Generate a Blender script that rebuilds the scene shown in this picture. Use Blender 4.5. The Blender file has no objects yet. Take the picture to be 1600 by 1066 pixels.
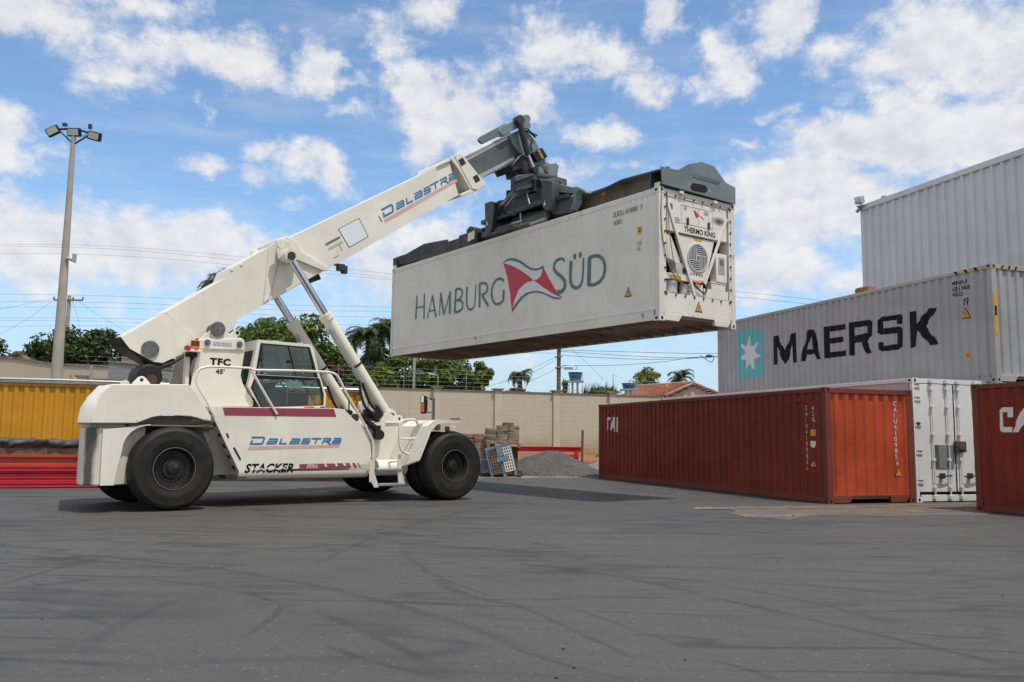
import bpy, bmesh, math, random
import numpy as np
from mathutils import Vector, Matrix, Euler
R = math.radians
scene = bpy.context.scene
col = scene.collection
rnd = random.Random(7)
PI = math.pi

# ------------------------------------------------------------------ camera
F_PX, CAM_H, PITCH, ROLL = 1346.3405,1.3629,0.11237,0.01237
cd = bpy.data.cameras.new('camera')
cd.sensor_fit = 'HORIZONTAL'; cd.sensor_width = 36.0; cd.lens = F_PX*36/1600
cd.clip_start = 0.1; cd.clip_end = 3000
cam = bpy.data.objects.new('camera', cd); col.objects.link(cam)
fw = Vector((0, math.cos(PITCH), math.sin(PITCH))); up0 = Vector((0, -math.sin(PITCH), math.cos(PITCH))); rt0 = Vector((1, 0, 0))
rt = rt0*math.cos(ROLL) + up0*math.sin(ROLL); up = up0*math.cos(ROLL) - rt0*math.sin(ROLL)
cam.matrix_world = Matrix(((rt.x, up.x, -fw.x, 0), (rt.y, up.y, -fw.y, 0), (rt.z, up.z, -fw.z, CAM_H), (0, 0, 0, 1)))
scene.camera = cam

# ------------------------------------------------------------------ exposure, sun
SUN_EL, SUN_AZ = R(68), math.atan2(0.72, -0.69)      # azimuth measured from +Y towards +X
scene.view_settings.view_transform = 'Standard'; scene.view_settings.look = 'None'
scene.view_settings.exposure = 0.49; scene.view_settings.gamma = 1.0
sl = bpy.data.lights.new('sun', 'SUN'); sl.energy = 2.6; sl.angle = R(0.9); sl.color = (1.0, 0.95, 0.87)
so = bpy.data.objects.new('sun', sl); col.objects.link(so)
sd = Vector((math.sin(SUN_AZ)*math.cos(SUN_EL), math.cos(SUN_AZ)*math.cos(SUN_EL), math.sin(SUN_EL)))
so.rotation_euler = sd.to_track_quat('Z', 'Y').to_euler(); so.location = sd*60

# ------------------------------------------------------------------ node helper
class NT:
    def __init__(s, tree):
        s.t = tree; s.n = tree.nodes; s.l = tree.links
    def new(s, typ, **kw):
        nd = s.n.new(typ)
        for k, v in kw.items():
            if k.startswith('i_'):
                nd.inputs[k[2:]].default_value = v
            else:
                setattr(nd, k, v)
        return nd
    def link(s, a, b): s.l.new(a, b)
    def setin(s, sock, v):
        if hasattr(v, 'is_output') or isinstance(v, bpy.types.NodeSocket): s.l.new(v, sock)
        else: sock.default_value = v
    def math(s, op, a, b=None, c=None, clamp=False):
        nd = s.n.new('ShaderNodeMath'); nd.operation = op; nd.use_clamp = clamp
        s.setin(nd.inputs[0], a)
        if b is not None: s.setin(nd.inputs[1], b)
        if c is not None: s.setin(nd.inputs[2], c)
        return nd.outputs[0]
    def vmath(s, op, a, b=None, out=0):
        nd = s.n.new('ShaderNodeVectorMath'); nd.operation = op
        s.setin(nd.inputs[0], a)
        if b is not None: s.setin(nd.inputs[1], b)
        return nd.outputs[out]
    def smooth(s, v, lo, hi, a=0.0, b=1.0):
        nd = s.n.new('ShaderNodeMapRange'); nd.interpolation_type = 'SMOOTHSTEP'
        s.setin(nd.inputs[0], v); nd.inputs[1].default_value = lo; nd.inputs[2].default_value = hi
        nd.inputs[3].default_value = a; nd.inputs[4].default_value = b
        return nd.outputs[0]
    def noise(s, vec, scale, detail=4, rough=0.55, out='Fac', dist=0.0):
        nd = s.n.new('ShaderNodeTexNoise'); nd.inputs['Scale'].default_value = scale
        nd.inputs['Detail'].default_value = detail; nd.inputs['Roughness'].default_value = rough
        nd.inputs['Distortion'].default_value = dist
        if vec is not None: s.link(vec, nd.inputs['Vector'])
        return nd.outputs[out]
    def mapping(s, vec, scale=(1, 1, 1), loc=(0, 0, 0), rot=(0, 0, 0)):
        nd = s.n.new('ShaderNodeMapping'); nd.inputs['Scale'].default_value = scale
        nd.inputs['Location'].default_value = loc; nd.inputs['Rotation'].default_value = rot
        s.link(vec, nd.inputs['Vector']); return nd.outputs[0]
    def mix(s, fac, a, b, blend='MIX'):
        nd = s.n.new('ShaderNodeMix'); nd.data_type = 'RGBA'; nd.blend_type = blend
        s.setin(nd.inputs[0], fac)
        for sock, v in ((nd.inputs[6], a), (nd.inputs[7], b)):
            if isinstance(v, (tuple, list)): sock.default_value = (*v[:3], 1)
            else: s.link(v, sock)
        return nd.outputs[2]

# ------------------------------------------------------------------ world: sky with clouds
world = bpy.data.worlds.new('World'); scene.world = world; world.use_nodes = True
nt = NT(world.node_tree); nt.n.clear()
sky = nt.new('ShaderNodeTexSky', sky_type='NISHITA', sun_disc=False, sun_elevation=SUN_EL, sun_rotation=SUN_AZ,
             altitude=700.0, air_density=1.0, dust_density=0.6, ozone_density=1.5)
tc = nt.new('ShaderNodeTexCoord')
sep = nt.new('ShaderNodeSeparateXYZ'); nt.link(tc.outputs['Generated'], sep.inputs[0])
az = nt.math('ARCTAN2', sep.outputs[0], sep.outputs[1])
el = nt.math('ARCSINE', sep.outputs[2])
cmb = nt.new('ShaderNodeCombineXYZ'); nt.link(az, cmb.inputs[0]); nt.link(el, cmb.inputs[1])
ae = cmb.outputs[0]
wn = nt.noise(ae, 8.0, 6, 0.68, 'Color')
wv = nt.vmath('MULTIPLY', nt.vmath('SUBTRACT', wn, (0.5, 0.5, 0.5)), (0.115, 0.085, 0))
p = nt.vmath('ADD', ae, wv)
CLOUDS = [(-0.528,0.420,0.089,0.033,1), (-0.423,0.445,0.082,0.033,0.75), (-0.472,0.402,0.082,0.033,0.4), (-0.544,0.407,0.045,0.022,0.9), (-0.350,0.403,0.082,0.031,1), (-0.305,0.413,0.041,0.030,0.9), (-0.406,0.388,0.052,0.024,0.8), (-0.444,0.369,0.052,0.021,0.75), (-0.487,0.349,0.037,0.015,0.5), (-0.231,0.414,0.031,0.033,1), (-0.247,0.403,0.030,0.022,0.7), (-0.188,0.403,0.033,0.009,0.4), (-0.142,0.442,0.037,0.025,0.95), (-0.095,0.477,0.045,0.028,0.9), (-0.160,0.466,0.045,0.019,0.5), (-0.115,0.393,0.040,0.045,1.25), (-0.061,0.371,0.065,0.046,1.2), (-0.106,0.341,0.037,0.045,0.9), (-0.034,0.333,0.045,0.037,0.8), (-0.141,0.378,0.030,0.019,0.5), (0.023,0.383,0.033,0.024,0.95), (-0.198,0.374,0.037,0.011,0.45), (-0.246,0.311,0.046,0.030,1), (-0.217,0.296,0.033,0.033,1), (-0.290,0.321,0.030,0.013,0.6), (-0.296,0.293,0.026,0.018,0.7), (-0.549,0.297,0.041,0.037,1), (-0.540,0.277,0.037,0.022,0.8), (-0.351,0.299,0.041,0.012,0.7), (-0.354,0.347,0.016,0.010,0.5), (-0.500,0.283,0.026,0.010,0.4), (-0.511,0.188,0.123,0.052,1.2), (-0.427,0.202,0.123,0.046,1.25), (-0.343,0.205,0.100,0.045,1.2), (-0.266,0.193,0.089,0.037,0.9), (-0.521,0.165,0.111,0.037,0.8), (-0.394,0.170,0.111,0.030,0.6), (-0.455,0.244,0.045,0.012,0.45), (-0.485,0.148,0.163,0.022,0.55), (0.050,0.434,0.071,0.033,1), (0.119,0.426,0.052,0.039,1), (0.165,0.400,0.045,0.022,0.95), (0.034,0.447,0.030,0.022,0.8), (0.112,0.351,0.042,0.025,1), (0.062,0.309,0.033,0.019,0.7), (0.247,0.412,0.031,0.042,1), (0.177,0.475,0.031,0.031,1), (0.309,0.454,0.048,0.039,1), (0.291,0.437,0.037,0.033,0.8), (0.360,0.419,0.045,0.033,0.9), (0.393,0.399,0.045,0.026,0.6), (0.429,0.400,0.074,0.037,0.75), (0.495,0.401,0.104,0.049,1.15), (0.535,0.367,0.071,0.045,1.1), (0.447,0.428,0.059,0.033,0.7), (0.425,0.363,0.028,0.031,1), (0.469,0.369,0.045,0.030,0.7), (0.329,0.283,0.111,0.034,1.2), (0.442,0.312,0.156,0.042,1.3), (0.527,0.319,0.104,0.048,1.25), (0.321,0.239,0.085,0.049,1.05), (0.299,0.188,0.078,0.046,1), (0.382,0.255,0.089,0.049,1.05), (0.267,0.329,0.019,0.012,0.8), (0.306,0.356,0.037,0.009,0.5), (0.149,0.314,0.059,0.010,0.5), (0.186,0.260,0.074,0.045,0.4), (-0.150,0.178,0.082,0.045,0.85), (-0.100,0.234,0.059,0.031,0.8), (-0.181,0.209,0.082,0.031,0.7), (-0.078,0.268,0.045,0.030,0.6), (-0.262,0.264,0.030,0.013,0.45), (0.346,0.168,0.089,0.045,0.6), (-0.359,0.138,0.193,0.018,0.5), (-0.030,0.092,0.193,0.022,0.35)]
dens = None
for (ca, ce, rx, ry, amp) in CLOUDS:
    v = nt.vmath('MULTIPLY', nt.vmath('SUBTRACT', p, (ca, ce, 0)), (1/rx, 1/ry, 0))
    ln = nt.vmath('LENGTH', v, out=1)
    b = nt.math('MULTIPLY_ADD', ln, -0.8*amp, amp)
    dens = b if dens is None else nt.math('MAXIMUM', dens, b)
# away from the part of the sky in the photograph: unseen cloud added for neutral fill light
side = nt.math('MAXIMUM', nt.smooth(nt.math('ABSOLUTE', az), 0.60, 0.75), nt.smooth(el, 0.50, 0.62))
dens = nt.math('MAXIMUM', nt.math('MAXIMUM', dens, -0.30), nt.math('MULTIPLY_ADD', side, 1.25, -0.62))
ns = nt.mapping(ae, (1, 1.35, 1))
def cloudnoise(vec):
    return nt.math('ADD', nt.math('MULTIPLY', nt.noise(vec, 12.0, 8, 0.62), 0.70), nt.math('MULTIPLY', nt.noise(vec, 40.0, 6, 0.65), 0.30))
n1 = cloudnoise(ns); n2 = cloudnoise(nt.vmath('ADD', ns, (0.012, 0.022, 0.0)))
tot = nt.math('MULTIPLY_ADD', nt.math('SUBTRACT', n1, 0.5), 2.5, dens)
mask = nt.smooth(tot, 0.03, 0.78)
veil = nt.math('MULTIPLY', nt.smooth(nt.noise(nt.mapping(ae, (2.0, 9.0, 1)), 3.0, 5, 0.6), 0.42, 0.8), 0.30)
mask = nt.math('MAXIMUM', mask, veil)
lowband = nt.smooth(el, 0.0, 0.24, 1.0, 0.0)
lit = nt.math('MULTIPLY_ADD', nt.math('SUBTRACT', n1, n2), 3.0, 0.66, clamp=True)
thick = nt.smooth(tot, 0.55, 1.5)
lit = nt.math('SUBTRACT', lit, nt.math('MULTIPLY', thick, 0.16), clamp=True)
SKY_STRENGTH = 0.125
ccol = nt.mix(lit, (3.5, 3.7, 4.25), (5.15, 5.08, 5.05))
tint = nt.mix(nt.math('MULTIPLY', lowband, 0.75), nt.mix(1.0, sky.outputs[0], (0.90, 1.03, 1.07), 'MULTIPLY'), (2.65, 3.35, 4.1))
final = nt.mix(nt.math('MULTIPLY', mask, 0.95), tint, ccol)
bg = nt.new('ShaderNodeBackground'); nt.link(final, bg.inputs[0]); bg.inputs[1].default_value = SKY_STRENGTH
wo = nt.new('ShaderNodeOutputWorld'); nt.link(bg.outputs[0], wo.inputs[0])
world.cycles.sampling_method = 'MANUAL'; world.cycles.sample_map_resolution = 512

# ------------------------------------------------------------------ materials
MATS = {}
def base_mat(name):
    m = bpy.data.materials.new(name); m.use_nodes = True
    t = NT(m.node_tree); t.n.clear()
    o = t.new('ShaderNodeOutputMaterial'); b = t.new('ShaderNodeBsdfPrincipled'); t.link(b.outputs[0], o.inputs[0])
    MATS[name] = m
    return m, t, b
def bump(t, b, h, strength, dist=0.01):
    bn = t.new('ShaderNodeBump'); bn.inputs['Strength'].default_value = strength; bn.inputs['Distance'].default_value = dist
    t.link(h, bn.inputs['Height']); t.link(bn.outputs[0], b.inputs['Normal'])
def paint(name, c, rough=0.45, var=0.10, streak=0.25, streakcol=(0.16, 0.12, 0.08), rust=0.0, rustcol=(0.10, 0.035, 0.015), scale=1.0, metal=0.0, chips=0.0, spec=0.4, bumpy=0.15, bdist=0.01, fade=None):
    m, t, b = base_mat(name)
    tcn = t.new('ShaderNodeTexCoord'); ob = tcn.outputs['Object']
    big = t.noise(ob, 0.9*scale, 5, 0.6)
    dark = tuple(x*(1-var*1.6) for x in c); light = tuple(min(1, x*(1+var*0.7)) for x in c)
    cc = t.mix(t.smooth(big, 0.3, 0.7), dark, light)
    if fade: cc = t.mix(t.math('MULTIPLY', t.smooth(t.noise(ob, 2.3*scale, 6, 0.65), 0.45, 0.75), 0.7), cc, fade)
    if streak:
        st = t.noise(t.mapping(ob, (7*scale, 7*scale, 0.35*scale)), 1.6, 5, 0.65)
        patch = t.smooth(t.noise(ob, 0.7*scale, 3, 0.5), 0.35, 0.7)
        cc = t.mix(t.math('MULTIPLY', t.math('MULTIPLY', t.smooth(st, 0.52, 0.78), patch), streak), cc, streakcol)
        fine = t.noise(ob, 22*scale, 4, 0.7)
        cc = t.mix(t.math('MULTIPLY', t.smooth(fine, 0.60, 0.78), streak*0.8), cc, streakcol)
    if rust:
        rn = t.noise(t.mapping(ob, (1, 1, 0.6)), 3.2*scale, 8, 0.72)
        cc = t.mix(t.smooth(rn, 0.66-rust*0.25, 0.74-rust*0.18), cc, t.mix(t.noise(ob, 25, 3), rustcol, tuple(x*2.2 for x in rustcol)))
    if chips:
        v = t.noise(ob, 45*scale, 3, 0.6)
        cc = t.mix(t.math('MULTIPLY', t.smooth(v, 0.70, 0.74), chips), cc, (0.07, 0.045, 0.03))
    t.link(cc, b.inputs['Base Color'])
    rr = t.smooth(t.noise(ob, 4*scale, 4), 0.2, 0.8, rough-0.08, rough+0.15); t.link(rr, b.inputs['Roughness'])
    b.inputs['Metallic'].default_value = metal
    b.inputs['Specular IOR Level'].default_value = spec
    if bumpy: bump(t, b, t.noise(ob, (3.0 if bdist < 0.02 else 1.1)*scale, 6, 0.5), bumpy, bdist)
    return m
def plain(name, c, rough=0.5, metal=0.0, var=0.08, spec=0.4):
    m, t, b = base_mat(name)
    tcn = t.new('ShaderNodeTexCoord')
    n = t.noise(tcn.outputs['Object'], 9, 4, 0.6)
    cc = t.mix(n, tuple(x*(1-var*2) for x in c), tuple(min(1, x*(1+var*2)) for x in c))
    t.link(cc, b.inputs['Base Color']); b.inputs['Roughness'].default_value = rough; b.inputs['Metallic'].default_value = metal
    b.inputs['Specular IOR Level'].default_value = spec
    return m

CREAM = paint('cream_machine_paint', (0.73, 0.698, 0.605), 0.38, 0.06, 0.26, (0.26, 0.20, 0.13), chips=0.7)
CREAM2 = paint('dirty_cream_paint', (0.66, 0.62, 0.52), 0.45, 0.08, 0.40, (0.20, 0.16, 0.11), rust=0.10, chips=0.7)
CWSMUT = paint('soot_stained_paint', (0.62, 0.59, 0.52), 0.5, 0.10, 0.55, (0.06, 0.055, 0.05), chips=0.4)
REEFER = paint('white_reefer_side', (0.70, 0.685, 0.625), 0.5, 0.05, 0.42, (0.27, 0.21, 0.14), rust=0.0, chips=0.7, bumpy=0.5, bdist=0.04)
REEFERF = paint('white_reefer_frame', (0.68, 0.66, 0.58), 0.5, 0.07, 0.50, (0.26, 0.18, 0.10), rust=0.22, rustcol=(0.16, 0.07, 0.03), chips=0.6)
REEFERE = paint('white_reefer_end', (0.72, 0.70, 0.62), 0.5, 0.05, 0.30, (0.25, 0.21, 0.15), chips=0.3)
UNDER = paint('rusty_underside', (0.34, 0.25, 0.19), 0.8, 0.25, 0.4, (0.12, 0.08, 0.06), rust=0.25, rustcol=(0.15, 0.08, 0.05))
REDC = paint('red_container_paint', (0.200, 0.023, 0.012), 0.5, 0.16, 0.35, (0.10, 0.03, 0.02), rust=0.10, chips=0.6, rustcol=(0.05, 0.025, 0.018), spec=0.3, bumpy=0.6, bdist=0.05)
REDLIT = paint('sunlit_red_end_paint', (0.43, 0.062, 0.020), 0.5, 0.14, 0.34, (0.14, 0.04, 0.02), rust=0.06, chips=0.6, rustcol=(0.06, 0.025, 0.018), fade=(0.46, 0.082, 0.030), bumpy=0.6, bdist=0.05)  # brighter copy of the container red, sunlight put into the colour
REDF = paint('rusty_red_frame', (0.17, 0.040, 0.024), 0.6, 0.15, 0.30, (0.06, 0.03, 0.02), rust=0.40, rustcol=(0.055, 0.03, 0.022))
GREYC = paint('grey_container_paint', (0.345, 0.355, 0.365), 0.5, 0.06, 0.30, (0.20, 0.17, 0.13), rust=0.08, rustcol=(0.16, 0.09, 0.05), chips=0.5, bumpy=0.6, bdist=0.05)
GREYF = paint('grey_container_frame', (0.36, 0.355, 0.34), 0.55, 0.10, 0.40, (0.20, 0.14, 0.09), rust=0.22, rustcol=(0.14, 0.065, 0.03))
BLUEGREY = paint('blue_grey_container_paint', (0.26, 0.30, 0.36), 0.5, 0.08, 0.3)
WHITEC = paint('white_container_paint', (0.70, 0.70, 0.69), 0.5, 0.05, 0.22, (0.26, 0.22, 0.18), rust=0.03, chips=0.5)
PINKC = paint('pale_weathered_roof_paint', (0.50, 0.44, 0.42), 0.6, 0.10, 0.4)
YELLOWC = paint('yellow_container_paint', (0.56, 0.26, 0.012), 0.5, 0.08, 0.35, (0.16, 0.09, 0.03), rust=0.06, chips=0.4)
CLAD = paint('grey_cladding', (0.56, 0.57, 0.585), 0.45, 0.04, 0.12, (0.30, 0.30, 0.30))
SPREAD = paint('grey_spreader_paint', (0.060, 0.078, 0.083), 0.5, 0.15, 0.45, (0.04, 0.045, 0.045), rust=0.12, rustcol=(0.10, 0.05, 0.03), chips=0.5)
SPREADL = paint('pale_grey_spreader_paint', (0.155, 0.20, 0.21), 0.45, 0.12, 0.35, (0.08, 0.09, 0.09), chips=0.5)
SPREADD = paint('dark_greasy_steel', (0.030, 0.034, 0.036), 0.5, 0.3, 0.4, (0.02, 0.02, 0.02), rust=0.15, rustcol=(0.06, 0.03, 0.02))
RUSTBEAM = paint('rusty_beam', (0.11, 0.085, 0.07), 0.7, 0.3, 0.6, (0.03, 0.027, 0.025), rust=0.4, rustcol=(0.09, 0.05, 0.035))
BOOMIN = paint('scuffed_inner_boom', (0.10, 0.105, 0.105), 0.42, 0.25, 0.5, (0.17, 0.16, 0.14), scale=1.6, metal=0.25)
REDSTEEL = paint('red_primer_steel', (0.58, 0.026, 0.045), 0.45, 0.10, 0.25, (0.14, 0.02, 0.02), chips=0.5)
CHROME = plain('chrome_rod', (0.62, 0.64, 0.68), 0.18, 1.0, 0.03)
STEEL = plain('worn_steel', (0.42, 0.42, 0.41), 0.42, 0.7, 0.15)
DARKSTEEL = plain('dark_steel', (0.05, 0.05, 0.048), 0.5, 0.5, 0.25)
PINGREY = plain('grey_pin_steel', (0.16, 0.16, 0.15), 0.5, 0.6, 0.3)
BLACK = plain('black_rubber_part', (0.014, 0.014, 0.014), 0.6, 0.0, 0.2, 0.25)
HOSE = plain('hose_rubber', (0.012, 0.012, 0.012), 0.45, 0.0, 0.2)
MAROON = plain('maroon_stripe', (0.27, 0.050, 0.082), 0.45, 0, 0.06)
PINKBAR = plain('faded_pink_bar', (0.58, 0.37, 0.36), 0.5, 0, 0.06)
BLUEL = plain('blue_lettering', (0.045, 0.175, 0.36), 0.45, 0, 0.06)
BLACKL = plain('black_lettering', (0.012, 0.013, 0.014), 0.7, 0, 0.1, 0.15)
GREYL = plain('faded_grey_lettering', (0.13, 0.135, 0.13), 0.5, 0, 0.2)
TEALL = plain('teal_lettering', (0.075, 0.165, 0.175), 0.5, 0, 0.12)
WHITEL = plain('white_lettering', (0.72, 0.70, 0.66), 0.55, 0, 0.1)
FLAGRED = plain('flag_red', (0.50, 0.035, 0.055), 0.5, 0, 0.14)
FLAGWHITE = plain('flag_white', (0.66, 0.67, 0.70), 0.5, 0, 0.05)
CYAN = plain('pale_blue_logo_panel', (0.13, 0.43, 0.50), 0.5, 0, 0.06)
STICKY = plain('yellow_sticker', (0.62, 0.33, 0.03), 0.5, 0, 0.06)
AMBER = plain('amber_lens', (0.55, 0.14, 0.01), 0.2, 0, 0.05)
REDLENS = plain('red_lens', (0.35, 0.02, 0.01), 0.25, 0, 0.05)
BLUEGREYPANEL = plain('pale_blank_panel', (0.66, 0.72, 0.76), 0.4, 0, 0.02)
TEALSEAT = plain('teal_seat_cloth', (0.03, 0.22, 0.21), 0.8, 0, 0.2)
PAPER = plain('paper_sheet', (0.62, 0.80, 0.74), 0.7, 0, 0.05)
ORANGE = plain('orange_plastic', (0.75, 0.16, 0.04), 0.5, 0, 0.06)
BLUEP = plain('blue_plastic', (0.03, 0.08, 0.28), 0.5, 0, 0.06)
LAMPGLASS = plain('lamp_glass', (0.62, 0.62, 0.52), 0.25, 0, 0.05)
GALV = plain('galvanised_steel', (0.38, 0.40, 0.41), 0.45, 0.6, 0.1)
REEFGREY = plain('grey_unit_panel', (0.50, 0.51, 0.49), 0.5, 0.1, 0.06)
UNITDARK = plain('dark_unit_cavity', (0.035, 0.035, 0.032), 0.7, 0.1, 0.3)
CONC = paint('pole_concrete', (0.36, 0.33, 0.28), 0.85, 0.08, 0.4, (0.20, 0.18, 0.15), scale=2)
DARKPOLE = paint('old_wood_pole', (0.13, 0.11, 0.09), 0.85, 0.15, 0.4, (0.06, 0.05, 0.04), scale=3)
WALLPAINT = None
TANKBLUE = plain('blue_tank_plastic', (0.02, 0.13, 0.24), 0.4, 0, 0.12)
WOOD = paint('weathered_wood', (0.16, 0.11, 0.08), 0.85, 0.25, 0.5, (0.06, 0.045, 0.035), scale=3)
TARP = plain('dark_tarpaulin', (0.06, 0.055, 0.055), 0.5, 0.0, 0.35)
LTBLUE = paint('faded_blue_crate_paint', (0.12, 0.20, 0.27), 0.6, 0.15, 0.5, (0.10, 0.09, 0.08), scale=4)
CRATEW = plain('pale_crate_plastic', (0.55, 0.57, 0.56), 0.5, 0, 0.1)
WIRE = plain('cable_black', (0.03, 0.03, 0.035), 0.6, 0, 0.1)
SOILM = paint('red_soil', (0.26, 0.13, 0.065), 0.95, 0.25, 0.4, (0.12, 0.06, 0.03), scale=2, bumpy=0.8)
BEIGEW = paint('beige_render', (0.46, 0.38, 0.29), 0.9, 0.05, 0.25, (0.25, 0.20, 0.15))
GREYW = paint('grey_render', (0.22, 0.23, 0.24), 0.9, 0.05, 0.2, (0.14, 0.14, 0.14))
PINKW = paint('peach_render', (0.62, 0.47, 0.36), 0.9, 0.05, 0.2, (0.35, 0.25, 0.18))

def mat_tyre():
    m, t, b = base_mat('tyre_rubber')
    ob = t.new('ShaderNodeTexCoord').outputs['Object']
    n = t.noise(ob, 5, 6, 0.65)
    c = t.mix(t.smooth(n, 0.25, 0.9), (0.010, 0.010, 0.010), (0.030, 0.027, 0.024))
    t.link(c, b.inputs['Base Color']); b.inputs['Roughness'].default_value = 0.62; b.inputs['Specular IOR Level'].default_value = 0.3
    bump(t, b, t.noise(ob, 60, 4), 0.2, 0.004)
    return m
TYRE = mat_tyre()
def mat_rim():
    m, t, b = base_mat('greasy_rim')
    ob = t.new('ShaderNodeTexCoord').outputs['Object']
    n = t.noise(ob, 16, 6, 0.7)
    c = t.mix(t.smooth(n, 0.55, 0.80), (0.018, 0.017, 0.016), (0.18, 0.165, 0.15))
    t.link(c, b.inputs['Base Color']); b.inputs['Roughness'].default_value = 0.45; b.inputs['Metallic'].default_value = 0.3
    return m
RIM = mat_rim()
def mat_glass():
    m = bpy.data.materials.new('tinted_cab_glass'); m.use_nodes = True
    t = NT(m.node_tree); t.n.clear()
    o = t.new('ShaderNodeOutputMaterial'); tr = t.new('ShaderNodeBsdfTransparent'); tr.inputs[0].default_value = (0.50, 0.66, 0.62, 1)
    gl = t.new('ShaderNodeBsdfGlossy'); gl.inputs['Roughness'].default_value = 0.03; gl.inputs['Color'].default_value = (0.85, 0.95, 0.93, 1)
    fr = t.new('ShaderNodeFresnel'); fr.inputs[0].default_value = 1.5
    mx = t.new('ShaderNodeMixShader'); t.link(t.math('MULTIPLY_ADD', fr.outputs[0], 1.1, 0.03, clamp=True), mx.inputs[0]); t.link(tr.outputs[0], mx.inputs[1]); t.link(gl.outputs[0], mx.inputs[2])
    t.link(mx.outputs[0], o.inputs[0]); return m
GLASS = mat_glass()
def mat_leaf(name, c1, c2, c3=None):
    m, t, b = base_mat(name)
    g = t.new('ShaderNodeNewGeometry'); ob = t.new('ShaderNodeTexCoord').outputs['Object']
    f = t.math('ADD', t.math('MULTIPLY', g.outputs['Random Per Island'], 0.6), t.math('MULTIPLY', t.noise(ob, 0.9, 3), 0.6), clamp=True)
    c = t.mix(t.smooth(f, 0.2, 0.95), c1, c2)
    if c3: c = t.mix(t.math('GREATER_THAN', g.outputs['Random Per Island'], 0.93), c, c3)
    t.link(c, b.inputs['Base Color']); b.inputs['Roughness'].default_value = 0.55; b.inputs['Specular IOR Level'].default_value = 0.3
    tl = t.new('ShaderNodeBsdfTranslucent'); t.link(t.mix(0.5, c, (0.10, 0.14, 0.01)), tl.inputs[0])
    mx = t.new('ShaderNodeMixShader'); mx.inputs[0].default_value = 0.25
    o = [n for n in t.n if n.type == 'OUTPUT_MATERIAL'][0]
    t.link(b.outputs[0], mx.inputs[1]); t.link(tl.outputs[0], mx.inputs[2]); t.link(mx.outputs[0], o.inputs[0])
    return m
LEAFD = mat_leaf('dark_leaves', (0.020, 0.040, 0.014), (0.075, 0.112, 0.036))
LEAFM = mat_leaf('mid_green_leaves', (0.032, 0.066, 0.013), (0.135, 0.200, 0.038), (0.17, 0.17, 0.04))
LEAFB = mat_leaf('bright_leaves', (0.045, 0.085, 0.014), (0.16, 0.225, 0.045))
LEAFP = mat_leaf('palm_leaves', (0.022, 0.036, 0.018), (0.075, 0.095, 0.045), (0.16, 0.14, 0.08))
LEAFY = mat_leaf('yellow_green_leaves', (0.06, 0.10, 0.02), (0.20, 0.24, 0.04), (0.45, 0.32, 0.03))
LEAFR = mat_leaf('dark_red_leaves', (0.05, 0.012, 0.010), (0.12, 0.025, 0.018))
BARK = paint('bark', (0.13, 0.10, 0.075), 0.9, 0.2, 0.4, scale=3, bumpy=0.6)

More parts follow.
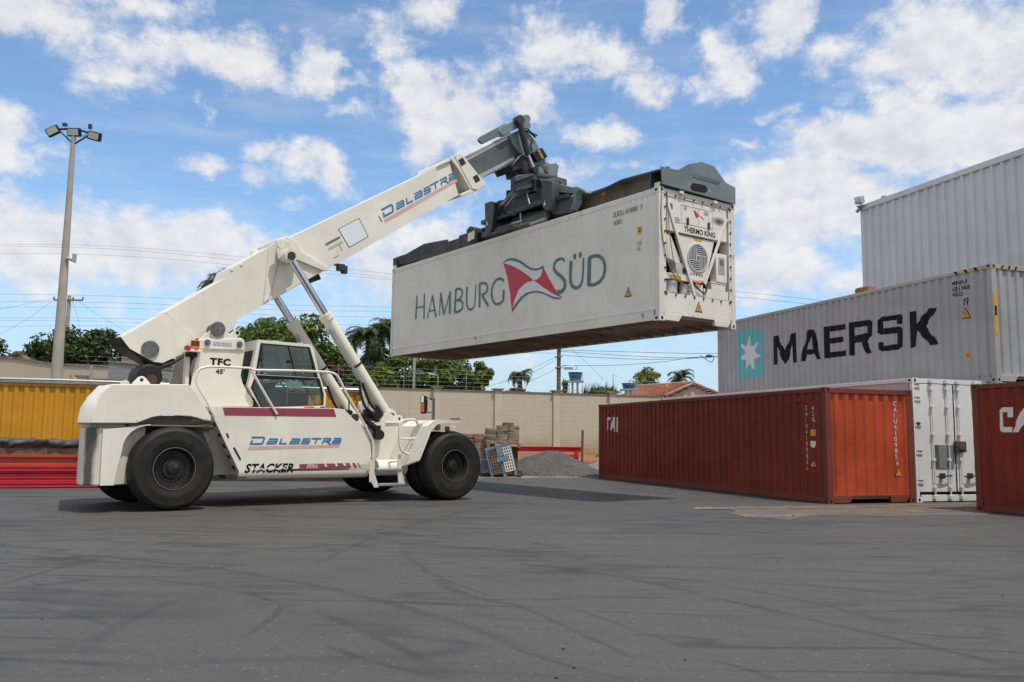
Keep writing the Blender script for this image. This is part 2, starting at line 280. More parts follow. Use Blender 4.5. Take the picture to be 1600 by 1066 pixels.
# ------------------------------------------------------------------ mesh helpers
def tag(o, label=None, cat=None, group=None, kind=None):
    for k, v in (('label', label), ('category', cat), ('group', group), ('kind', kind)):
        if v: o[k] = v
    return o
def empty(name, loc, rot=(0, 0, 0)):
    o = bpy.data.objects.new(name, None); col.objects.link(o); o.location = loc; o.rotation_euler = rot
    o.empty_display_size = 0.3
    return o
class MB:
    def __init__(s): s.v = []; s.f = []; s.m = []
    def add(s, vs, fs, mi=0):
        b = len(s.v); s.v += [tuple(x) for x in vs]; s.f += [tuple(b+i for i in f) for f in fs]; s.m += [mi]*len(fs); return s
    def box(s, a, b, mi=0):
        x0, x1 = sorted((a[0], b[0])); y0, y1 = sorted((a[1], b[1])); z0, z1 = sorted((a[2], b[2]))
        return s.add([(x0, y0, z0), (x1, y0, z0), (x1, y1, z0), (x0, y1, z0), (x0, y0, z1), (x1, y0, z1), (x1, y1, z1), (x0, y1, z1)],
                     [(0, 3, 2, 1), (4, 5, 6, 7), (0, 1, 5, 4), (1, 2, 6, 5), (2, 3, 7, 6), (3, 0, 4, 7)], mi)
    def obox(s, c, size, rot=None, mi=0):
        M_ = Euler(rot or (0, 0, 0)).to_matrix(); h = [x/2 for x in size]
        vs = [Vector(c) + M_ @ Vector((sx*h[0], sy*h[1], sz*h[2])) for sz in (-1, 1) for sx, sy in ((-1, -1), (1, -1), (1, 1), (-1, 1))]
        return s.add(vs, [(0, 3, 2, 1), (4, 5, 6, 7), (0, 1, 5, 4), (1, 2, 6, 5), (2, 3, 7, 6), (3, 0, 4, 7)], mi)
    def prism(s, poly, ax, a, b, mi=0):
        # poly in the two axes other than ax, extruded from a to b along ax
        def P3(p, v):
            q = list(p); q.insert(ax, v); return tuple(q)
        n = len(poly); vs = [P3(p, a) for p in poly] + [P3(p, b) for p in poly]
        fs = [tuple(range(n)), tuple(range(2*n-1, n-1, -1))] + [(i, (i+1) % n, n+(i+1) % n, n+i) for i in range(n)]
        return s.add(vs, fs, mi)
    def tube(s, pts, r, seg=10, mi=0, cap=True):
        pts = [Vector(p_) for p_ in pts]; n = len(pts); rs = r if isinstance(r, (list, tuple)) else [r]*n
        t0 = (pts[1]-pts[0]).normalized(); ref = Vector((0, 0, 1)) if abs(t0.z) < 0.9 else Vector((1, 0, 0))
        u = t0.cross(ref).normalized(); vs = []
        for i in range(n):
            t_ = (pts[min(i+1, n-1)]-pts[max(i-1, 0)]).normalized()
            u = (u - t_*u.dot(t_)).normalized(); w = t_.cross(u)
            vs += [pts[i] + (u*math.cos(2*PI*k/seg) + w*math.sin(2*PI*k/seg))*rs[i] for k in range(seg)]
        fs = [(i*seg+k, i*seg+(k+1) % seg, (i+1)*seg+(k+1) % seg, (i+1)*seg+k) for i in range(n-1) for k in range(seg)]
        if cap: fs += [tuple(range(seg-1, -1, -1)), tuple((n-1)*seg+k for k in range(seg))]
        return s.add(vs, fs, mi)
    def lathe(s, prof, c, ax, seg=48, mi=0, close=False):
        # prof: list of (radius, offset along ax) ; c centre
        o = [i for i in range(3) if i != ax]; vs = []
        for k in range(seg):
            a = 2*PI*k/seg
            for r_, h_ in prof:
                q = [0, 0, 0]; q[ax] = c[ax]+h_; q[o[0]] = c[o[0]]+r_*math.cos(a); q[o[1]] = c[o[1]]+r_*math.sin(a); vs.append(tuple(q))
        n = len(prof); fs = []
        for k in range(seg):
            k2 = (k+1) % seg
            for i in range(n-1 if not close else n):
                j = (i+1) % n
                fs.append((k*n+i, k2*n+i, k2*n+j, k*n+j))
        return s.add(vs, fs, mi)
    def disc(s, c, ax, r, d, seg=24, mi=0):
        # short solid cylinder
        return s.lathe([(0.0005, -d/2), (r, -d/2), (r, d/2), (0.0005, d/2)], c, ax, seg, mi)
    def sweep(s, poly, closed=True):
        return s
    def xform(s, fn): s.v = [tuple(fn(Vector(p_))) for p_ in s.v]; return s
    def build(s, name, mats, parent=None, bevel=0.0, smooth=True, angle=35, fix=True):
        me = bpy.data.meshes.new(name); me.from_pydata(s.v, [], s.f)
        if not isinstance(mats, (list, tuple)): mats = [mats]
        for m_ in mats: me.materials.append(m_)
        if len(mats) > 1: me.polygons.foreach_set('material_index', s.m)
        if fix:
            bm = bmesh.new(); bm.from_mesh(me); bmesh.ops.recalc_face_normals(bm, faces=bm.faces); bm.to_mesh(me); bm.free()
        if smooth:
            me.polygons.foreach_set('use_smooth', [True]*len(me.polygons)); me.set_sharp_from_angle(angle=R(angle))
        me.update()
        o = bpy.data.objects.new(name, me); col.objects.link(o)
        if parent: o.parent = parent
        if bevel:
            bv = o.modifiers.new('bevel', 'BEVEL'); bv.width = bevel; bv.segments = 2; bv.limit_method = 'ANGLE'; bv.angle_limit = R(40); bv.harden_normals = False
        return o
def arc_pts(pts, n=6):
    # Catmull-Rom through control points
    P_ = [Vector(p_) for p_ in pts]; out = []
    for i in range(len(P_)-1):
        a = P_[max(i-1, 0)]; b = P_[i]; c = P_[i+1]; d = P_[min(i+2, len(P_)-1)]
        for k in range(n):
            t_ = k/n; out.append(0.5*((2*b) + (c-a)*t_ + (2*a-5*b+4*c-d)*t_*t_ + (3*b-a-3*c+d)*t_**3))
    out.append(P_[-1]); return out
def flat_bm(loops):
    # planar filled polygon(s) in 2D with holes
    bm = bmesh.new(); es = []
    for lp in loops:
        vs = [bm.verts.new((p_[0], p_[1], 0)) for p_ in lp]
        for i in range(len(vs)): es.append(bm.edges.new((vs[i], vs[(i+1) % len(vs)])))
    bmesh.ops.triangle_fill(bm, use_beauty=True, use_dissolve=False, edges=es, normal=(0, 0, 1))
    return bm
def stroke_loops(pts, w, w2=None):
    # ribbon outline along a 2D polyline
    n = len(pts); L_ = []; R_ = []
    for i in range(n):
        a = Vector(pts[max(i-1, 0)]).to_2d() if False else Vector(pts[max(i-1, 0)]); b = Vector(pts[min(i+1, n-1)])
        p_ = Vector(pts[i])
        if 0 < i < n-1:
            d1 = (p_-a).normalized(); d2 = (b-p_).normalized(); n1 = Vector((-d1.y, d1.x)); n2 = Vector((-d2.y, d2.x))
            m_ = n1+n2; m_ = m_.normalized() if m_.length > 1e-6 else n1; k = 1/max(0.45, m_.dot(n1))
        else:
            d1 = (b-a).normalized(); m_ = Vector((-d1.y, d1.x)); k = 1
        ww = w if w2 is None else w + (w2-w)*i/(n-1)
        L_.append(p_+m_*k*ww/2); R_.append(p_-m_*k*ww/2)
    return L_, R_
def text_bm(body, size=1.0, shear=0.0, offset=0.0, spacing=1.0, line=1.0, align='LEFT'):
    cu = bpy.data.curves.new('lettering', 'FONT'); cu.body = body; cu.size = size; cu.shear = shear; cu.offset = offset
    cu.space_character = spacing; cu.space_line = line; cu.align_x = align; cu.resolution_u = 3; cu.fill_mode = 'FRONT'
    ob = bpy.data.objects.new('lettering', cu); col.objects.link(ob)
    dg = bpy.context.evaluated_depsgraph_get(); me = bpy.data.meshes.new_from_object(ob.evaluated_get(dg))
    bm = bmesh.new(); bm.from_mesh(me); bpy.data.objects.remove(ob); bpy.data.meshes.remove(me); bpy.data.curves.remove(cu)
    return bm
class Decal:
    """lettering and marks on a wall: flat pieces mapped onto the surface by fn(s, t, lift)"""
    def __init__(s, fn, folds=()): s.fn = fn; s.folds = folds; s.bm = bmesh.new(); s.layer = 0; s.tmp = []
    def _take(s, bm, mi, lift):
        for f_ in s.folds:
            bmesh.ops.bisect_plane(bm, geom=bm.verts[:]+bm.edges[:]+bm.faces[:], plane_co=(f_, 0, 0), plane_no=(1, 0, 0), dist=1e-5)
        bm.verts.ensure_lookup_table(); mp = {}
        for v in bm.verts: mp[v] = s.bm.verts.new(s.fn(v.co.x, v.co.y, lift))
        for f_ in bm.faces:
            try:
                nf = s.bm.faces.new([mp[v] for v in f_.verts]); nf.material_index = mi
            except ValueError: pass
        bm.free()
    def poly(s, loops, mi=0, lift=0.003):
        if not isinstance(loops[0][0], (tuple, list, Vector)): loops = [loops]
        s._take(flat_bm(loops), mi, lift); return s
    def stroke(s, pts, w, mi=0, lift=0.003, w2=None):
        L_, R_ = stroke_loops(pts, w, w2); bm = bmesh.new()
        a = [bm.verts.new((p_.x, p_.y, 0)) for p_ in L_]; b = [bm.verts.new((p_.x, p_.y, 0)) for p_ in R_]
        for i in range(len(a)-1): bm.faces.new((a[i], b[i], b[i+1], a[i+1]))
        s.layer += 1
        s._take(bm, mi, lift + 0.0004*(s.layer % 12)); return s
    def text(s, body, at, size, mi=0, lift=0.003, sx=1.0, mirror=False, rot=0.0, **kw):
        bm = text_bm(body, size, **kw); c, n = math.cos(rot), math.sin(rot)
        for v in bm.verts:
            x, y = v.co.x*sx, v.co.y
            x, y = c*x-n*y, n*x+c*y
            v.co = (at[0] + (-x if mirror else x), at[1]+y, 0)
        s._take(bm, mi, lift); return s
    def build(s, name, mats, parent):
        me = bpy.data.meshes.new(name); s.bm.to_mesh(me); s.bm.free()
        for m_ in mats: me.materials.append(m_)
        o = bpy.data.objects.new(name, me); col.objects.link(o); o.parent = parent
        return o

# ------------------------------------------------------------------ ground
def mat_asphalt():
    m, t, b = base_mat('worn_asphalt')
    ob = t.new('ShaderNodeTexCoord').outputs['Object']
    big = t.noise(ob, 0.12, 4, 0.55); mid = t.noise(ob, 0.9, 6, 0.65); fine = t.noise(ob, 55, 3, 0.75)
    c = t.mix(t.smooth(big, 0.3, 0.7), (0.056, 0.0555, 0.0545), (0.073, 0.072, 0.070))
    c = t.mix(t.math('MULTIPLY', t.smooth(mid, 0.45, 0.75), 0.35), c, (0.042, 0.042, 0.042))
    c = t.mix(1.0, c, t.mix(t.math('ADD', t.math('MULTIPLY', fine, 0.6), t.math('MULTIPLY', t.noise(ob, 17, 3, 0.7), 0.4)), (0.22, 0.22, 0.22), (1.76, 1.76, 1.76)), 'MULTIPLY')
    v = t.new('ShaderNodeTexVoronoi'); v.inputs['Scale'].default_value = 22; t.link(ob, v.inputs['Vector'])
    sc = t.new('ShaderNodeSeparateColor'); t.link(v.outputs['Color'], sc.inputs[0])
    spk = t.math('MULTIPLY', t.math('GREATER_THAN', sc.outputs[0], 0.82), t.smooth(v.outputs['Distance'], 0.10, 0.26, 1.0, 0.0))
    c = t.mix(t.math('MULTIPLY', spk, 0.75), c, (0.19, 0.19, 0.18))
    spk2 = t.math('MULTIPLY', t.math('LESS_THAN', sc.outputs[1], 0.18), t.smooth(v.outputs['Distance'], 0.2, 0.4, 1.0, 0.0))
    c = t.mix(t.math('MULTIPLY', spk2, 0.5), c, (0.028, 0.028, 0.028))
    # tyre scrub marks, each an arc lying on the yard
    w = t.vmath('ADD', ob, t.vmath('MULTIPLY', t.vmath('SUBTRACT', t.noise(ob, 0.8, 3, 0.5, 'Color'), (0.5, 0.5, 0.5)), (0.16, 0.16, 0)))
    w = t.vmath('MULTIPLY', w, (1, 1, 0))
    tot = None
    for (cx, cy, r_, wd, mx, my, L_) in ARCS:
        d = t.math('ABSOLUTE', t.math('SUBTRACT', t.vmath('LENGTH', t.vmath('SUBTRACT', w, (cx, cy, 0)), out=1), r_))
        a = t.smooth(d, 0.15*wd, wd, 1.0, 0.0)
        e = t.smooth(t.vmath('LENGTH', t.vmath('SUBTRACT', w, (mx, my, 0)), out=1), 0.65*L_, 1.15*L_, 1.0, 0.0)
        k = t.math('MULTIPLY', a, e)
        tot = k if tot is None else t.math('MAXIMUM', tot, k)
    brk = t.smooth(t.noise(ob, 1.7, 6, 0.7), 0.22, 0.62)
    c = t.mix(t.math('MULTIPLY', t.math('MULTIPLY', tot, brk), 0.62), c, (0.024, 0.024, 0.024))
    # many fainter overlapping wheel tracks
    for (sc_, rot, sx_, w_, am) in ((0.55, 20, 0.16, 0.020, 0.75), (0.42, -24, 0.20, 0.017, 0.75), (0.8, 48, 0.22, 0.020, 0.75), (0.5, -62, 0.18, 0.016, 0.75), (0.45, 75, 0.16, 0.018, 0.7), (0.30, 5, 0.3, 0.022, 0.6)):
        nn = t.noise(t.mapping(ob, (sx_, 1.0, 1), (rot*0.37, 0, 0), (0, 0, R(rot))), sc_*1.6, 2, 0.45)
        ln = t.smooth(t.math('ABSOLUTE', t.math('SUBTRACT', nn, 0.5)), 0.15*w_, w_, 1.0, 0.0)
        ok = t.math('MULTIPLY', t.smooth(t.noise(t.mapping(ob, (1, 1, 1), (rot, 3, 0)), 0.25, 3, 0.5), 0.42, 0.60), brk)
        c = t.mix(t.math('MULTIPLY', t.math('MULTIPLY', ln, ok), am), c, (0.022, 0.0225, 0.023))
    st = t.noise(t.mapping(ob, (0.16, 1.5, 1), (0, 0, 0), (0, 0, R(18))), 1.0, 6, 0.6, dist=0.6)
    c = t.mix(t.math('MULTIPLY', t.smooth(st, 0.48, 0.72), 0.16), c, (0.032, 0.0325, 0.033))
    du = t.noise(ob, 0.22, 6, 0.65)
    c = t.mix(t.math('MULTIPLY', t.smooth(du, 0.52, 0.75), 0.30), c, (0.105, 0.098, 0.088))
    # oil spots
    sp = t.noise(t.mapping(ob, (1, 1.3, 1)), 2.6, 2, 0.4)
    c = t.mix(t.math('MULTIPLY', t.smooth(sp, 0.735, 0.765), 0.7), c, (0.025, 0.025, 0.026))
    t.link(c, b.inputs['Base Color'])
    t.link(t.smooth(mid, 0.2, 0.8, 0.66, 0.85), b.inputs['Roughness']); b.inputs['Specular IOR Level'].default_value = 0.5
    bump(t, b, t.math('ADD', t.noise(ob, 120, 3, 0.7), t.math('MULTIPLY', mid, 0.6)), 0.55, 0.006)
    return m
ARCS = [(-8.33,0.67,9.887,0.10,-2.52,7.98,3.73), (-4.06,5.15,6.826,0.09,-3.05,11.14,3.59), (-4.01,8.20,4.875,0.08,-2.91,11.82,3.54), (11.50,8.62,16.067,0.07,-4.37,9.98,2.41), (-2.49,9.99,2.675,0.05,-3.82,7.76,0.73), (0.79,6.66,3.589,0.09,-2.69,6.41,0.97), (-36.07,-16.53,41.809,0.08,-0.99,6.19,1.03), (1.15,8.72,1.812,0.10,-0.31,7.92,0.82), (-8.14,6.50,6.359,0.05,-1.80,6.66,0.60), (1.30,7.83,3.207,0.06,-0.75,5.41,0.57), (8.03,12.63,9.551,0.05,-0.75,9.12,1.54), (-3.17,4.44,1.700,0.03,-1.90,5.55,0.26), (-0.67,19.40,10.661,0.09,-4.54,9.56,1.59), (-1.87,6.30,3.879,0.08,0.87,8.73,1.46), (-13.87,-3.55,19.261,0.07,2.44,6.62,1.57), (-20.50,-3.04,22.984,0.05,0.40,6.48,1.04), (-147.86,-71.26,167.827,0.04,0.85,6.52,0.88), (-0.99,5.60,4.082,0.06,2.34,7.68,1.29), (1.94,6.83,2.139,0.05,0.33,5.50,0.55), (0.48,4.79,1.129,0.04,1.41,5.39,0.29), (397.08,-16.96,400.000,0.07,-1.96,10.72,1.40), (16.89,9.89,18.816,0.09,-0.77,15.87,2.92), (0.99,23.71,3.343,0.14,1.51,24.29,3.74), (-4.38,5.31,3.155,0.05,-3.01,7.76,1.65), (-7.09,1.39,6.510,0.05,-3.24,6.61,0.62)]
ASPHALT = mat_asphalt()
g = MB(); N = 24
xs = [-600, -200, -80, -40, -20, -10, 0, 10, 20, 40, 80, 200, 600]; ys = [-60, -20, 0, 10, 20, 30, 45, 80, 200, 700]
g.v = [(x, y, 0) for y in ys for x in xs]; nx = len(xs)
g.f = [(j*nx+i, j*nx+i+1, (j+1)*nx+i+1, (j+1)*nx+i) for j in range(len(ys)-1) for i in range(nx-1)]
tag(g.build('ground', ASPHALT, smooth=False, fix=False), kind='structure')

def mat_dust():
    m, t, b = base_mat('pale_dust')
    ob = t.new('ShaderNodeTexCoord').outputs['Object']
    n = t.noise(ob, 1.4, 6, 0.7); f = t.noise(ob, 40, 3, 0.7)
    c = t.mix(t.smooth(n, 0.3, 0.7), (0.13, 0.115, 0.10), (0.28, 0.24, 0.205))
    c = t.mix(1.0, c, t.mix(f, (0.7, 0.7, 0.7), (1.25, 1.25, 1.25)), 'MULTIPLY')
    t.link(c, b.inputs['Base Color']); b.inputs['Roughness'].default_value = 0.95
    bump(t, b, t.noise(ob, 30, 4, 0.7), 0.6, 0.02)
    return m
DUST = mat_dust()
def ragged_sheet(name, loop, z, mat, jit=0.12, n=10, kind='structure'):
    pts = []
    for i in range(len(loop)):
        a = Vector(loop[i][:2]); b_ = Vector(loop[(i+1) % len(loop)][:2])
        for k in range(n):
            q = a+(b_-a)*k/n; pts.append((q.x+rnd.uniform(-jit, jit), q.y+rnd.uniform(-jit, jit)))
    bm = flat_bm([pts]); me = bpy.data.meshes.new(name); bm.to_mesh(me); bm.free(); me.materials.append(mat)
    o = bpy.data.objects.new(name, me); col.objects.link(o); o.location.z = z; tag(o, kind=kind); return o
ragged_sheet('dirt_strip', [(-30, 25.5), (-6, 28.2), (-1.2, 29.6), (2.5, 31.0), (4.2, 31.6), (10, 36), (16, 44), (16, 70), (-30, 60)], 0.004, DUST, 0.25)

def mat_worn(name, c, cov):
    m, t, b = base_mat(name)
    ob = t.new('ShaderNodeTexCoord').outputs['Object']
    n = t.noise(ob, 3.0, 6, 0.75)
    cc = t.mix(t.smooth(n, cov-0.06, cov+0.10), c, (0.085, 0.078, 0.07))
    cc = t.mix(1.0, cc, t.mix(t.noise(ob, 60, 3, 0.7), (0.7, 0.7, 0.7), (1.25, 1.25, 1.25)), 'MULTIPLY')
    t.link(cc, b.inputs['Base Color']); b.inputs['Roughness'].default_value = 0.9
    return m
YLINE = mat_worn('worn_yellow_line', (0.25, 0.135, 0.045), 0.44)
PLINE = mat_worn('faded_line', (0.22, 0.19, 0.16), 0.46)
PATCH = mat_worn('brownish_patch', (0.12, 0.10, 0.085), 0.50)
ragged_sheet('concrete_patch', [(4.577,18.223,0), (6.833,18.927,0), (10.472,19.508,0), (10.198,18.258,0), (9.112,16.762,0), (6.01,16.332,0), (4.884,15.42,0), (4.152,16.075,0)], 0.004, PATCH, 0.10, 6)
ragged_sheet('yellow_line', [(4.693,18.157,0), (6.794,18.744,0), (9.116,19.663,0), (10.763,20.322,0), (10.424,19.686,0), (8.794,18.971,0), (6.533,18.029,0), (4.54,17.567,0)], 0.008, YLINE, 0.03, 5)
ragged_sheet('faded_line_end', [(3.764,17.848,0), (4.675,18.138,0), (4.518,17.532,0), (3.643,17.278,0)], 0.008, PLINE, 0.03, 5)
ragged_sheet('yellow_line', [(5.4,16.657,0), (6.742,17.283,0), (8.472,18,0), (9.881,18.539,-0), (9.506,17.839,-0), (8.122,17.261,-0), (6.474,16.6,0), (5.193,16.023,0)], 0.008, YLINE, 0.03, 5)
ragged_sheet('faded_line_end', [(4.231,16.152,0), (5.377,16.626,0), (5.189,16.048,0), (4.21,15.636,0)], 0.008, PLINE, 0.03, 5)

# ------------------------------------------------------------------ containers
PITCH_C = 0.278
def corr(s):
    q = s % PITCH_C
    if q < 0.096: return 0.0
    if q < 0.138: return -0.042*(q-0.096)/0.042
    if q < 0.236: return -0.042
    return -0.042*(1-(q-0.236)/0.042)
def folds(a, b):
    out = []; k = math.floor(a/PITCH_C)
    while k*PITCH_C < b:
        for o_ in (0, 0.096, 0.138, 0.236):
            x = k*PITCH_C+o_
            if a+1e-4 < x < b-1e-4: out.append(x)
        k += 1
    return out
LEN, WID = 12.192, 2.438
def corr_wall(a, b, z0, z1, fn, off=-0.02, thick=0.02):
    mb = MB(); ss = [a]+folds(a, b)+[b]
    n = len(ss)
    vs = []
    for s_ in ss:
        d = off+corr(s_)
        vs += [fn(s_, z0, d), fn(s_, z1, d), fn(s_, z0, d-thick), fn(s_, z1, d-thick)]
    fs = []
    for i in range(n-1):
        q = 4*i; r_ = 4*(i+1)
        fs += [(q, r_, r_+1, q+1), (q+2, q+3, r_+3, r_+2), (q+1, r_+1, r_+3, q+3), (q, q+2, r_+2, r_)]
    mb.add(vs, fs); return mb
CAST = None
def casting(parent, x, y, z, mat, sx, sy, sz):
    # one ISO corner casting with its three oval holes; sx,sy,sz = outward directions
    mb = MB(); mb.box((x, y, z), (x-sx*0.178, y-sy*0.162, z-sz*0.118))
    cx, cy, cz = x-sx*0.089, y-sy*0.081, z-sz*0.056
    def oval(c, ax, a, b_, ):
        o = [i for i in range(3) if i != ax]; pts = []
        for k in range(18):
            q = list(c); q[o[0]] += a*math.cos(2*PI*k/18); q[o[1]] += b_*math.sin(2*PI*k/18); pts.append(tuple(q))
        mb.add(pts, [tuple(range(18))], 1)
    oval((x+sx*0.0025, cy, cz), 0, 0.032, 0.040)
    oval((cx, y+sy*0.0025, cz), 1, 0.040, 0.032)
    return mb.build('corner_casting', [mat, BLACK], parent, smooth=False, fix=False)
def shell(root, H, fm, floor_mat, post=0.15, rail=0.10, brail=0.17, pocket=False, gooseneck=True):
    e = 0.004
    f = MB()
    for (x0, x1) in ((0, post), (LEN-post, LEN)):
        for (y0, y1) in ((-post, 0), (-WID, -WID+post)):
            f.box((x0+e, y0-e if y1 == 0 else y0+e, 0.118), (x1-e, y1-e if y1 == 0 else y1+e, H-0.118))
    for ys_ in ((-0.06, -0.008), (-WID+0.008, -WID+0.06)):
        f.box((0.178, ys_[0], H-rail), (LEN-0.178, ys_[1], H-0.006))
        f.box((0.178, ys_[0], 0.012), (LEN-0.178, ys_[1], 0.012+brail-0.03))
        sgn = 1 if ys_[0] > -1 else -1
        yb = -0.004 if sgn > 0 else -WID+0.004
        f.box((0.178, yb, 0.012+brail-0.03), (LEN-0.178, yb-sgn*0.05, brail))
    for xs_ in ((0.008, 0.08), (LEN-0.08, LEN-0.008)):
        f.box((xs_[0], -WID+0.162, H-0.12), (xs_[1], -0.162, H-0.01))
        if xs_[0] < 1 and gooseneck:
            for a_, b_ in ((-0.162, -0.70), (-WID+0.70, -WID+0.162)):
                f.prism([(a_, 0.02), (a_, 0.16), (b_, 0.16), (b_+(0.10 if a_ > b_ else -0.10), 0.02)], 0, xs_[0], xs_[1])
            f.box((xs_[0]+0.003, -WID+0.162, 0.15), (xs_[1], -0.162, 0.19))
        else:
            f.box((xs_[0], -WID+0.162, 0.02), (xs_[1], -0.162, 0.17))
    fr = f.build('frame', fm, root, bevel=0.006)
    for x, sx in ((0, -1), (LEN, 1)):
        for y, sy in ((0, 1), (-WID, -1)):
            for z, sz in ((0, -1), (H, 1)): casting(root, x, y, z, fm, sx, sy, sz)
    b = MB(); b.box((0.08, -WID+0.06, 0.10), (LEN-0.08, -0.06, 0.16))
    k = 0.5
    while k < LEN-0.3:
        if not (gooseneck and k < 3.2): b.box((k, -WID+0.065, 0.025), (k+0.05, -0.065, 0.099))
        else:
            b.box((k, -WID+0.065, 0.025), (k+0.05, -WID+0.68, 0.099)); b.box((k, -0.68, 0.025), (k+0.05, -0.065, 0.099))
        k += 0.42
    b.build('floor', floor_mat, root, smooth=False)
    r_ = MB(); r_.box((0.081, -WID+0.061, H-0.05), (LEN-0.081, -0.061, H-0.03))
    return fr, r_
def dry_container(name, fr, H, sidem, endm, framem, roofm, label, group, endtype='corr', brail=0.17):
    (o, yaw, ty) = fr
    root = empty(name, o, (0, ty, yaw)); tag(root, label, 'container', group)
    f, r_ = shell(root, H, framem, UNDER, brail=brail)
    r_.build('roof', roofm, root)
    corr_wall(0.15, LEN-0.15, brail, H-0.10, lambda s_, t_, d: (s_, d, t_)).build('side_wall', sidem, root, smooth=False)
    corr_wall(0.15, LEN-0.15, brail, H-0.10, lambda s_, t_, d: (s_, -WID-d, t_)).build('side_wall', sidem, root, smooth=False)
    if endtype == 'corr':
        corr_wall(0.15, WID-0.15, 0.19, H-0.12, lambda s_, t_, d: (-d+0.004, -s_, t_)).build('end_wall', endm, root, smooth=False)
    corr_wall(0.15, WID-0.15, 0.19, H-0.12, lambda s_, t_, d: (LEN+d-0.004, -s_, t_)).build('end_wall', sidem, root, smooth=False)
    return root
def side_decal(): return Decal(lambda s_, t_, l: (s_, -0.02+corr(s_)+l, t_), folds(0, LEN))
def end_decal(): return Decal(lambda s_, t_, l: (0.024-corr(-s_)-l, s_, t_), [-f_ for f_ in folds(0, WID)])
GRP = 'shipping containers stacked in the yard'
def tri_sticker(d, c, w, h, mi=0, mb=1):
    d.poly([(c[0]-w/2, c[1]), (c[0]+w/2, c[1]), (c[0], c[1]+h)], mb, 0.003)
    d.poly([(c[0]-w*0.38, c[1]+h*0.08), (c[0]+w*0.38, c[1]+h*0.08), (c[0], c[1]+h*0.86)], mi, 0.005)
    d.poly([(c[0]-w*0.05, c[1]+h*0.22), (c[0]+w*0.02, c[1]+h*0.22), (c[0]+w*0.06, c[1]+h*0.55), (c[0]-w*0.02, c[1]+h*0.60)], mb, 0.006)

# red container, its end in a brighter red for the sun on it
A = dry_container('shipping_container', ((7.041,19.330,0.000),1.89804,-0.00000), 2.591, REDC, REDLIT, REDF, REDC, 'rust red container on the ground with sunlit corrugated end coloured brighter and white lettering', GRP)
d = side_decal()
za = 'z920,560,4.1 '
d.poly([(11.581,2.101), (11.504,2.132), (11.276,2.133), (11.276,2.03), (11.428,2.027), (11.428,1.73), (11.581,1.622)], 0)
d.poly([(11.352,1.664), (11.101,2.006), (11.1,2.13), (10.878,2.125), (10.879,1.62), (11.039,1.631), (11.039,1.791), (11.189,1.674)], 0)
d.poly([(10.816,2.124), (10.719,2.122), (10.72,1.619), (10.818,1.62)], 0)
(cx_, cz_) = [(0.792,2.097)][0]
for i, ch in enumerate('CAIU410985'): d.text(ch, (cx_, cz_-i*0.138), 0.15, 0, mirror=True, sx=0.8)
d.text('6', (cx_, cz_-10*0.138), 0.13, 0, mirror=True, sx=0.8)
(cx_, cz_) = [(0.535,2.09)][0]
for i, ch in enumerate('42G1'): d.text(ch, (cx_, cz_-i*0.135), 0.15, 0, mirror=True, sx=0.8)
d.poly([(0.564,1.651), (0.432,1.65), (0.438,1.502), (0.57,1.501)], 1)
d.poly([(0.575,1.384), (0.443,1.385), (0.447,1.286), (0.515,1.225), (0.579,1.277)], 0)
(cx_, cz_) = [(0.517,0.794)][0]; tri_sticker(d, (cx_, cz_), 0.20, 0.17, 1, 2)
d.build('lettering', [WHITEL, STICKY, BLACKL], A)
d = end_decal()
(cx_, cz_) = [(-1.915,2.215)][0]
for i, ch in enumerate('CAIU410985'): d.text(ch, (cx_, cz_-i*0.135), 0.15, 0, mirror=True, sx=0.8)
d.text('6', (cx_-0.02, cz_-10*0.135), 0.13, 0, mirror=True, sx=0.8)
for q in (0, 1): pass
(cx_, cz_) = [(-1.991,0.601)][0]; tri_sticker(d, (cx_, cz_), 0.20, 0.22, 1, 2)
d.build('lettering', [WHITEL, STICKY, BLACKL], A)
mb = MB(); mb.box((0.30, -WID+0.72, 0.03), (0.34, -0.72, 0.148)); mb.build('tunnel_recess', BLACK, A)
# a red repaint patch on the end's right post and the vents on the side
mb = MB()
for x in (0.9, 11.2): mb.box((x, -0.026, 2.28), (x+0.22, 0.0, 2.38))
mb.build('vent', REDC, A, bevel=0.008)

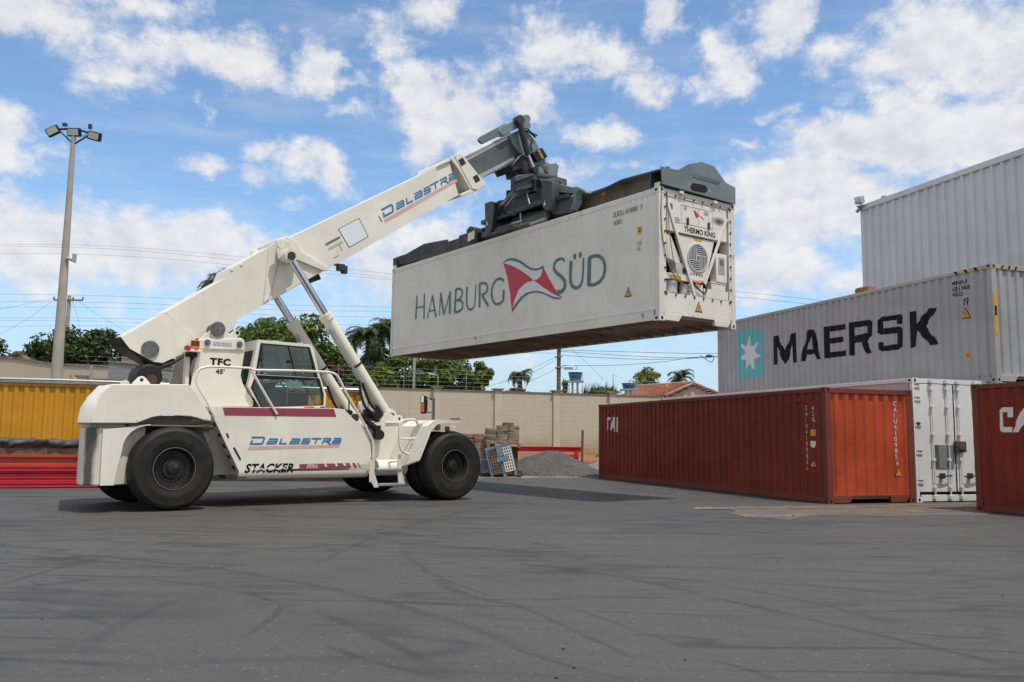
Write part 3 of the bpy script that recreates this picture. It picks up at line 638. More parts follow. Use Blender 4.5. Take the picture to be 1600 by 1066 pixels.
# white container with doors
Bh = 2.896
B = empty('shipping_container', ((9.425,20.236,0.000),1.89789,-0.00000)[0], (0, 0, ((9.425,20.236,0.000),1.89789,-0.00000)[1])); tag(B, 'white container with double doors standing between the two red containers', 'container', GRP)
f, r_ = shell(B, Bh, WHITEC, UNDER, post=0.10, gooseneck=False); r_.build('roof', PINKC, B)
mb = MB(); mb.box((0.15, -0.05, 0.17), (LEN-0.15, -0.03, Bh-0.10)); mb.build('side_wall', PINKC, B)
mb = MB(); mb.box((0.15, -WID+0.05, 0.17), (LEN-0.15, -WID+0.03, Bh-0.10)); mb.build('side_wall', PINKC, B)
mb = MB(); mb.box((LEN-0.05, -WID+0.1, 0.17), (LEN-0.03, -0.1, Bh-0.10)); mb.build('end_wall', PINKC, B)
for k, (y0, y1) in enumerate(((-0.105, -1.205), (-1.232, -WID+0.105))):
    dr = MB(); dr.box((0.012, y0, 0.235), (0.06, y1, Bh-0.135)); dr = dr.build('door', WHITEC, B, bevel=0.01)
    gk = MB()
    for a_, b_ in (((0.008, y0, 0.205), (0.05, y1, 0.233)), ((0.006, y0+0.001, 0.24), (0.05, y0+0.016, Bh-0.14))): gk.box(a_, b_)
    gk.build('gasket', BLACK, dr)
    for yb in ((y0-0.42, y0-0.88) if k == 0 else (y0-0.10, y0-0.62)):
        lb = MB(); lb.tube([(-0.035, yb, 0.10), (-0.035, yb, Bh-0.06)], 0.018, 10)
        for zz in (0.32, 0.95, 1.55, 2.2, 2.62): lb.box((-0.06, yb-0.04, zz), (0.011, yb+0.04, zz+0.06))
        for zz in (0.07, Bh-0.11): lb.box((-0.075, yb-0.05, zz), (0.0, yb+0.05, zz+0.09))
        lb.build('locking_bar', GALV if False else WHITEC, dr, bevel=0.005)
    hd = MB(); yh = y0-0.65 if k == 0 else y0-0.36
    hd.tube([(-0.06, yh-0.26, 0.62), (-0.075, yh, 0.60), (-0.06, yh+0.20, 0.595)], 0.016, 8); hd.box((-0.07, yh-0.05, 0.55), (0.011, yh+0.05, 0.67)); hd.build('handle', DARKSTEEL, dr)
    hg = MB(); yy = y0-0.03 if k == 0 else y1+0.03
    for zz in (0.42, 1.1, 1.75, 2.35, 2.66): hg.box((-0.01, yy-0.085, zz), (0.011, yy+0.085, zz+0.022)); hg.box((-0.006, yy-0.085, zz+0.09), (0.011, yy+0.085, zz+0.105))
    hg.build('hinge', GREYF, dr)
mb = MB(); mb.box((-0.006, -0.70, 0.79), (0.0115, -1.15, 1.33)); mb.build('blank_patch', plain('grey_overpaint', (0.20, 0.21, 0.21), 0.6, 0, 0.15), B)
mb = MB(); mb.box((-0.005, -0.60, 0.79), (0.0115, -0.695, 1.33)); mb.build('blank_patch', PINGREY, B)
mb = MB(); mb.box((-0.09, -1.16, 1.16), (0.0, -1.46, 1.42)); mb.box((-0.11, -1.22, 1.22), (-0.09, -1.40, 1.34)); mb.build('lock_box', RUSTBEAM, B, bevel=0.008)
mb = MB(); mb.box((-0.012, -0.10, 1.78), (0.008, -0.16, 1.86)); mb.build('latch', DARKSTEEL, B)

# hidden blue-grey container carrying the grey one
Eroot = dry_container('shipping_container', ((((11.669,20.673,2.855),1.89998,-0.00000)[0][0], ((11.669,20.673,2.855),1.89998,-0.00000)[0][1], 0), ((11.669,20.673,2.855),1.89998,-0.00000)[1], 0), ((11.669,20.673,2.855),1.89998,-0.00000)[0][2], BLUEGREY, BLUEGREY, GREYF, BLUEGREY, 'blue grey container mostly hidden underneath the grey container with the pale blue star panel', GRP)

# grey container on top
C = dry_container('shipping_container', ((11.669,20.673,2.855),1.89998,-0.00000), 2.896, GREYC, GREYC, GREYF, GREYC, 'grey container with huge black lettering and white star panel, stacked above the others', GRP)
d = side_decal(); q0 = 'z'
d.poly([(10.883,2.452), (10.794,2.471), (9.44,2.38), (9.383,2.338), (9.413,0.781), (9.483,0.751), (10.833,0.751), (10.92,0.799)], 0, 0.003)
st = [(10.216,2.284), (9.641,1.947), (9.461,1.421), (9.934,0.955), (10.455,0.92), (10.813,1.421), (10.732,2.007)]
cn = (sum(a for a, b_ in st)/7, sum(b_ for a, b_ in st)/7); sp = []
for i in range(7):
    a, b_ = st[i], st[(i+1) % 7]; sp.append(a); mxp = ((a[0]+b_[0])/2, (a[1]+b_[1])/2)
    sp.append((cn[0]+(mxp[0]-cn[0])*0.46, cn[1]+(mxp[1]-cn[1])*0.46))
d.poly(sp, 1, 0.006)
for lp in (
    [[(8.825,2.048), (8.56,2.06), (8.192,1.479), (7.812,2.038), (7.563,2.05), (7.55,1.075), (7.766,1.066), (7.774,1.658), (8.09,1.078), (8.25,1.07), (8.596,1.671), (8.595,1.077), (8.838,1.082)]],
    [[(7.417,1.084), (6.979,2.061), (6.677,2.046), (6.383,1.076), (6.611,1.082), (6.671,1.264), (7.09,1.269), (7.167,1.077)], [(7.024,1.436), (6.731,1.428), (6.86,1.843)]],
    [[(6.21,2.067), (5.253,2.044), (5.252,1.874), (5.968,1.883), (5.976,1.685), (5.331,1.677), (5.338,1.509), (5.984,1.512), (5.977,1.252), (5.254,1.247), (5.261,1.079), (6.215,1.081)]],
    [[(5.078,2.065), (4.194,2.043), (4.133,1.977), (4.153,1.562), (4.369,1.439), (4.161,1.071), (4.403,1.064), (4.592,1.433), (4.902,1.423), (4.91,1.067), (5.098,1.071)], [(4.89,1.88), (4.349,1.875), (4.358,1.672), (4.892,1.642)]],
    [[(3.893,1.994), (3.78,2.065), (3.036,2.047), (2.987,1.99), (2.998,1.769), (3.198,1.783), (3.206,1.907), (3.67,1.92), (3.68,1.727), (3.068,1.711), (2.997,1.647), (3.023,1.135), (3.122,1.072), (3.805,1.079), (3.896,1.144), (3.893,1.35), (3.691,1.341), (3.689,1.227), (3.21,1.236), (3.195,1.536), (3.821,1.554), (3.912,1.622)]],
    [[(2.728,2.067), (2.472,2.059), (2.476,1.717), (2.041,2.065), (1.732,2.054), (2.169,1.604), (1.732,1.089), (2.026,1.081), (2.471,1.531), (2.509,1.085), (2.737,1.074)]]):
    d.poly(lp, 2, 0.004)
for i, ln in enumerate(('MNBU', '621 368', '45G1')):
    pass
for (ln, pt, sz) in (('MNBU', [(1.236,2.541)][0], 0.145), ('621 368', [(1.232,2.389)][0], 0.145), ('45G1', [(1.227,2.248)][0], 0.145), ('45', [(0.891,2.074)][0], 0.125), ('51', [(0.896,1.993)][0], 0.115)):
    d.text(ln, pt, sz, 2, mirror=True, sx=1.1, offset=0.003)
(cx_, cz_) = [(0.854,1.645)][0]; tri_sticker(d, (cx_, cz_), 0.27, 0.30, 3, 2)
d.poly([(0.896,0.794), (0.78,0.793), (0.79,0.628), (0.906,0.628)], 3)
d.stroke([(0.875,0.741), (0.808,0.74)], 0.02, 2); d.stroke([(0.878,0.691), (0.811,0.69)], 0.02, 2)
d.build('lettering', [CYAN, FLAGWHITE, BLACKL, STICKY], C)
d = Decal(lambda s_, t_, l: (-l+0.004, s_, t_))
d.poly([(-0.03, 1.15), (-0.125, 1.15), (-0.125, 2.2), (-0.03, 2.2)], 0, 0.006)
d.poly([(-0.045, 1.62), (-0.11, 1.62), (-0.11, 1.86), (-0.045, 1.86)], 1, 0.008)
d.build('sticker', [STICKY, BLACKL], C)
d = Decal(lambda s_, t_, l: (s_, -0.008+l, t_))
for i in range(7): d.poly([(0.25+i*0.15, 2.80), (0.33+i*0.15, 2.80), (0.39+i*0.15, 2.886), (0.31+i*0.15, 2.886)], i % 2, 0.003)
d.build('hazard_stripes', [STICKY, BLACKL], C)
d = Decal(lambda s_, t_, l: (0.008-l, s_, t_))
for i in range(7): d.poly([(-0.20-i*0.11, 2.79), (-0.26-i*0.11, 2.79), (-0.31-i*0.11, 2.88), (-0.25-i*0.11, 2.88)], i % 2, 0.003)
d.build('hazard_stripes', [STICKY, BLACKL], C)
mb = MB()
for zz in (0.55, 1.2): mb.box((LEN, -0.10, zz), (LEN+0.10, -0.16, zz+0.22))
mb.tube([(LEN+0.06, -0.13, 0.1), (LEN+0.06, -0.13, 2.7)], 0.018, 8); mb.build('locking_bar', DARKSTEEL, C)

# second red container, at the right edge
Gc = dry_container('shipping_container', ((14.117,6.600,0.000),1.95477,-0.00000), 2.591, REDC, REDC, REDF, REDC, 'deep red container at the right edge with large white lettering cut by the frame', GRP)
d = side_decal()
d.poly([(11.593,2.051), (11.538,2.094), (11.297,2.099), (11.305,1.902), (11.394,1.898), (11.395,2.003), (11.499,1.999), (11.508,1.707), (11.33,1.706), (11.343,1.602), (11.556,1.602), (11.609,1.646)], 0)
d.poly([[(11.333,1.602), (11.064,2.08), (10.818,2.086), (10.847,1.613), (10.944,1.613), (10.935,1.763), (11.083,1.75), (11.175,1.601)], [(11.048,1.84), (10.929,1.853), (10.921,1.989), (10.964,1.99)]], 0)
d.build('lettering', [WHITEL], Gc)

# yellow container at the back left
Yc = dry_container('shipping_container', ((-5.080,29.200,0.000),-2.81522,-0.00000), 2.85, YELLOWC, YELLOWC, YELLOWC, GREYF, 'mustard yellow container behind the stacker and the red beams', GRP)
mb = MB(); mb.box((0.0, -0.3, 2.852), (LEN, 0.04, 2.90)); mb.tube([(0, 0.03, 2.93), (3, 0.03, 2.95), (6, 0.03, 2.93), (9, 0.03, 2.955), (LEN, 0.03, 2.94)], 0.04, 6); mb.build('roof_edge_strip', GALV, Yc)
mb = MB(); mb.tube([([(8.314,0,2.926), (8.347,0,3.459)][0][0], -0.1, 2.85), ([(8.314,0,2.926), (8.347,0,3.459)][1][0], -0.1, 3.45)], 0.05, 6); mb.build('post', GALV, Yc)

# ------------------------------------------------------------------ lifted reefer
HH = 2.896
Hc = empty('reefer_container', ((3.102,17.995,3.881),2.19005,-0.00510)[0], (0, ((3.102,17.995,3.881),2.19005,-0.00510)[2], ((3.102,17.995,3.881),2.19005,-0.00510)[1])); tag(Hc, 'white refrigerated container hanging from the spreader with flag logo and cooling unit end', 'container', GRP)
f, r_ = shell(Hc, HH, REEFERF, UNDER, post=0.13, rail=0.13, brail=0.24); r_.build('roof', REEFERE, Hc)
def seam(s_): return 0.0
SW = MB(); xs = [0.13]
k = 0.45
fl = []
while k < LEN-0.2:
    fl.append(k); k += 0.56
for sgn in (1, -1):
    SW = MB(); yb = -0.016 if sgn > 0 else -WID+0.016
    SW.box((0.13, yb, 0.24), (LEN-0.13, yb-sgn*0.05, HH-0.13))
    w_ = SW.build('side_wall', REEFER, Hc)
    RB = MB()
    for x in fl: RB.box((x-0.014, yb+sgn*0.005, 0.30), (x+0.014, yb-sgn*0.004, HH-0.14))
    for z in (0.30,): RB.box((0.14, yb+sgn*0.006, 0.255), (LEN-0.14, yb-sgn*0.004, 0.285))
    RB.build('panel_seam', plain('seam_white', (0.74, 0.735, 0.69), 0.45, 0, 0.04) if sgn > 0 else REEFER, w_, bevel=0.004)
    RV = MB()
    for i in range(70): RV.disc((0.2+i*0.17, yb+sgn*0.001, HH-0.165), 1, 0.011, 0.012, 6)
    RV.build('rivet', GREYF, w_)
mb = MB(); mb.box((LEN-0.06, -WID+0.13, 0.17), (LEN-0.02, -0.13, HH-0.12)); mb.build('end_wall', REEFERE, Hc)
d = Decal(lambda s_, t_, l: (s_, -0.011+l, t_))
W1 = 0.085
def zs(pts, w=0.085, w2=None, mi=0): d.stroke(pts, w, mi, 0.003, w2)
zs([(10.503,1.813), (10.543,1.072)]); zs([(10.039,1.815), (10.03,1.032)]); zs([(10.514,1.431), (10.034,1.417)], 0.05)
zs([(9.826,1.027), (9.544,1.695)], 0.045); zs([(9.56,1.704), (9.306,1.017)], 0.09); zs([(9.736,1.238), (9.385,1.239)], 0.045)
zs([(9.063,1.713), (9.105,1.035)], 0.05); zs([(9.063,1.713), (8.847,1.035)], 0.09); zs([(8.847,1.035), (8.522,1.69)], 0.045); zs([(8.522,1.698), (8.521,1.024)], 0.085)
zs([(8.204,1.717), (8.246,1.047)]); zs([(8.204,1.717), (8.008,1.707), (7.882,1.653), (7.844,1.559), (7.888,1.461), (8.03,1.389), (8.19,1.385)], 0.07); zs([(8.134,1.382), (7.925,1.354), (7.818,1.26), (7.826,1.131), (7.947,1.059), (8.106,1.039), (8.246,1.047)], 0.075)
zs([(7.604,1.706), (7.619,1.384), (7.597,1.179), (7.526,1.072), (7.398,1.029), (7.253,1.064), (7.178,1.168), (7.146,1.708)], 0.085, 0.045)
zs([(6.951,1.718), (6.94,1.04)]); zs([(6.95,1.71), (6.745,1.701), (6.603,1.646), (6.55,1.546), (6.59,1.445), (6.703,1.395), (6.849,1.377)], 0.07); zs([(6.823,1.377), (6.508,1.03)], 0.085)
zs([(5.787,1.626), (5.866,1.689), (6,1.722), (6.151,1.698), (6.284,1.603), (6.353,1.46), (6.348,1.301), (6.288,1.153), (6.174,1.056), (6.04,1.026), (5.89,1.05), (5.79,1.115)], 0.07); zs([(5.78,1.386), (5.789,1.094)], 0.085)
zs([(3.207,1.758), (3.262,1.824), (3.372,1.848), (3.513,1.832), (3.613,1.757), (3.626,1.644), (3.533,1.528), (3.331,1.403), (3.195,1.274), (3.179,1.146), (3.251,1.051), (3.36,1.021), (3.475,1.036)], 0.06, 0.11)
zs([(2.957,1.725), (2.983,1.416), (2.971,1.227), (2.911,1.107), (2.767,1.039), (2.626,1.063), (2.542,1.169), (2.511,1.348), (2.496,1.73)], 0.11, 0.05)
zs([(2.279,1.72), (2.301,1.042)], 0.12); zs([(2.279,1.71), (2.079,1.712), (1.922,1.677), (1.801,1.58), (1.735,1.429), (1.743,1.297), (1.799,1.171), (1.913,1.083), (2.074,1.038), (2.301,1.045)], 0.08)
for (cx_, cz_) in [(2.819,1.816), (2.619,1.821)]: d.poly([(cx_+0.055*math.cos(2*PI*i/14), cz_+0.075*math.sin(2*PI*i/14)) for i in range(14)], 0)
d.poly([(5.8,2.112), (5.623,2.143), (5.418,2.135), (5.127,2.045), (4.898,1.922), (4.673,1.8), (4.371,1.696), (4.068,1.729), (4.098,1.61), (4.17,1.516), (4.286,1.466), (4.436,1.457), (4.669,1.606), (4.951,1.768), (5.18,1.883), (5.414,1.987)], 2, 0.003)
d.poly([(4.447,1.452), (4.284,1.368), (4.07,1.241), (3.703,1.039), (3.298,0.869), (3.498,0.874), (3.857,1.004), (4.067,1.091), (4.28,1.144), (4.495,1.172), (4.659,1.166), (4.879,1.113), (5.074,1.019), (5.241,0.894), (5.353,0.778), (5.338,0.871), (5.273,1.033), (5.108,1.283), (4.941,1.379), (4.72,1.45)], 2, 0.003)
d.poly([(5.813,2.117), (5.414,1.987), (5.18,1.883), (4.951,1.768), (4.669,1.606), (4.458,1.46), (4.72,1.45), (4.941,1.379), (5.108,1.283), (5.273,1.033), (5.338,0.871), (5.381,0.74), (5.469,1.227), (5.623,1.728)], 1, 0.004)
d.poly([(4.426,1.453), (4.286,1.466), (4.17,1.516), (4.098,1.61), (4.052,1.724), (3.865,1.479), (3.603,1.154), (3.298,0.869), (3.703,1.039), (4.07,1.241), (4.284,1.368)], 1, 0.004)
d.poly([(5.855,2.12), (5.684,2.194), (5.478,2.203), (5.244,2.152), (5.014,2.054), (4.73,1.883), (4.508,1.782), (4.372,1.749), (4.212,1.748), (4.059,1.793), (4.036,1.712), (4.21,1.692), (4.371,1.696), (4.562,1.74), (4.785,1.844), (5.127,2.031), (5.417,2.125), (5.652,2.141)], 0, 0.005)
d.poly([(5.392,0.728), (5.349,0.838), (5.186,0.982), (4.991,1.1), (4.77,1.173), (4.55,1.192), (4.28,1.167), (4.067,1.114), (3.857,1.029), (3.651,0.949), (3.498,0.909), (3.283,0.867), (3.447,0.852), (3.65,0.898), (3.856,0.984), (4.066,1.065), (4.279,1.118), (4.495,1.145), (4.658,1.139), (4.878,1.08), (5.1,0.945), (5.256,0.821)], 0, 0.005)
(cx_, cz_) = [(1.462,2.517)][0]; d.text('SUDU 818081 3', (cx_, cz_-0.02), 0.165, 3, mirror=True, sx=0.86, offset=0.001)
(cx_, cz_) = [(1.443,2.3)][0]; d.text('45R1', (cx_, cz_), 0.165, 3, mirror=True, sx=0.86, offset=0.001)
d.poly([(0.671,2.129), (0.55,2.122), (0.55,1.961), (0.671,1.963)], 4)
for yy in (718, 730, 740): pass
d.stroke([(0.649,2.077), (0.572,2.075)], 0.025, 5); d.stroke([(0.649,2.018), (0.572,2.016)], 0.025, 5)
(cx_, cz_) = [(0.677,1.708)][0]; d.text('DE', (cx_, cz_), 0.13, 3, mirror=True, sx=0.8); d.text('01', (cx_, cz_-0.12), 0.13, 3, mirror=True, sx=0.8)
(cx_, cz_) = [(0.968,0.61)][0]; tri_sticker(d, (cx_, cz_), 0.23, 0.23, 4, 5)
d.build('lettering', [TEALL, FLAGRED, FLAGWHITE, GREYL, STICKY, BLACKL], Hc)
# the cooling unit end
UE = [(-0.245,2.745), (-2.252,2.79), (-2.212,0.551), (-0.212,0.577)]     # opening corners: top left, top right, bottom right, bottom left
yl, yr, zt, zb = -0.22, -2.24, 2.74, 0.62
unit = MB(); unit.box((0.32, -0.14, 0.40), (0.36, -WID+0.14, HH-0.13)); unit = unit.build('cooling_unit', UNITDARK, Hc)
fr_ = MB()
fr_.box((0.012, -0.13, 0.19), (0.30, yl, HH-0.12)); fr_.box((0.012, yr, 0.19), (0.30, -WID+0.13, HH-0.12))
fr_.box((0.014, yl+0.001, zt), (0.30, yr-0.001, HH-0.121)); fr_.box((0.014, yl+0.001, 0.191), (0.30, yr-0.001, zb))
fr_.build('unit_frame', REEFERE, unit, bevel=0.006)
bo = MB()
for i in range(8):
    t_ = i/7; yy = yl+(yr-yl)*t_
    for zz in (zt+0.03, zb-0.03): bo.disc((0.008, yy, zz), 0, 0.022, 0.03, 8)
for i in range(9):
    zz = zb+(zt-zb)*i/8
    for yy in (yl+0.04, yr-0.04): bo.disc((0.006, yy, zz), 0, 0.022, 0.03, 8)
bo.build('bolts', DARKSTEEL, unit)
TP = [(-0.372,1.99), (-2.137,1.967), (-0.376,2.663)]
zp = 1.98
up_ = MB(); up_.box((0.03, yl-0.05, zp), (0.20, yr+0.05, zt-0.002)); up_ = up_.build('evaporator_cover', REEFERE, unit, bevel=0.008)
ht = MB()
hy0, hy1, hz0, hz1 = -0.70, -1.72, 2.20, 2.62
for a_, b_ in (((hy0, hz0), (hy1, hz0+0.012)), ((hy0, hz1-0.012), (hy1, hz1)), ((hy0, hz0), (hy0-0.012, hz1)), ((hy1+0.012, hz0), (hy1, hz1)), ((-1.25, hz0), (-1.262, hz1))): ht.box((0.026, a_[0], a_[1]), (0.034, b_[0], b_[1]))
ht.build('hatch_outline', GREYF, up_)
lt = MB()
for yy in (-0.90, -1.58): lt.box((0.0, yy-0.03, 2.19), (0.03, yy+0.03, 2.35))
lt.build('latch', DARKSTEEL, up_, bevel=0.01)
d = Decal(lambda s_, t_, l: (0.03-l, s_, t_))
d.text('THERMO KING', (-0.80, 2.03), 0.165, 0, mirror=True, sx=0.90, offset=0.004)
d.poly([(-1.091,2.557), (-1.142,2.556), (-1.227,2.495), (-1.29,2.46), (-1.225,2.405), (-1.174,2.382)], 1); d.poly([(-1.29,2.46), (-1.363,2.448), (-1.461,2.361), (-1.375,2.399)], 1)
d.poly([(-0.36, 2.60), (-0.44, 2.59), (-0.45, 2.48), (-0.40, 2.43), (-0.36, 2.48)], 2)
for i in range(4): d.stroke([(-0.50, 2.30-i*0.035), (-0.64-0.03*(i % 2), 2.30-i*0.035)], 0.012, 3)
for i in range(3): d.stroke([(-0.78, 2.585-i*0.03), (-0.88, 2.585-i*0.03)], 0.01, 3); d.stroke([(-1.42, 2.57-i*0.03), (-1.58, 2.57-i*0.03)], 0.01, 3)
d.build('lettering', [BLACKL, FLAGRED, TEALL, GREYL], up_)
def mat_smudge():
    m, t, b = base_mat('soot_smudge')
    tcn = t.new('ShaderNodeTexCoord'); uvw = tcn.outputs['Object']
    v = t.vmath('SUBTRACT', uvw, (0.02, -1.93, 2.42)); v = t.vmath('MULTIPLY', v, (0.0, 1/0.36, 1/0.15))
    ln = t.math('ADD', t.vmath('LENGTH', v, out=1), t.math('MULTIPLY', t.math('SUBTRACT', t.noise(uvw, 8, 5, 0.6), 0.5), 0.7))
    c = t.mix(t.smooth(ln, 0.1, 1.0), (0.10, 0.09, 0.085), (0.72, 0.70, 0.62)); t.link(c, b.inputs['Base Color']); b.inputs['Roughness'].default_value = 0.55
    return m
d = Decal(lambda s_, t_, l: (0.03-l, s_, t_)); d.poly([(-1.60, 2.26), (-2.18, 2.26), (-2.18, 2.60), (-1.60, 2.60)], 0, 0.002); d.build('soot_mark', [mat_smudge()], up_)
# condenser fan cover between the two diagonal struts
fc = MB(); fc.prism([(-0.62, 1.95), (-1.80, 1.95), (-1.50, 0.98), (-1.05, 0.98)], 0, 0.06, 0.18); fc = fc.build('fan_cover', REEFERE, unit, bevel=0.01)
FCY, FCZ, FR_ = -1.245, 1.50, 0.31
rg = MB(); rg.lathe([(FR_-0.02, -0.0), (FR_+0.012, -0.0), (FR_+0.012, 0.03), (FR_-0.02, 0.03)], (0.035, FCY, FCZ), 0, 40, close=True); rg.build('fan_ring', REEFGREY, fc)
dk = MB(); dk.disc((0.058, FCY, FCZ), 0, FR_-0.01, 0.006, 40); dk.build('fan_opening', UNITDARK, fc)
gr = MB()
for q in range(4):
    for i in range(6):
        o_ = 0.055+i*0.045
        # four pinwheel quadrants of straight slats
        a0, a1 = -0.06, math.sqrt(max(0.0, (FR_-0.02)**2-o_**2))
        if a1 < 0.02: continue
        if q == 0: gr.box((0.040, FCY+o_, FCZ+a0), (0.052, FCY+o_+0.020, FCZ+a1))
        if q == 1: gr.box((0.041, FCY+a0, FCZ-o_), (0.051, FCY+a1, FCZ-o_-0.020))
        if q == 2: gr.box((0.042, FCY-o_, FCZ-a0), (0.050, FCY-o_-0.020, FCZ-a1))
        if q == 3: gr.box((0.043, FCY-a0, FCZ+o_), (0.049, FCY-a1, FCZ+o_+0.020))
gr.box((0.034, FCY-0.07, FCZ-0.08), (0.05, FCY+0.07, FCZ+0.08)); gr.build('fan_grille', REEFGREY, fc)
mb = MB(); mb.box((0.031, FCY-0.04, FCZ-0.05), (0.0335, FCY+0.035, FCZ+0.04)); mb.build('fan_badge', TEALL, fc)
d = Decal(lambda s_, t_, l: (0.06-l, s_, t_))
for i in range(5): d.stroke([(-1.02-i*0.085, 1.12), (-1.06-i*0.085, 1.12)], 0.05, 0)
d.poly([(-1.10, 1.94), (-1.42, 1.94), (-1.36, 1.88), (-1.16, 1.88)], 1)
d.build('fan_cover_marks', [GREYL, STICKY], fc)
sv = MB()
for a_, b_ in (((-0.26, 2.62), (-1.10, 0.64)), ((-2.17, 2.52), (-1.42, 0.92))):
    n_ = Vector((b_[0]-a_[0], b_[1]-a_[1])).normalized(); w_ = Vector((-n_.y, n_.x))*0.035
    sv.prism([(a_[0]+w_.x, a_[1]+w_.y), (b_[0]+w_.x, b_[1]+w_.y), (b_[0]-w_.x, b_[1]-w_.y), (a_[0]-w_.x, a_[1]-w_.y)], 0, -0.004, 0.024)
sv.build('strut', REEFERE, unit, bevel=0.006)
mb = MB(); mb.prism([(-0.27, 1.93), (-0.40, 1.93), (-0.72, 1.40), (-0.72, 1.28), (-0.27, 1.40)], 0, 0.07, 0.25); mb.build('side_duct', REEFERE, unit, bevel=0.008)
mb = MB(); mb.box((0.05, -0.56, 1.05), (0.24, -1.0, 1.32)); mb.box((0.04, -0.62, 1.06), (0.05, -0.80, 1.24)); mb.build('pump_box', REEFGREY, unit, bevel=0.008)
mb = MB(); mb.box((0.04, -0.23, 0.93), (0.16, -1.04, 1.06)); tr_ = mb.build('tray', REEFERE, unit, bevel=0.006)
mb = MB(); mb.box((0.034, -0.36, 0.945), (0.041, -0.70, 1.03)); mb.build('label_plate', STICKY, unit)
mb = MB(); mb.disc((0.2, -0.52, 0.78), 2, 0.16, 0.26, 24); mb.disc((0.16, -0.90, 0.76), 2, 0.10, 0.22, 20); mb.build('compressor', REEFGREY, unit)
mb = MB(); mb.tube([(0.2, -0.55, 1.15), (0.06, -0.75, 1.20), (0.06, -0.90, 1.16), (0.2, -1.0, 1.15)], 0.03, 8); mb.disc((0.06, -0.80, 1.15), 0, 0.06, 0.06, 16); mb.build('pipework', DARKSTEEL, unit)
cb = MB(); cb.box((0.01, -1.80, 1.02), (0.2, -2.16, 1.68)); cb = cb.build('controller', REEFERE, unit, bevel=0.012)
mb = MB(); mb.box((0.006, -1.87, 1.20), (0.012, -2.08, 1.60)); mb.build('keypad', GREYF, cb, bevel=0.004)
mb = MB(); mb.box((0.002, -1.92, 1.42), (0.007, -2.04, 1.54)); mb.build('display', plain('green_display', (0.12, 0.17, 0.13), 0.3), cb)
mb = MB(); mb.box((0.03, -1.66, 0.84), (0.2, -2.13, 1.02-0.004)); mb.box((0.02, -1.64, 0.985), (0.2, -2.15, 1.012)); mb.build('battery_box', REEFERE, unit, bevel=0.006)
mb = MB(); mb.box((0.012, -1.40, 0.625), (0.05, -2.20, 0.83)); mb.build('lower_panel', REEFERE, unit, bevel=0.006)
mb = MB(); mb.box((0.03, -0.98, 0.625), (0.1, -1.38, 0.90)); mb.build('centre_panel', REEFERE, unit, bevel=0.006)
mb = MB(); mb.tube(arc_pts([(0.02, -0.95, 1.0), (-0.01, -1.15, 0.82), (-0.01, -1.35, 0.72), (-0.01, -1.46, 0.80), (0.03, -1.40, 0.95)]), 0.016, 6); mb.build('black_cable', HOSE, unit)
mb = MB(); mb.tube(arc_pts([(0.05, -1.0, 0.98), (0.0, -1.15, 0.92), (0.0, -1.3, 0.95), (0.05, -1.36, 1.0)]), 0.02, 6); mb.build('orange_cable', ORANGE, unit)
TAN = plain('tan_cable', (0.30, 0.20, 0.11), 0.6)
mb = MB(); mb.tube(arc_pts([(0.0, -0.08, 2.84), (-0.012, -0.05, 2.3), (-0.012, -0.10, 1.75), (-0.012, -0.26, 1.25), (-0.012, -0.55, 0.92), (-0.012, -0.85, 0.74), (0.03, -1.0, 0.72)]), 0.011, 6)
mb.tube(arc_pts([(-0.005, -0.24, 2.82), (-0.012, -0.26, 2.3), (-0.012, -0.34, 1.7), (-0.012, -0.48, 1.15), (-0.012, -0.66, 0.90), (-0.012, -0.85, 0.82), (0.03, -1.05, 0.98)]), 0.011, 6); mb.build('loose_cable', TAN, unit)
d = Decal(lambda s_, t_, l: (0.012-l, s_, t_)); tri_sticker(d, (-1.22, 0.28), 0.24, 0.24, 0, 1)
for i in range(13): d.stroke([(-2.32, 2.5-i*0.125), (-2.32, 2.42-i*0.125)], 0.05, 2)
d.build('sticker', [STICKY, BLACKL, GREYL], Hc)

# ------------------------------------------------------------------ reach stacker
(MO, MYAW, _t) = ((-7.042,17.071,0.000),0.67495,-0.00000)
RS = empty('reach_stacker', MO, (0, 0, MYAW)); tag(RS, 'cream white reach stacker with blue lettered boom lifting the refrigerated container', 'reach stacker')
MW = Matrix.Translation(MO) @ Matrix.Rotation(MYAW, 4, 'Z')
HFR = ((3.102,17.995,3.881),2.19005,-0.00510)
HW = Matrix.Translation(HFR[0]) @ Euler((0, HFR[2], HFR[1])).to_matrix().to_4x4()
H2M = MW.inverted() @ HW
def h2m(v): return H2M @ Vector(v)
def prof(mb, pts, y0, y1, mi=0): return mb.prism([(p_[0], p_[1]) for p_ in pts], 1, y0, y1, mi)

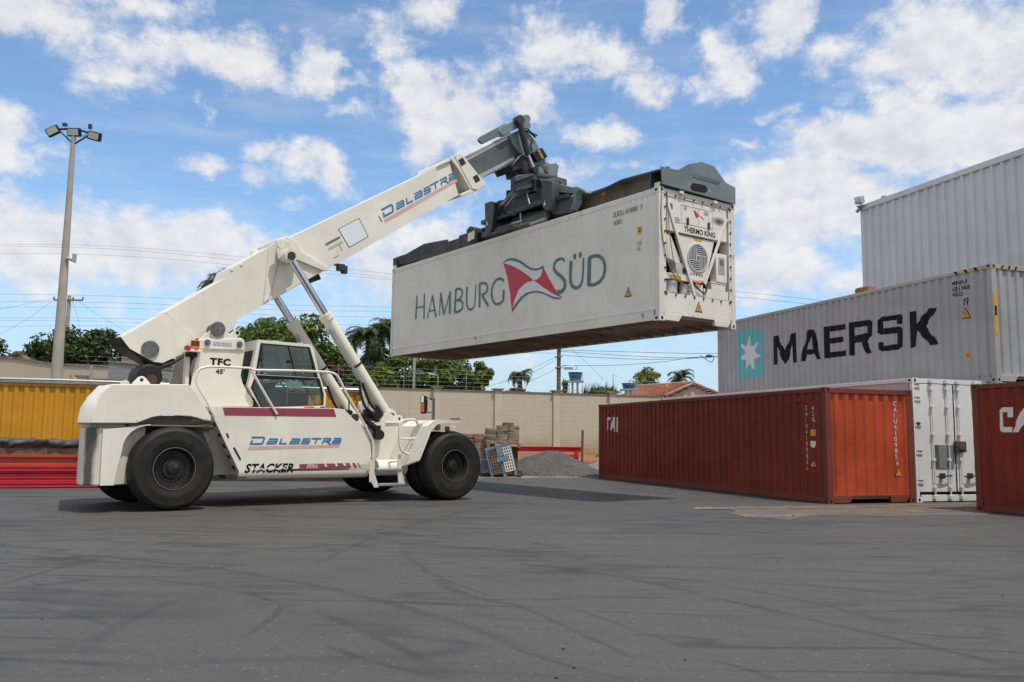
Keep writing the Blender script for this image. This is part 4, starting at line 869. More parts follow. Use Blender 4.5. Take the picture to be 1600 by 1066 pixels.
# wheels
def wheel(x, yo, side, r=0.75, w=0.47, rimr=0.36, dish=0.10, seen=True):
    e = empty('wheel', (x, yo-side*w/2, r)); e.parent = RS
    h = w/2
    prof_ = [(rimr, -h*0.72), (rimr+0.035, -h*0.90), (rimr+0.06, -h*0.93), (r*0.66, -h*0.99), (r*0.69, -h*1.005), (r*0.71, -h*0.99), (r*0.80, -h*0.99), (r*0.87, -h*0.95), (r*0.885, -h*0.955), (r*0.90, -h*0.92), (r*0.955, -h*0.78), (r*0.985, -h*0.55), (r, -h*0.2)]
    prof_ = prof_ + [(a, -b_) for a, b_ in reversed(prof_)]
    MB().lathe(prof_, (0, 0, 0), 1, 72, close=True).build('tyre', TYRE, e, angle=50)
    s_ = side   # +1 outward = +y
    o = h*0.86
    rp = [(rimr+0.012, o-0.02), (rimr+0.018, o+0.012), (rimr-0.004, o+0.014), (rimr-0.012, o-0.02), (rimr-0.03, o-0.05), (rimr-0.045, o-dish*0.9), (rimr-0.10, o-dish), (rimr-0.16, o-dish-0.005), (rimr-0.175, o-dish+0.03), (0.115, o-dish+0.03), (0.11, o-dish+0.06), (0.09, o-dish+0.07), (0.0008, o-dish+0.07)]
    rm = MB().lathe([(a, s_*b_) for a, b_ in rp], (0, 0, 0), 1, 48)
    rm.lathe([(a, -s_*b_) for a, b_ in rp[:6]] + [(0.0008, -s_*(o-dish))], (0, 0, 0), 1, 32)
    rm = rm.build('rim', RIM, e, angle=30)
    if seen: MB().lathe([(rimr+0.006, s_*(o+0.006)), (rimr+0.020, s_*(o+0.006)), (rimr+0.020, s_*(o+0.020)), (rimr+0.006, s_*(o+0.020))], (0, 0, 0), 1, 56, close=True).build('rim_ring', PINGREY, rm)
    if seen:
        bl = MB()
        for k in range(20):
            a = 2*PI*k/20; bl.disc(((rimr-0.125)*math.cos(a), s_*(o-dish+0.008), (rimr-0.125)*math.sin(a)), 1, 0.018, 0.03, 6)
        for k in range(24):
            a = 2*PI*k/24+0.1; bl.disc(((rimr-0.062)*math.cos(a), s_*(o-dish+0.012), (rimr-0.062)*math.sin(a)), 1, 0.013, 0.03, 6)
        bl.build('wheel_bolts', RIM, rm)
    return e
wheel(-0.13, -1.85, -1); wheel(-0.13, 1.05, 1)
XF = 5.80
for s_ in (-1, 1):
    wheel(XF, s_*2.10, s_, rimr=0.33, dish=0.13); wheel(XF, s_*1.53, s_, rimr=0.33, seen=False)
mb = MB(); mb.tube([(-0.13, -1.4, 0.75), (-0.13, 0.6, 0.75)], 0.16, 14); mb.box((-0.35, -0.6, 0.6), (0.1, 0.6, 0.95)); mb.build('rear_axle', DARKSTEEL, RS)
mb = MB(); mb.tube([(XF, -1.9, 0.75), (XF, 1.9, 0.75)], 0.22, 14); mb.box((XF-0.3, -0.5, 0.5), (XF+0.3, 0.5, 1.05)); mb.build('front_axle', DARKSTEEL, RS)

# chassis
ch = MB()
for s_ in (-1, 1):
    a, b_ = (-0.98, -0.78) if s_ < 0 else (0.78, 0.98)
    prof(ch, [(-0.85, 0.75), (1.3, 0.55), (5.0, 0.55), (6.3, 0.75), (6.45, 1.1), (6.2, 1.45), (5.0, 1.70), (4.6, 1.75), (4.0, 1.45), (1.0, 1.45), (-0.85, 1.45)], a, b_)
ch.box((-0.85, -0.775, 0.9), (1.6, 0.775, 1.40)); ch.box((4.6, -0.775, 0.8), (6.1, 0.775, 1.25))
ch.build('chassis', CREAM2, RS, bevel=0.01)
mb = MB(); mb.box((1.6, -0.77, 0.62), (4.6, 0.77, 1.35)); mb.build('drive_train', DARKSTEEL, RS)

# right hand chassis cheek with the lift cylinder bracket
cp = MB()
prof(cp, [(4.288,1.663), (4.499,1.667), (4.541,1.747), (4.569,1.841), (4.643,1.896), (4.798,1.873), (4.845,1.829), (5.016,1.844), (5.071,1.814), (5.091,1.747), (5.068,1.679), (5.078,0.851), (4.978,0.586), (4.37,0.595), (4.304,1.219)], -1.02, -0.99)
prof(cp, [(4.635,1.67), (4.681,1.684), (5.068,1.701), (5.069,1.674), (4.636,1.654)], -1.05, -1.015)
cp.build('cylinder_bracket', CREAM, RS, bevel=0.006)
mb = MB(); prof(mb, [(x, z) for x, z in [(4.929,1.776), (5.155,1.869), (5.321,1.858), (5.387,0.91), (4.961,0.911)]], 0.99, 1.02); mb.build('cylinder_bracket', CREAM, RS)
hl = [(4.997,1.769)][0]
mb = MB(); mb.disc((hl[0], -1.024, hl[1]), 1, 0.028, 0.012, 14); mb.build('lug_hole', BLACK, RS)

# side body panel with rounded sill
PANEL = [(0.526,1.879), (0.649,1.592), (1.147,0.659), (3.909,0.778), (3.987,0.937), (3.954,1.232), (3.806,1.551), (3.544,1.713), (3.314,1.917), (3.124,1.929)]
pm = MB(); prof(pm, PANEL, -1.6, -1.585)
EDGE = [(0.526,1.879), (0.649,1.592), (1.147,0.659)]
pm.prism([(EDGE[0][0], EDGE[0][1]), (EDGE[2][0], EDGE[2][1]), (EDGE[2][0]+0.02, EDGE[2][1]), (EDGE[0][0]+0.02, EDGE[0][1])], 1, -1.584, -1.30)
bp = pm.build('body_panel', CREAM, RS, bevel=0.004)
zb0 = PANEL[2][1]; xs0, xs1 = PANEL[2][0]-0.01, PANEL[3][0]+0.02
sp_ = [(-1.6, zb0+0.004), (-1.597, zb0-0.05), (-1.575, zb0-0.10), (-1.53, zb0-0.135), (-1.47, zb0-0.15), (-1.30, zb0-0.15), (-1.30, zb0+0.004)]
sl_ = MB(); sl_.prism(sp_, 0, xs0, xs1); sl_.build('sill', CREAM2, bp, angle=60)
sh = MB()
for i in range(6):
    t_ = (i+0.5)/6; x = EDGE[0][0]*(1-t_)+EDGE[2][0]*t_; z = EDGE[0][1]*(1-t_)+EDGE[2][1]*t_-0.02
    ang = math.atan2(EDGE[2][1]-EDGE[0][1], EDGE[2][0]-EDGE[0][0])
    sh.obox((x-0.002, -1.44, z), (0.07, 0.10, 0.006), (0, -ang, 0))
sh.build('step_hole', BLACK, bp)
mb = MB()
for (u0, u1) in [(0.866,1.391), (0.907,1.312)], [(1.02,1.125), (1.158,0.9)]:
    mb.tube([(u0[0], -1.601, u0[1]), (u1[0], -1.601, u1[1])], 0.017, 8)
mb.build('slot', BLACK, bp)
dm = Decal(lambda s_, t_, l: (s_, -1.6-l, t_))
dm.poly([(0.769,1.872), (3.074,1.918), (3.137,1.754), (0.813,1.722)], 0)
def dalastra(d, O, U, V, blue, pink, white, bar=True, w=0.022):
    # lettering on a unit-length baseline; U, V are 2D vectors for one unit along and up
    def mp(p_): return (O[0]+U[0]*p_[0]+V[0]*p_[1], O[1]+U[1]*p_[0]+V[1]*p_[1])
    def q(pts): return [mp(((x-160)/1145, (285-y)/1145)) for x, y in pts]
    k = math.hypot(*U)
    def S(pts, ww=w): d.stroke(q(pts), ww*k*0.74, blue, 0.003)
    S([(178, 200), (318, 200), (330, 210), (312, 262), (296, 273), (172, 273), (190, 232)], 0.026)
    for ox in (0, 278): S([(385+ox, 219), (478+ox, 219), (487+ox, 226), (470+ox, 271), (366+ox, 271), (380+ox, 245), (474+ox, 245)])
    S([(540, 212), (518, 271), (604, 271)])
    S([(898, 218), (814, 218), (800, 244), (888, 246), (872, 271), (778, 271)])
    S([(912, 216), (1042, 216)]); S([(984, 218), (960, 276)])
    S([(1062, 216), (1155, 216), (1163, 224), (1150, 244), (1068, 246), (1050, 276)]); S([(1108, 246), (1164, 288)])
    S([(1206, 216), (1290, 216), (1299, 224), (1283, 271), (1188, 271), (1200, 245), (1288, 245)])
    if bar:
        d.poly(q([(152, 300), (1290, 290), (1278, 325), (142, 342)]), pink, 0.0025)
        ang = math.atan2(U[1], U[0]); at = q([(490, 330)])[0]
        d.text('LOGISTICS', at, 0.036*k, white, 0.0045, spacing=2.1, rot=ang, shear=0.1)
o_ = [(1.326,1.171), (3.27,1.198), (1.319,1.316)]
U_ = (o_[1][0]-o_[0][0], o_[1][1]-o_[0][1]); Lk = math.hypot(*U_)
dalastra(dm, o_[0], U_, (-U_[1]*0+0.0, Lk*1.0), 1, 2, 3)
tx = [(1.243,0.651), (2.239,0.68), (1.248,0.814)]
fs_ = (tx[1][0]-tx[0][0])/4.55
dm.text('STACKER', tx[0], fs_*1.05, 4, 0.003, shear=0.32, offset=0.045*fs_, spacing=1.10, sx=0.95)
dm.stroke([(1.411,0.707), (1.473,0.736), (1.523,0.705), (1.586,0.727), (1.636,0.688), (1.699,0.734), (1.765,0.702), (1.846,0.732), (1.929,0.7), (2.01,0.738), (2.095,0.706)], 0.018, 3, 0.0085)
dm.poly([(2.364,0.8), (2.899,0.808), (2.953,0.703), (2.372,0.694)], 0)
for a_ in ('1112,515 1225,512 1253,578 1145,582', '',): pass
for pl in ([(2.942,0.806), (3.138,0.809), (3.193,0.703), (3.003,0.701)], [(3.185,0.81), (3.319,0.813), (3.378,0.704), (3.251,0.703)], [(3.374,0.812), (3.473,0.815), (3.522,0.708), (3.433,0.705)], [(3.533,0.814), (3.601,0.815), (3.654,0.708), (3.592,0.707)], [(3.655,0.816), (3.681,0.816), (3.745,0.708), (3.719,0.707)]): dm.poly(pl, 0)
pp = [(2.516,0.705), (2.753,0.709), (2.512,0.787)]
for k in range(2):
    a_ = pp[0][0]+k*(pp[1][0]-pp[0][0])*0.30; wv_ = (pp[1][0]-pp[0][0])*0.24; hh_ = pp[2][1]-pp[0][1]
    dm.stroke([(a_+0.01, pp[0][1]+hh_*0.05), (a_+0.03, pp[0][1]+hh_), (a_+wv_+0.02, pp[0][1]+hh_), (a_+wv_, pp[0][1]+hh_*0.4), (a_+0.035, pp[0][1]+hh_*0.4)], 0.012, 3, 0.005)
a_ = pp[0][0]+0.62*(pp[1][0]-pp[0][0]); wv_ = (pp[1][0]-pp[0][0])*0.36; hh_ = pp[2][1]-pp[0][1]
dm.stroke([(a_, pp[0][1]+hh_*0.05), (a_+0.03, pp[0][1]+hh_), (a_+wv_*0.5, pp[0][1]+hh_*0.3), (a_+wv_, pp[0][1]+hh_), (a_+wv_*0.95, pp[0][1]+hh_*0.05)], 0.012, 3, 0.005)
dm.build('lettering', [MAROON, BLUEL, PINKBAR, WHITEL, BLACKL], bp)
# deck and left hand body
dk = MB(); dk.box((0.75, -1.58, 1.84), (3.2, 1.58, 1.87)); dk.box((3.0, -1.58, 1.55), (3.85, -1.02, 1.58)); dk.build('deck', CREAM2, RS)
mb = MB(); prof(mb, PANEL, 1.585, 1.6); mb.prism([(-a, b_) for a, b_ in sp_], 0, xs0, xs1); mb.build('body_panel', CREAM, RS)
mb = MB(); mb.box((0.9, -1.58, 0.55), (1.3, -1.2, 0.6)); mb.build('underside_plate', DARKSTEEL, RS)

# rear hood and counterweight
FEN = [(-1.556,1.531), (-1.49,1.801), (-1.419,2.034), (-1.26,2.207), (0.033,2.269), (0.14,2.215), (0.502,1.705), (0.514,1.609), (0.4,1.617), (0.274,1.657), (0.133,1.688), (-0.074,1.693), (-0.409,1.681), (-0.54,1.654), (-0.636,1.614), (-0.794,1.544)]
hd = MB(); RX = FEN[0][0]
FENI = [FEN[0], FEN[1], FEN[2], FEN[3], FEN[4], FEN[5], FEN[6], FEN[7]]
hd.prism(FEN, 1, -1.75, -1.05)
# rear of the hood: chamfered near corner, then swept forward across the machine
hz0, hz1 = FEN[0][1], FEN[3][1]
top_ = [(FEN[2][0], FEN[2][1]), (FEN[3][0], FEN[3][1])]
plan = [(RX+0.03, -1.74), (RX-0.12, -1.42), (RX-0.06, -1.10), (RX+0.40, 1.10), (RX+0.75, 1.30), (0.4, 1.30), (0.4, -1.04), (RX+0.3, -1.04)]
def hood_ring(z, ins): return [(x+(ins if k < 5 else 0), y*(1-0.02*ins), z) for k, (x, y) in enumerate(plan)]
rings = [hood_ring(hz0, 0.0), hood_ring(FEN[1][1], 0.035), hood_ring(FEN[2][1]-0.04, FEN[2][0]-RX), hood_ring(hz1-0.015, FEN[3][0]-RX)]
n_ = len(plan); vs = [p_ for r_ in rings for p_ in r_]
hd.add(vs, [(a*n_+k, a*n_+(k+1) % n_, (a+1)*n_+(k+1) % n_, (a+1)*n_+k) for a in range(3) for k in range(n_)] + [tuple(3*n_+k for k in range(n_)), tuple(range(n_-1, -1, -1))])
hood = hd.build('rear_hood', CREAM, RS, bevel=0.012)
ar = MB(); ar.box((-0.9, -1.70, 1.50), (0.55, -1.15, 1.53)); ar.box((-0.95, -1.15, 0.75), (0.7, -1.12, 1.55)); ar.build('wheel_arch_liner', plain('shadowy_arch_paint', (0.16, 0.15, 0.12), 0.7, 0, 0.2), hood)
mb = MB(); pt = [(-0.382,1.757), (-0.171,1.763), (-0.167,1.691), (-0.378,1.685)]; prof(mb, pt, -1.753, -1.75); mb.build('blank_label', FLAGWHITE, hood)
mb = MB()
for pt in [(-0.779,1.601), (0.431,1.667)]: mb.disc((pt[0], -1.752, pt[1]), 1, 0.03, 0.01, 14)
mb.build('reflector', FLAGWHITE, hood)
def mat_soot():
    m, t, b = base_mat('exhaust_stained_paint')
    ob = t.new('ShaderNodeTexCoord').outputs['Object']; sx = t.new('ShaderNodeSeparateXYZ'); t.link(ob, sx.inputs[0])
    a = t.vmath('LENGTH', t.vmath('MULTIPLY', t.vmath('SUBTRACT', ob, (-1.50, -1.58, 0)), (1, 1, 0)), out=1)
    a = t.math('ADD', a, t.math('MULTIPLY', t.math('SUBTRACT', t.noise(t.mapping(ob, (4, 4, 1.2)), 1.5, 5, 0.6), 0.5), 0.22))
    c = t.mix(t.smooth(t.noise(ob, 2.5, 5, 0.6), 0.3, 0.75), (0.60, 0.57, 0.50), (0.68, 0.65, 0.57))
    c = t.mix(t.smooth(a, 0.05, 0.17, 0.92, 0.0), c, (0.045, 0.042, 0.040))
    st = t.noise(t.mapping(ob, (9, 9, 0.6)), 1.5, 5, 0.65); c = t.mix(t.math('MULTIPLY', t.smooth(st, 0.55, 0.8), 0.45), c, (0.12, 0.10, 0.085))
    t.link(c, b.inputs['Base Color']); b.inputs['Roughness'].default_value = 0.5
    return m
# counterweight with rounded rear corners, cut away towards the wheel
cwb = MB()
ct, cb_ = FEN[0][1]-0.075, 0.47
rcx, rcy, rr_ = -1.25, -1.36, 0.33
pl = [(-1.10, -1.66), (-1.20, -1.69)] + [(rcx-rr_*math.sin(a*PI/2/7), rcy-rr_*math.cos(a*PI/2/7)) for a in range(8)] + [(-1.54, -1.0), (-1.12, 0.95), (-1.05, 1.15), (-0.9, 1.2), (-0.9, -1.4)]
cwb.prism(pl, 2, cb_, ct)
cwb.prism([(-1.10, -1.5), (-1.48, -1.42), (-1.50, -1.0), (-1.08, 0.9), (-0.9, 1.1), (-0.9, -1.5)], 2, ct, ct+0.11)
CW = cwb.build('counterweight', mat_soot(), RS, bevel=0.02, angle=50)
cw2 = MB(); cw2.box((-0.898, -1.40, 0.50), (-0.72, 1.10, 1.10)); cw2.prism([(-1.095, -1.655), (-0.72, -1.45), (-1.095, -1.45)], 2, cb_, 1.35); cw2.box((-1.09, -1.45, 1.10), (-0.55, -1.2, 1.50)); cw2.build('counterweight_lobe', CREAM2, CW, bevel=0.02)
cwa = MB(); n_ = 8
ap = [(-1.33, 1.42), (-0.55, 1.53)] + [(-0.55-0.45*math.sin(i*PI/2/n_), 1.08+0.43*math.cos(i*PI/2/n_)) for i in range(n_+1)] + [(-1.06, 0.75), (-1.10, cb_), (-1.33, cb_)]
cwa.prism(ap, 1, -1.715, -1.70); cwa.build('side_plate', CREAM, CW, bevel=0.005)
# lifting eyes and reel on the hood
lg = MB()
ey = [(-0.85,2.242), (-0.743,2.372), (-0.678,2.396), (-0.628,2.378), (-0.521,2.258)]; prof(lg, ey, -1.47, -1.44)
ey2 = [(-0.379,2.374), (-0.302,2.457), (-0.246,2.468), (-0.166,2.384)]; prof(lg, ey2, 1.18, 1.21)
lg = lg.build('lifting_eye', CREAM, hood, bevel=0.005)
eh = [(-0.681,2.325)][0]
mb = MB(); mb.disc((eh[0], -1.472, eh[1]), 1, 0.03, 0.008, 14); mb.build('eye_hole', BLACK, lg)
rl = [(-0.307,2.449)][0]
mb = MB(); mb.lathe([(0.0008, -0.10), (0.20, -0.10), (0.235, -0.07), (0.24, 0.0), (0.235, 0.5), (0.22, 0.55), (0.0008, 0.55)], (rl[0], -0.55, rl[1]), 1, 32); mb.lathe([(0.0008, -0.12), (0.10, -0.12), (0.12, -0.095)], (rl[0], -0.55, rl[1]), 1, 24); mb.build('air_cleaner', BLACK, RS)
mb = MB(); mb.disc((rl[0]+0.02, -0.68, rl[1]-0.07), 1, 0.11, 0.02, 20); mb.build('air_cleaner_cap', plain('rusty_red_cap', (0.07, 0.025, 0.02), 0.6), RS)
mb = MB(); mb.box((rl[0]-0.2, -0.6, 2.0), (rl[0]+0.2, 0.1, rl[1]-0.2)); mb.tube([(rl[0]+0.3, 0.1, 2.2), (rl[0]+0.3, 0.1, 2.62), (rl[0]+0.75, 0.1, 2.62), (rl[0]+0.75, 0.1, 2.2)], 0.03, 8); mb.build('engine_bracket', CREAM2, RS)

# tower plates carrying the boom pivot
TW = [(0.568,3.237), (0.624,3.264), (0.676,3.353), (0.75,3.39), (0.803,3.479), (0.878,3.517), (0.963,3.525), (1.043,3.485), (1.099,3.381), (1.166,3.379), (1.254,3.441), (1.331,3.487), (1.385,3.453), (1.38,3.389), (1.319,3.322), (1.419,3.318), (1.482,3.272), (1.496,3.068), (1.465,2.792), (1.436,2.556), (1.484,2.402), (1.614,2.194), (1.829,1.94), (0.846,1.908), (0.695,1.903), (0.45,2.295), (0.533,2.846), (0.563,2.981)]
tw = MB(); prof(tw, TW, -0.70, -0.66); prof(tw, TW, 0.66, 0.70)
towr = tw.build('tower', CREAM, RS, bevel=0.006)
mb = MB(); cf = [(0.54,3.224), (1.408,3.307), (1.471,3.253), (1.472,3.072), (0.55,3.035)]; prof(mb, cf, -0.73, -0.702); mb.build('pivot_cap', CREAM, towr, bevel=0.01)
pv = [(0.913,3.456), (0.716,3.174), (1.366,3.187), (1.326,3.426)]
mb = MB(); mb.disc((pv[0][0], -0.725, pv[0][1]), 1, 0.145, 0.06, 32); mb.lathe([(0.0008, -0.02), (0.02, -0.02), (0.02, 0.0)], (pv[0][0], -0.75, pv[0][1]), 1, 10)
for k in range(8): mb.disc((pv[0][0]+0.11*math.cos(k*PI/4), -0.757, pv[0][1]+0.11*math.sin(k*PI/4)), 1, 0.012, 0.01, 6)
mb.disc((pv[0][0], 0.725, pv[0][1]), 1, 0.145, 0.06, 32); mb.tube([(pv[0][0], -0.69, pv[0][1]), (pv[0][0], 0.69, pv[0][1])], 0.12, 20); mb.build('boom_pin', PINGREY, towr)
mb = MB()
for q in pv[1:3]: mb.disc((q[0], -0.745, q[1]), 1, 0.058, 0.03, 18); mb.disc((q[0], -0.765, q[1]), 1, 0.03, 0.02, 12)
mb.build('bolt', PINGREY, towr)
mb = MB(); mb.disc((pv[3][0], -0.703, pv[3][1]), 1, 0.035, 0.01, 14); mb.build('lug_hole', BLACK, towr)
mb = MB(); pt = [(0.802,3.214), (1.236,3.241), (1.241,3.14), (0.807,3.122)]; prof(mb, pt, -0.733, -0.730); mb.build('data_plate', FLAGWHITE, towr)
dt = Decal(lambda s_, t_, l: (s_, -0.733-l, t_))
for k in range(3):
    x = pt[3][0]+0.03
    while x < pt[2][0]-0.06:
        ln_ = rnd.uniform(0.02, 0.06); dt.stroke([(x, pt[3][1]+0.015+k*0.026), (x+ln_, pt[3][1]+0.015+k*0.026)], 0.010, 0); x += ln_+0.018
dt.build('plate_print', [GREYL], towr)
dt = Decal(lambda s_, t_, l: (s_, -0.70-l, t_))
q = [(0.803,2.742), (0.927,2.57)]
dt.text('TFC', q[0], 0.185, 0, 0.003, sx=1.15, offset=0.010, spacing=1.15); dt.text("45'", q[1], 0.125, 0, 0.003, sx=1.1, offset=0.006, spacing=1.1)
dt.build('lettering', [BLACKL], towr)
mb = MB(); mb.box((0.35, -0.66, 1.9), (0.42, -0.50, 3.1)); mb.box((1.2, -0.655, 1.9), (1.3, 0.655, 2.9)); mb.build('tower_web', CREAM2, towr)
hs = MB(); hq = [(0.534,2.932), (0.455,2.794), (0.427,2.621), (0.463,2.434), (0.46,2.339)]
for k, (yy, dx) in enumerate(((-0.60, 0.0), (-0.52, 0.03), (-0.44, -0.03), (-0.36, 0.02))):
    hs.tube(arc_pts([(a+dx, yy, b_) for a, b_ in hq]), 0.020, 8)
hs.build('hydraulic_hose', HOSE, RS)
# beacon lamps on the tower bracket
bq = [(0.381,2.961), (0.548,2.973), (0.461,3.072), (0.452,3.241), (0.315,3.02)]
mb = MB(); mb.box((bq[0][0]-0.02, -0.86, bq[0][1]), (bq[1][0]+0.05, -0.70, bq[0][1]+0.05)); mb.box((bq[0][0]-0.16, -0.82, bq[0][1]+0.0), (bq[0][0]-0.02, -0.74, bq[0][1]+0.02)); mb.build('lamp_bracket', CREAM, RS, bevel=0.006)
bc = MB(); bc.lathe([(0.0008, 0.0), (0.085, 0.0), (0.085, 0.05), (0.078, 0.06), (0.072, 0.165), (0.06, 0.18), (0.0008, 0.185)], (bq[2][0], -0.79, bq[0][1]+0.05), 2, 24); bc.build('beacon', AMBER, RS)
mb = MB(); mb.disc((bq[2][0], -0.79, bq[0][1]+0.145), 2, 0.082, 0.13, 24); mb.build('beacon_cap', plain('brown_lens_cap', (0.13, 0.035, 0.015), 0.3), RS)
mb = MB(); mb.disc((bq[4][0], -0.79, bq[4][1]), 1, 0.055, 0.06, 18); mb.build('tail_lamp', REDLENS, RS)
mb = MB(); mb.box((0.30, -0.78, bq[0][1]-0.10), (0.52, -0.70, bq[0][1]-0.01)); mb.build('junction_box', BLACK, RS, bevel=0.01)

# ------------------------------------------------------------------ boom
# (x, half width, z): outline of the right side, top edge then bottom edge
BT = [(-0.808,3.184), (-0.033,3.726)]
T1 = [(-0.914,3.155), (-0.815,3.175), (-0.042,3.722)]       # tail, wide
T2 = [(-0.028,3.733), (1.047,4.498), (1.157,4.567), (1.237,4.789), (1.388,4.889), (2.106,5.401)]
T3 = [(2.472,5.611), (6.223,7.977), (6.587,8.245)]
B3_ = [(6.911,7.405), (3.49,5.115), (3.422,5.048), (1.405,3.719)]
B2_ = [(1.406,3.716), (1.318,3.497), (1.01,3.215), (0.598,3.277)]
B1_ = [(0.588,3.273), (0.508,3.032), (0.156,2.837), (-0.031,2.733), (-0.207,2.746), (-0.649,2.971), (-0.821,3.175)]
def side(poly, y0, y1, mb): prof(mb, poly, y0, y1)
bm_ = MB()
tail = T1[1:] + B1_
main = T2 + [T3[0], T3[1], T3[2], B3_[0], B3_[1], B3_[3], B2_[0], B2_[1], B2_[2], B1_[0]]
wt, wm = 0.55, 0.42
def shellpoly(mb, poly, w, th):
    prof(mb, poly, -w, -w+th); prof(mb, poly, w-th, w)
prof(bm_, tail, -0.45, -0.415); prof(bm_, tail, 0.20, 0.235)
prof(bm_, main, -wm, wm)
p0, p1 = T1[1], T1[2]
bm_.add([(p0[0], -0.42, p0[1]-0.004), (p1[0], -0.42, p1[1]-0.004), (p1[0], 0.21, p1[1]-0.004), (p0[0], 0.21, p0[1]-0.004)], [(0, 1, 2, 3)])
boom = bm_.build('boom', CREAM, RS, bevel=0.012)
bl = MB()
T0 = [(-0.909,3.157), (-0.811,3.189), (-0.644,2.979), (-0.202,2.754), (-0.025,2.735), (0.192,2.841), (0.224,2.797), (-0.022,2.68), (-0.197,2.675), (-0.656,2.933), (-0.785,2.998)]
prof(bl, T0, -0.41, 0.19); bl.build('boom_tail_liner', BLACK, boom)
mb = MB()
hs = [(-0.043,2.675), (0.203,2.782), (0.463,2.985), (0.581,3.081)]
for k in range(3): mb.tube(arc_pts([(a-0.02*k, -0.5+0.08*k, b_-0.03*k) for a, b_ in hs]), 0.022, 8)
mb.build('hose_loop', HOSE, boom)
pq = [(-0.282,2.98)][0]
mb = MB(); mb.disc((pq[0], -0.46, pq[1]), 1, 0.165, 0.05, 32)
for k in range(6): mb.disc((pq[0]+0.11*math.cos(k*PI/3), -0.487, pq[1]+0.11*math.sin(k*PI/3)), 1, 0.014, 0.012, 6)
mb.build('retract_cylinder_pin', PINGREY, boom)
# upper and lower stiffeners, cylinder ear
st_ = MB()
rb = [(2.024,5.36), (2.125,5.45), (2.196,5.114), (2.223,5.05), (2.069,4.224), (1.944,4.104)]; prof(st_, rb, -0.46, -0.421); prof(st_, rb, 0.421, 0.46)
eb = [(2.051,5.342), (2.08,5.457), (2.172,5.505), (2.288,5.489), (2.441,5.384), (2.503,5.274), (2.473,5.067), (2.387,5.004), (2.246,5.018), (2.122,5.068)]; prof(st_, eb, -0.72, -0.66); prof(st_, eb, 0.66, 0.72)
eb2 = [(2.169,5.407), (2.199,5.524), (2.293,5.573), (2.411,5.557), (2.566,5.45), (2.629,5.339), (2.599,5.127), (2.511,5.064), (2.242,5.129)]; prof(st_, eb2, -0.659, 0.659)
gs = [(2.609,5.381), (2.66,5.371), (3.397,5.057), (3.343,4.99), (3.248,4.991), (2.597,5.155)]; prof(st_, gs, -0.50, -0.421); prof(st_, gs, 0.421, 0.50)
gp = [(2.625,5.355), (3.343,5.02), (3.141,4.889), (2.126,4.203), (2.245,5.061)]; prof(st_, gp, -0.435, 0.435)
br = [(1.164,4.57), (1.245,4.793), (1.292,4.839), (1.395,4.896), (2.063,5.384), (2.083,5.33), (1.407,4.865), (1.37,4.728), (1.269,4.633)]; bq_ = [(1.248,4.775), (1.447,4.904)]
for q in bq_: st_.disc((q[0], -0.425, q[1]-0.03), 1, 0.03, 0.02, 12)
st_.build('boom_stiffener', CREAM, boom, bevel=0.01)
eq = [(2.16,5.375), (2.356,5.128)]
mb = MB(); mb.disc((eq[0][0], -0.725, eq[0][1]), 1, 0.085, 0.02, 24); mb.build('ear_boss', CREAM, boom)
# collar at the boom end
cl = MB()
ca = [(6.189,7.959), (6.268,8.089), (6.578,8.271), (6.619,8.326), (6.829,8.456), (6.958,8.463), (7.047,8.384), (7.457,7.682), (7.392,7.596), (6.94,7.365), (6.905,7.402), (7.26,7.625), (6.695,8.325), (6.58,8.192)]
cg = [(6.565,8.296), (6.703,8.363), (7.012,8.005), (7.295,7.626), (7.436,7.627), (7.371,7.578), (7.217,7.61), (6.816,8.091)]; prof(cl, cg, -0.475, 0.475)
ce = [(6.703,8.37), (6.859,8.469), (6.946,8.452), (7.699,7.852), (7.7,7.796), (7.458,7.621), (7.282,7.623)]; prof(cl, ce, -0.49, -0.40); prof(cl, ce, 0.40, 0.49)
ctp = [(6.222,7.978), (6.281,8.097), (6.591,8.289), (6.614,8.204)]; prof(cl, ctp, -0.47, 0.47)
cbt = [(6.919,7.416), (7.296,7.637), (7.473,7.645), (7.407,7.585), (6.963,7.366)]; prof(cl, cbt, -0.47, 0.47)
cl.build('boom_collar', CREAM, boom, bevel=0.012)
wp = [(6.945,8.257), (7.403,7.915)]
mb = MB()
for q in wp:
    mb.obox((q[0], -0.488, q[1]), (0.17, 0.02, 0.17), (0, -R(36), 0))
    for k in range(4): mb.disc((q[0]+0.05*math.cos(k*PI/2+0.8), -0.502, q[1]+0.05*math.sin(k*PI/2+0.8)), 1, 0.018, 0.012, 6)
mb.build('wear_pad', DARKSTEEL, boom)
db = Decal(lambda s_, t_, l: (s_, -0.42-l, t_))
o_ = [(4.789,6.452), (6.858,7.84), (4.746,6.619)]
U_ = (o_[1][0]-o_[0][0], o_[1][1]-o_[0][1]); Lk = math.hypot(*U_)
dalastra(db, o_[0], U_, (-U_[1], U_[0]), 0, 1, 2)
db.poly([(3.622,5.993), (4.141,6.341), (4.402,5.943), (3.914,5.607)], 3, 0.003)
db.poly([(3.643,5.994), (4.134,6.323), (4.38,5.943), (3.92,5.627)], 4, 0.005)
for a_ in ([(3.334,5.596), (3.677,5.822)], [(3.407,5.499), (3.751,5.724)]): db.stroke(a_, 0.045, 5); db.stroke(a_, 0.022, 6, 0.006)
for a_ in ([(3.663,5.646), (3.745,5.517)], [(3.534,5.32), (3.68,5.405)]): db.stroke(a_, 0.012, 5)
for k in range(5): db.stroke([(x, z) for x, z in [(4.657,6.47), (4.743,6.358)]], 0.03, 5) if k == 0 else None
db.build('lettering', [BLUEL, PINKBAR, WHITEL, BLACKL, BLUEGREYPANEL, GREYL, plain('cream_gap', (0.68, 0.64, 0.53), 0.4, 0, 0.03)], boom)
wl = MB()
lq = [(3.488,5.18), (3.677,5.19), (3.732,5.133), (3.129,4.833)]
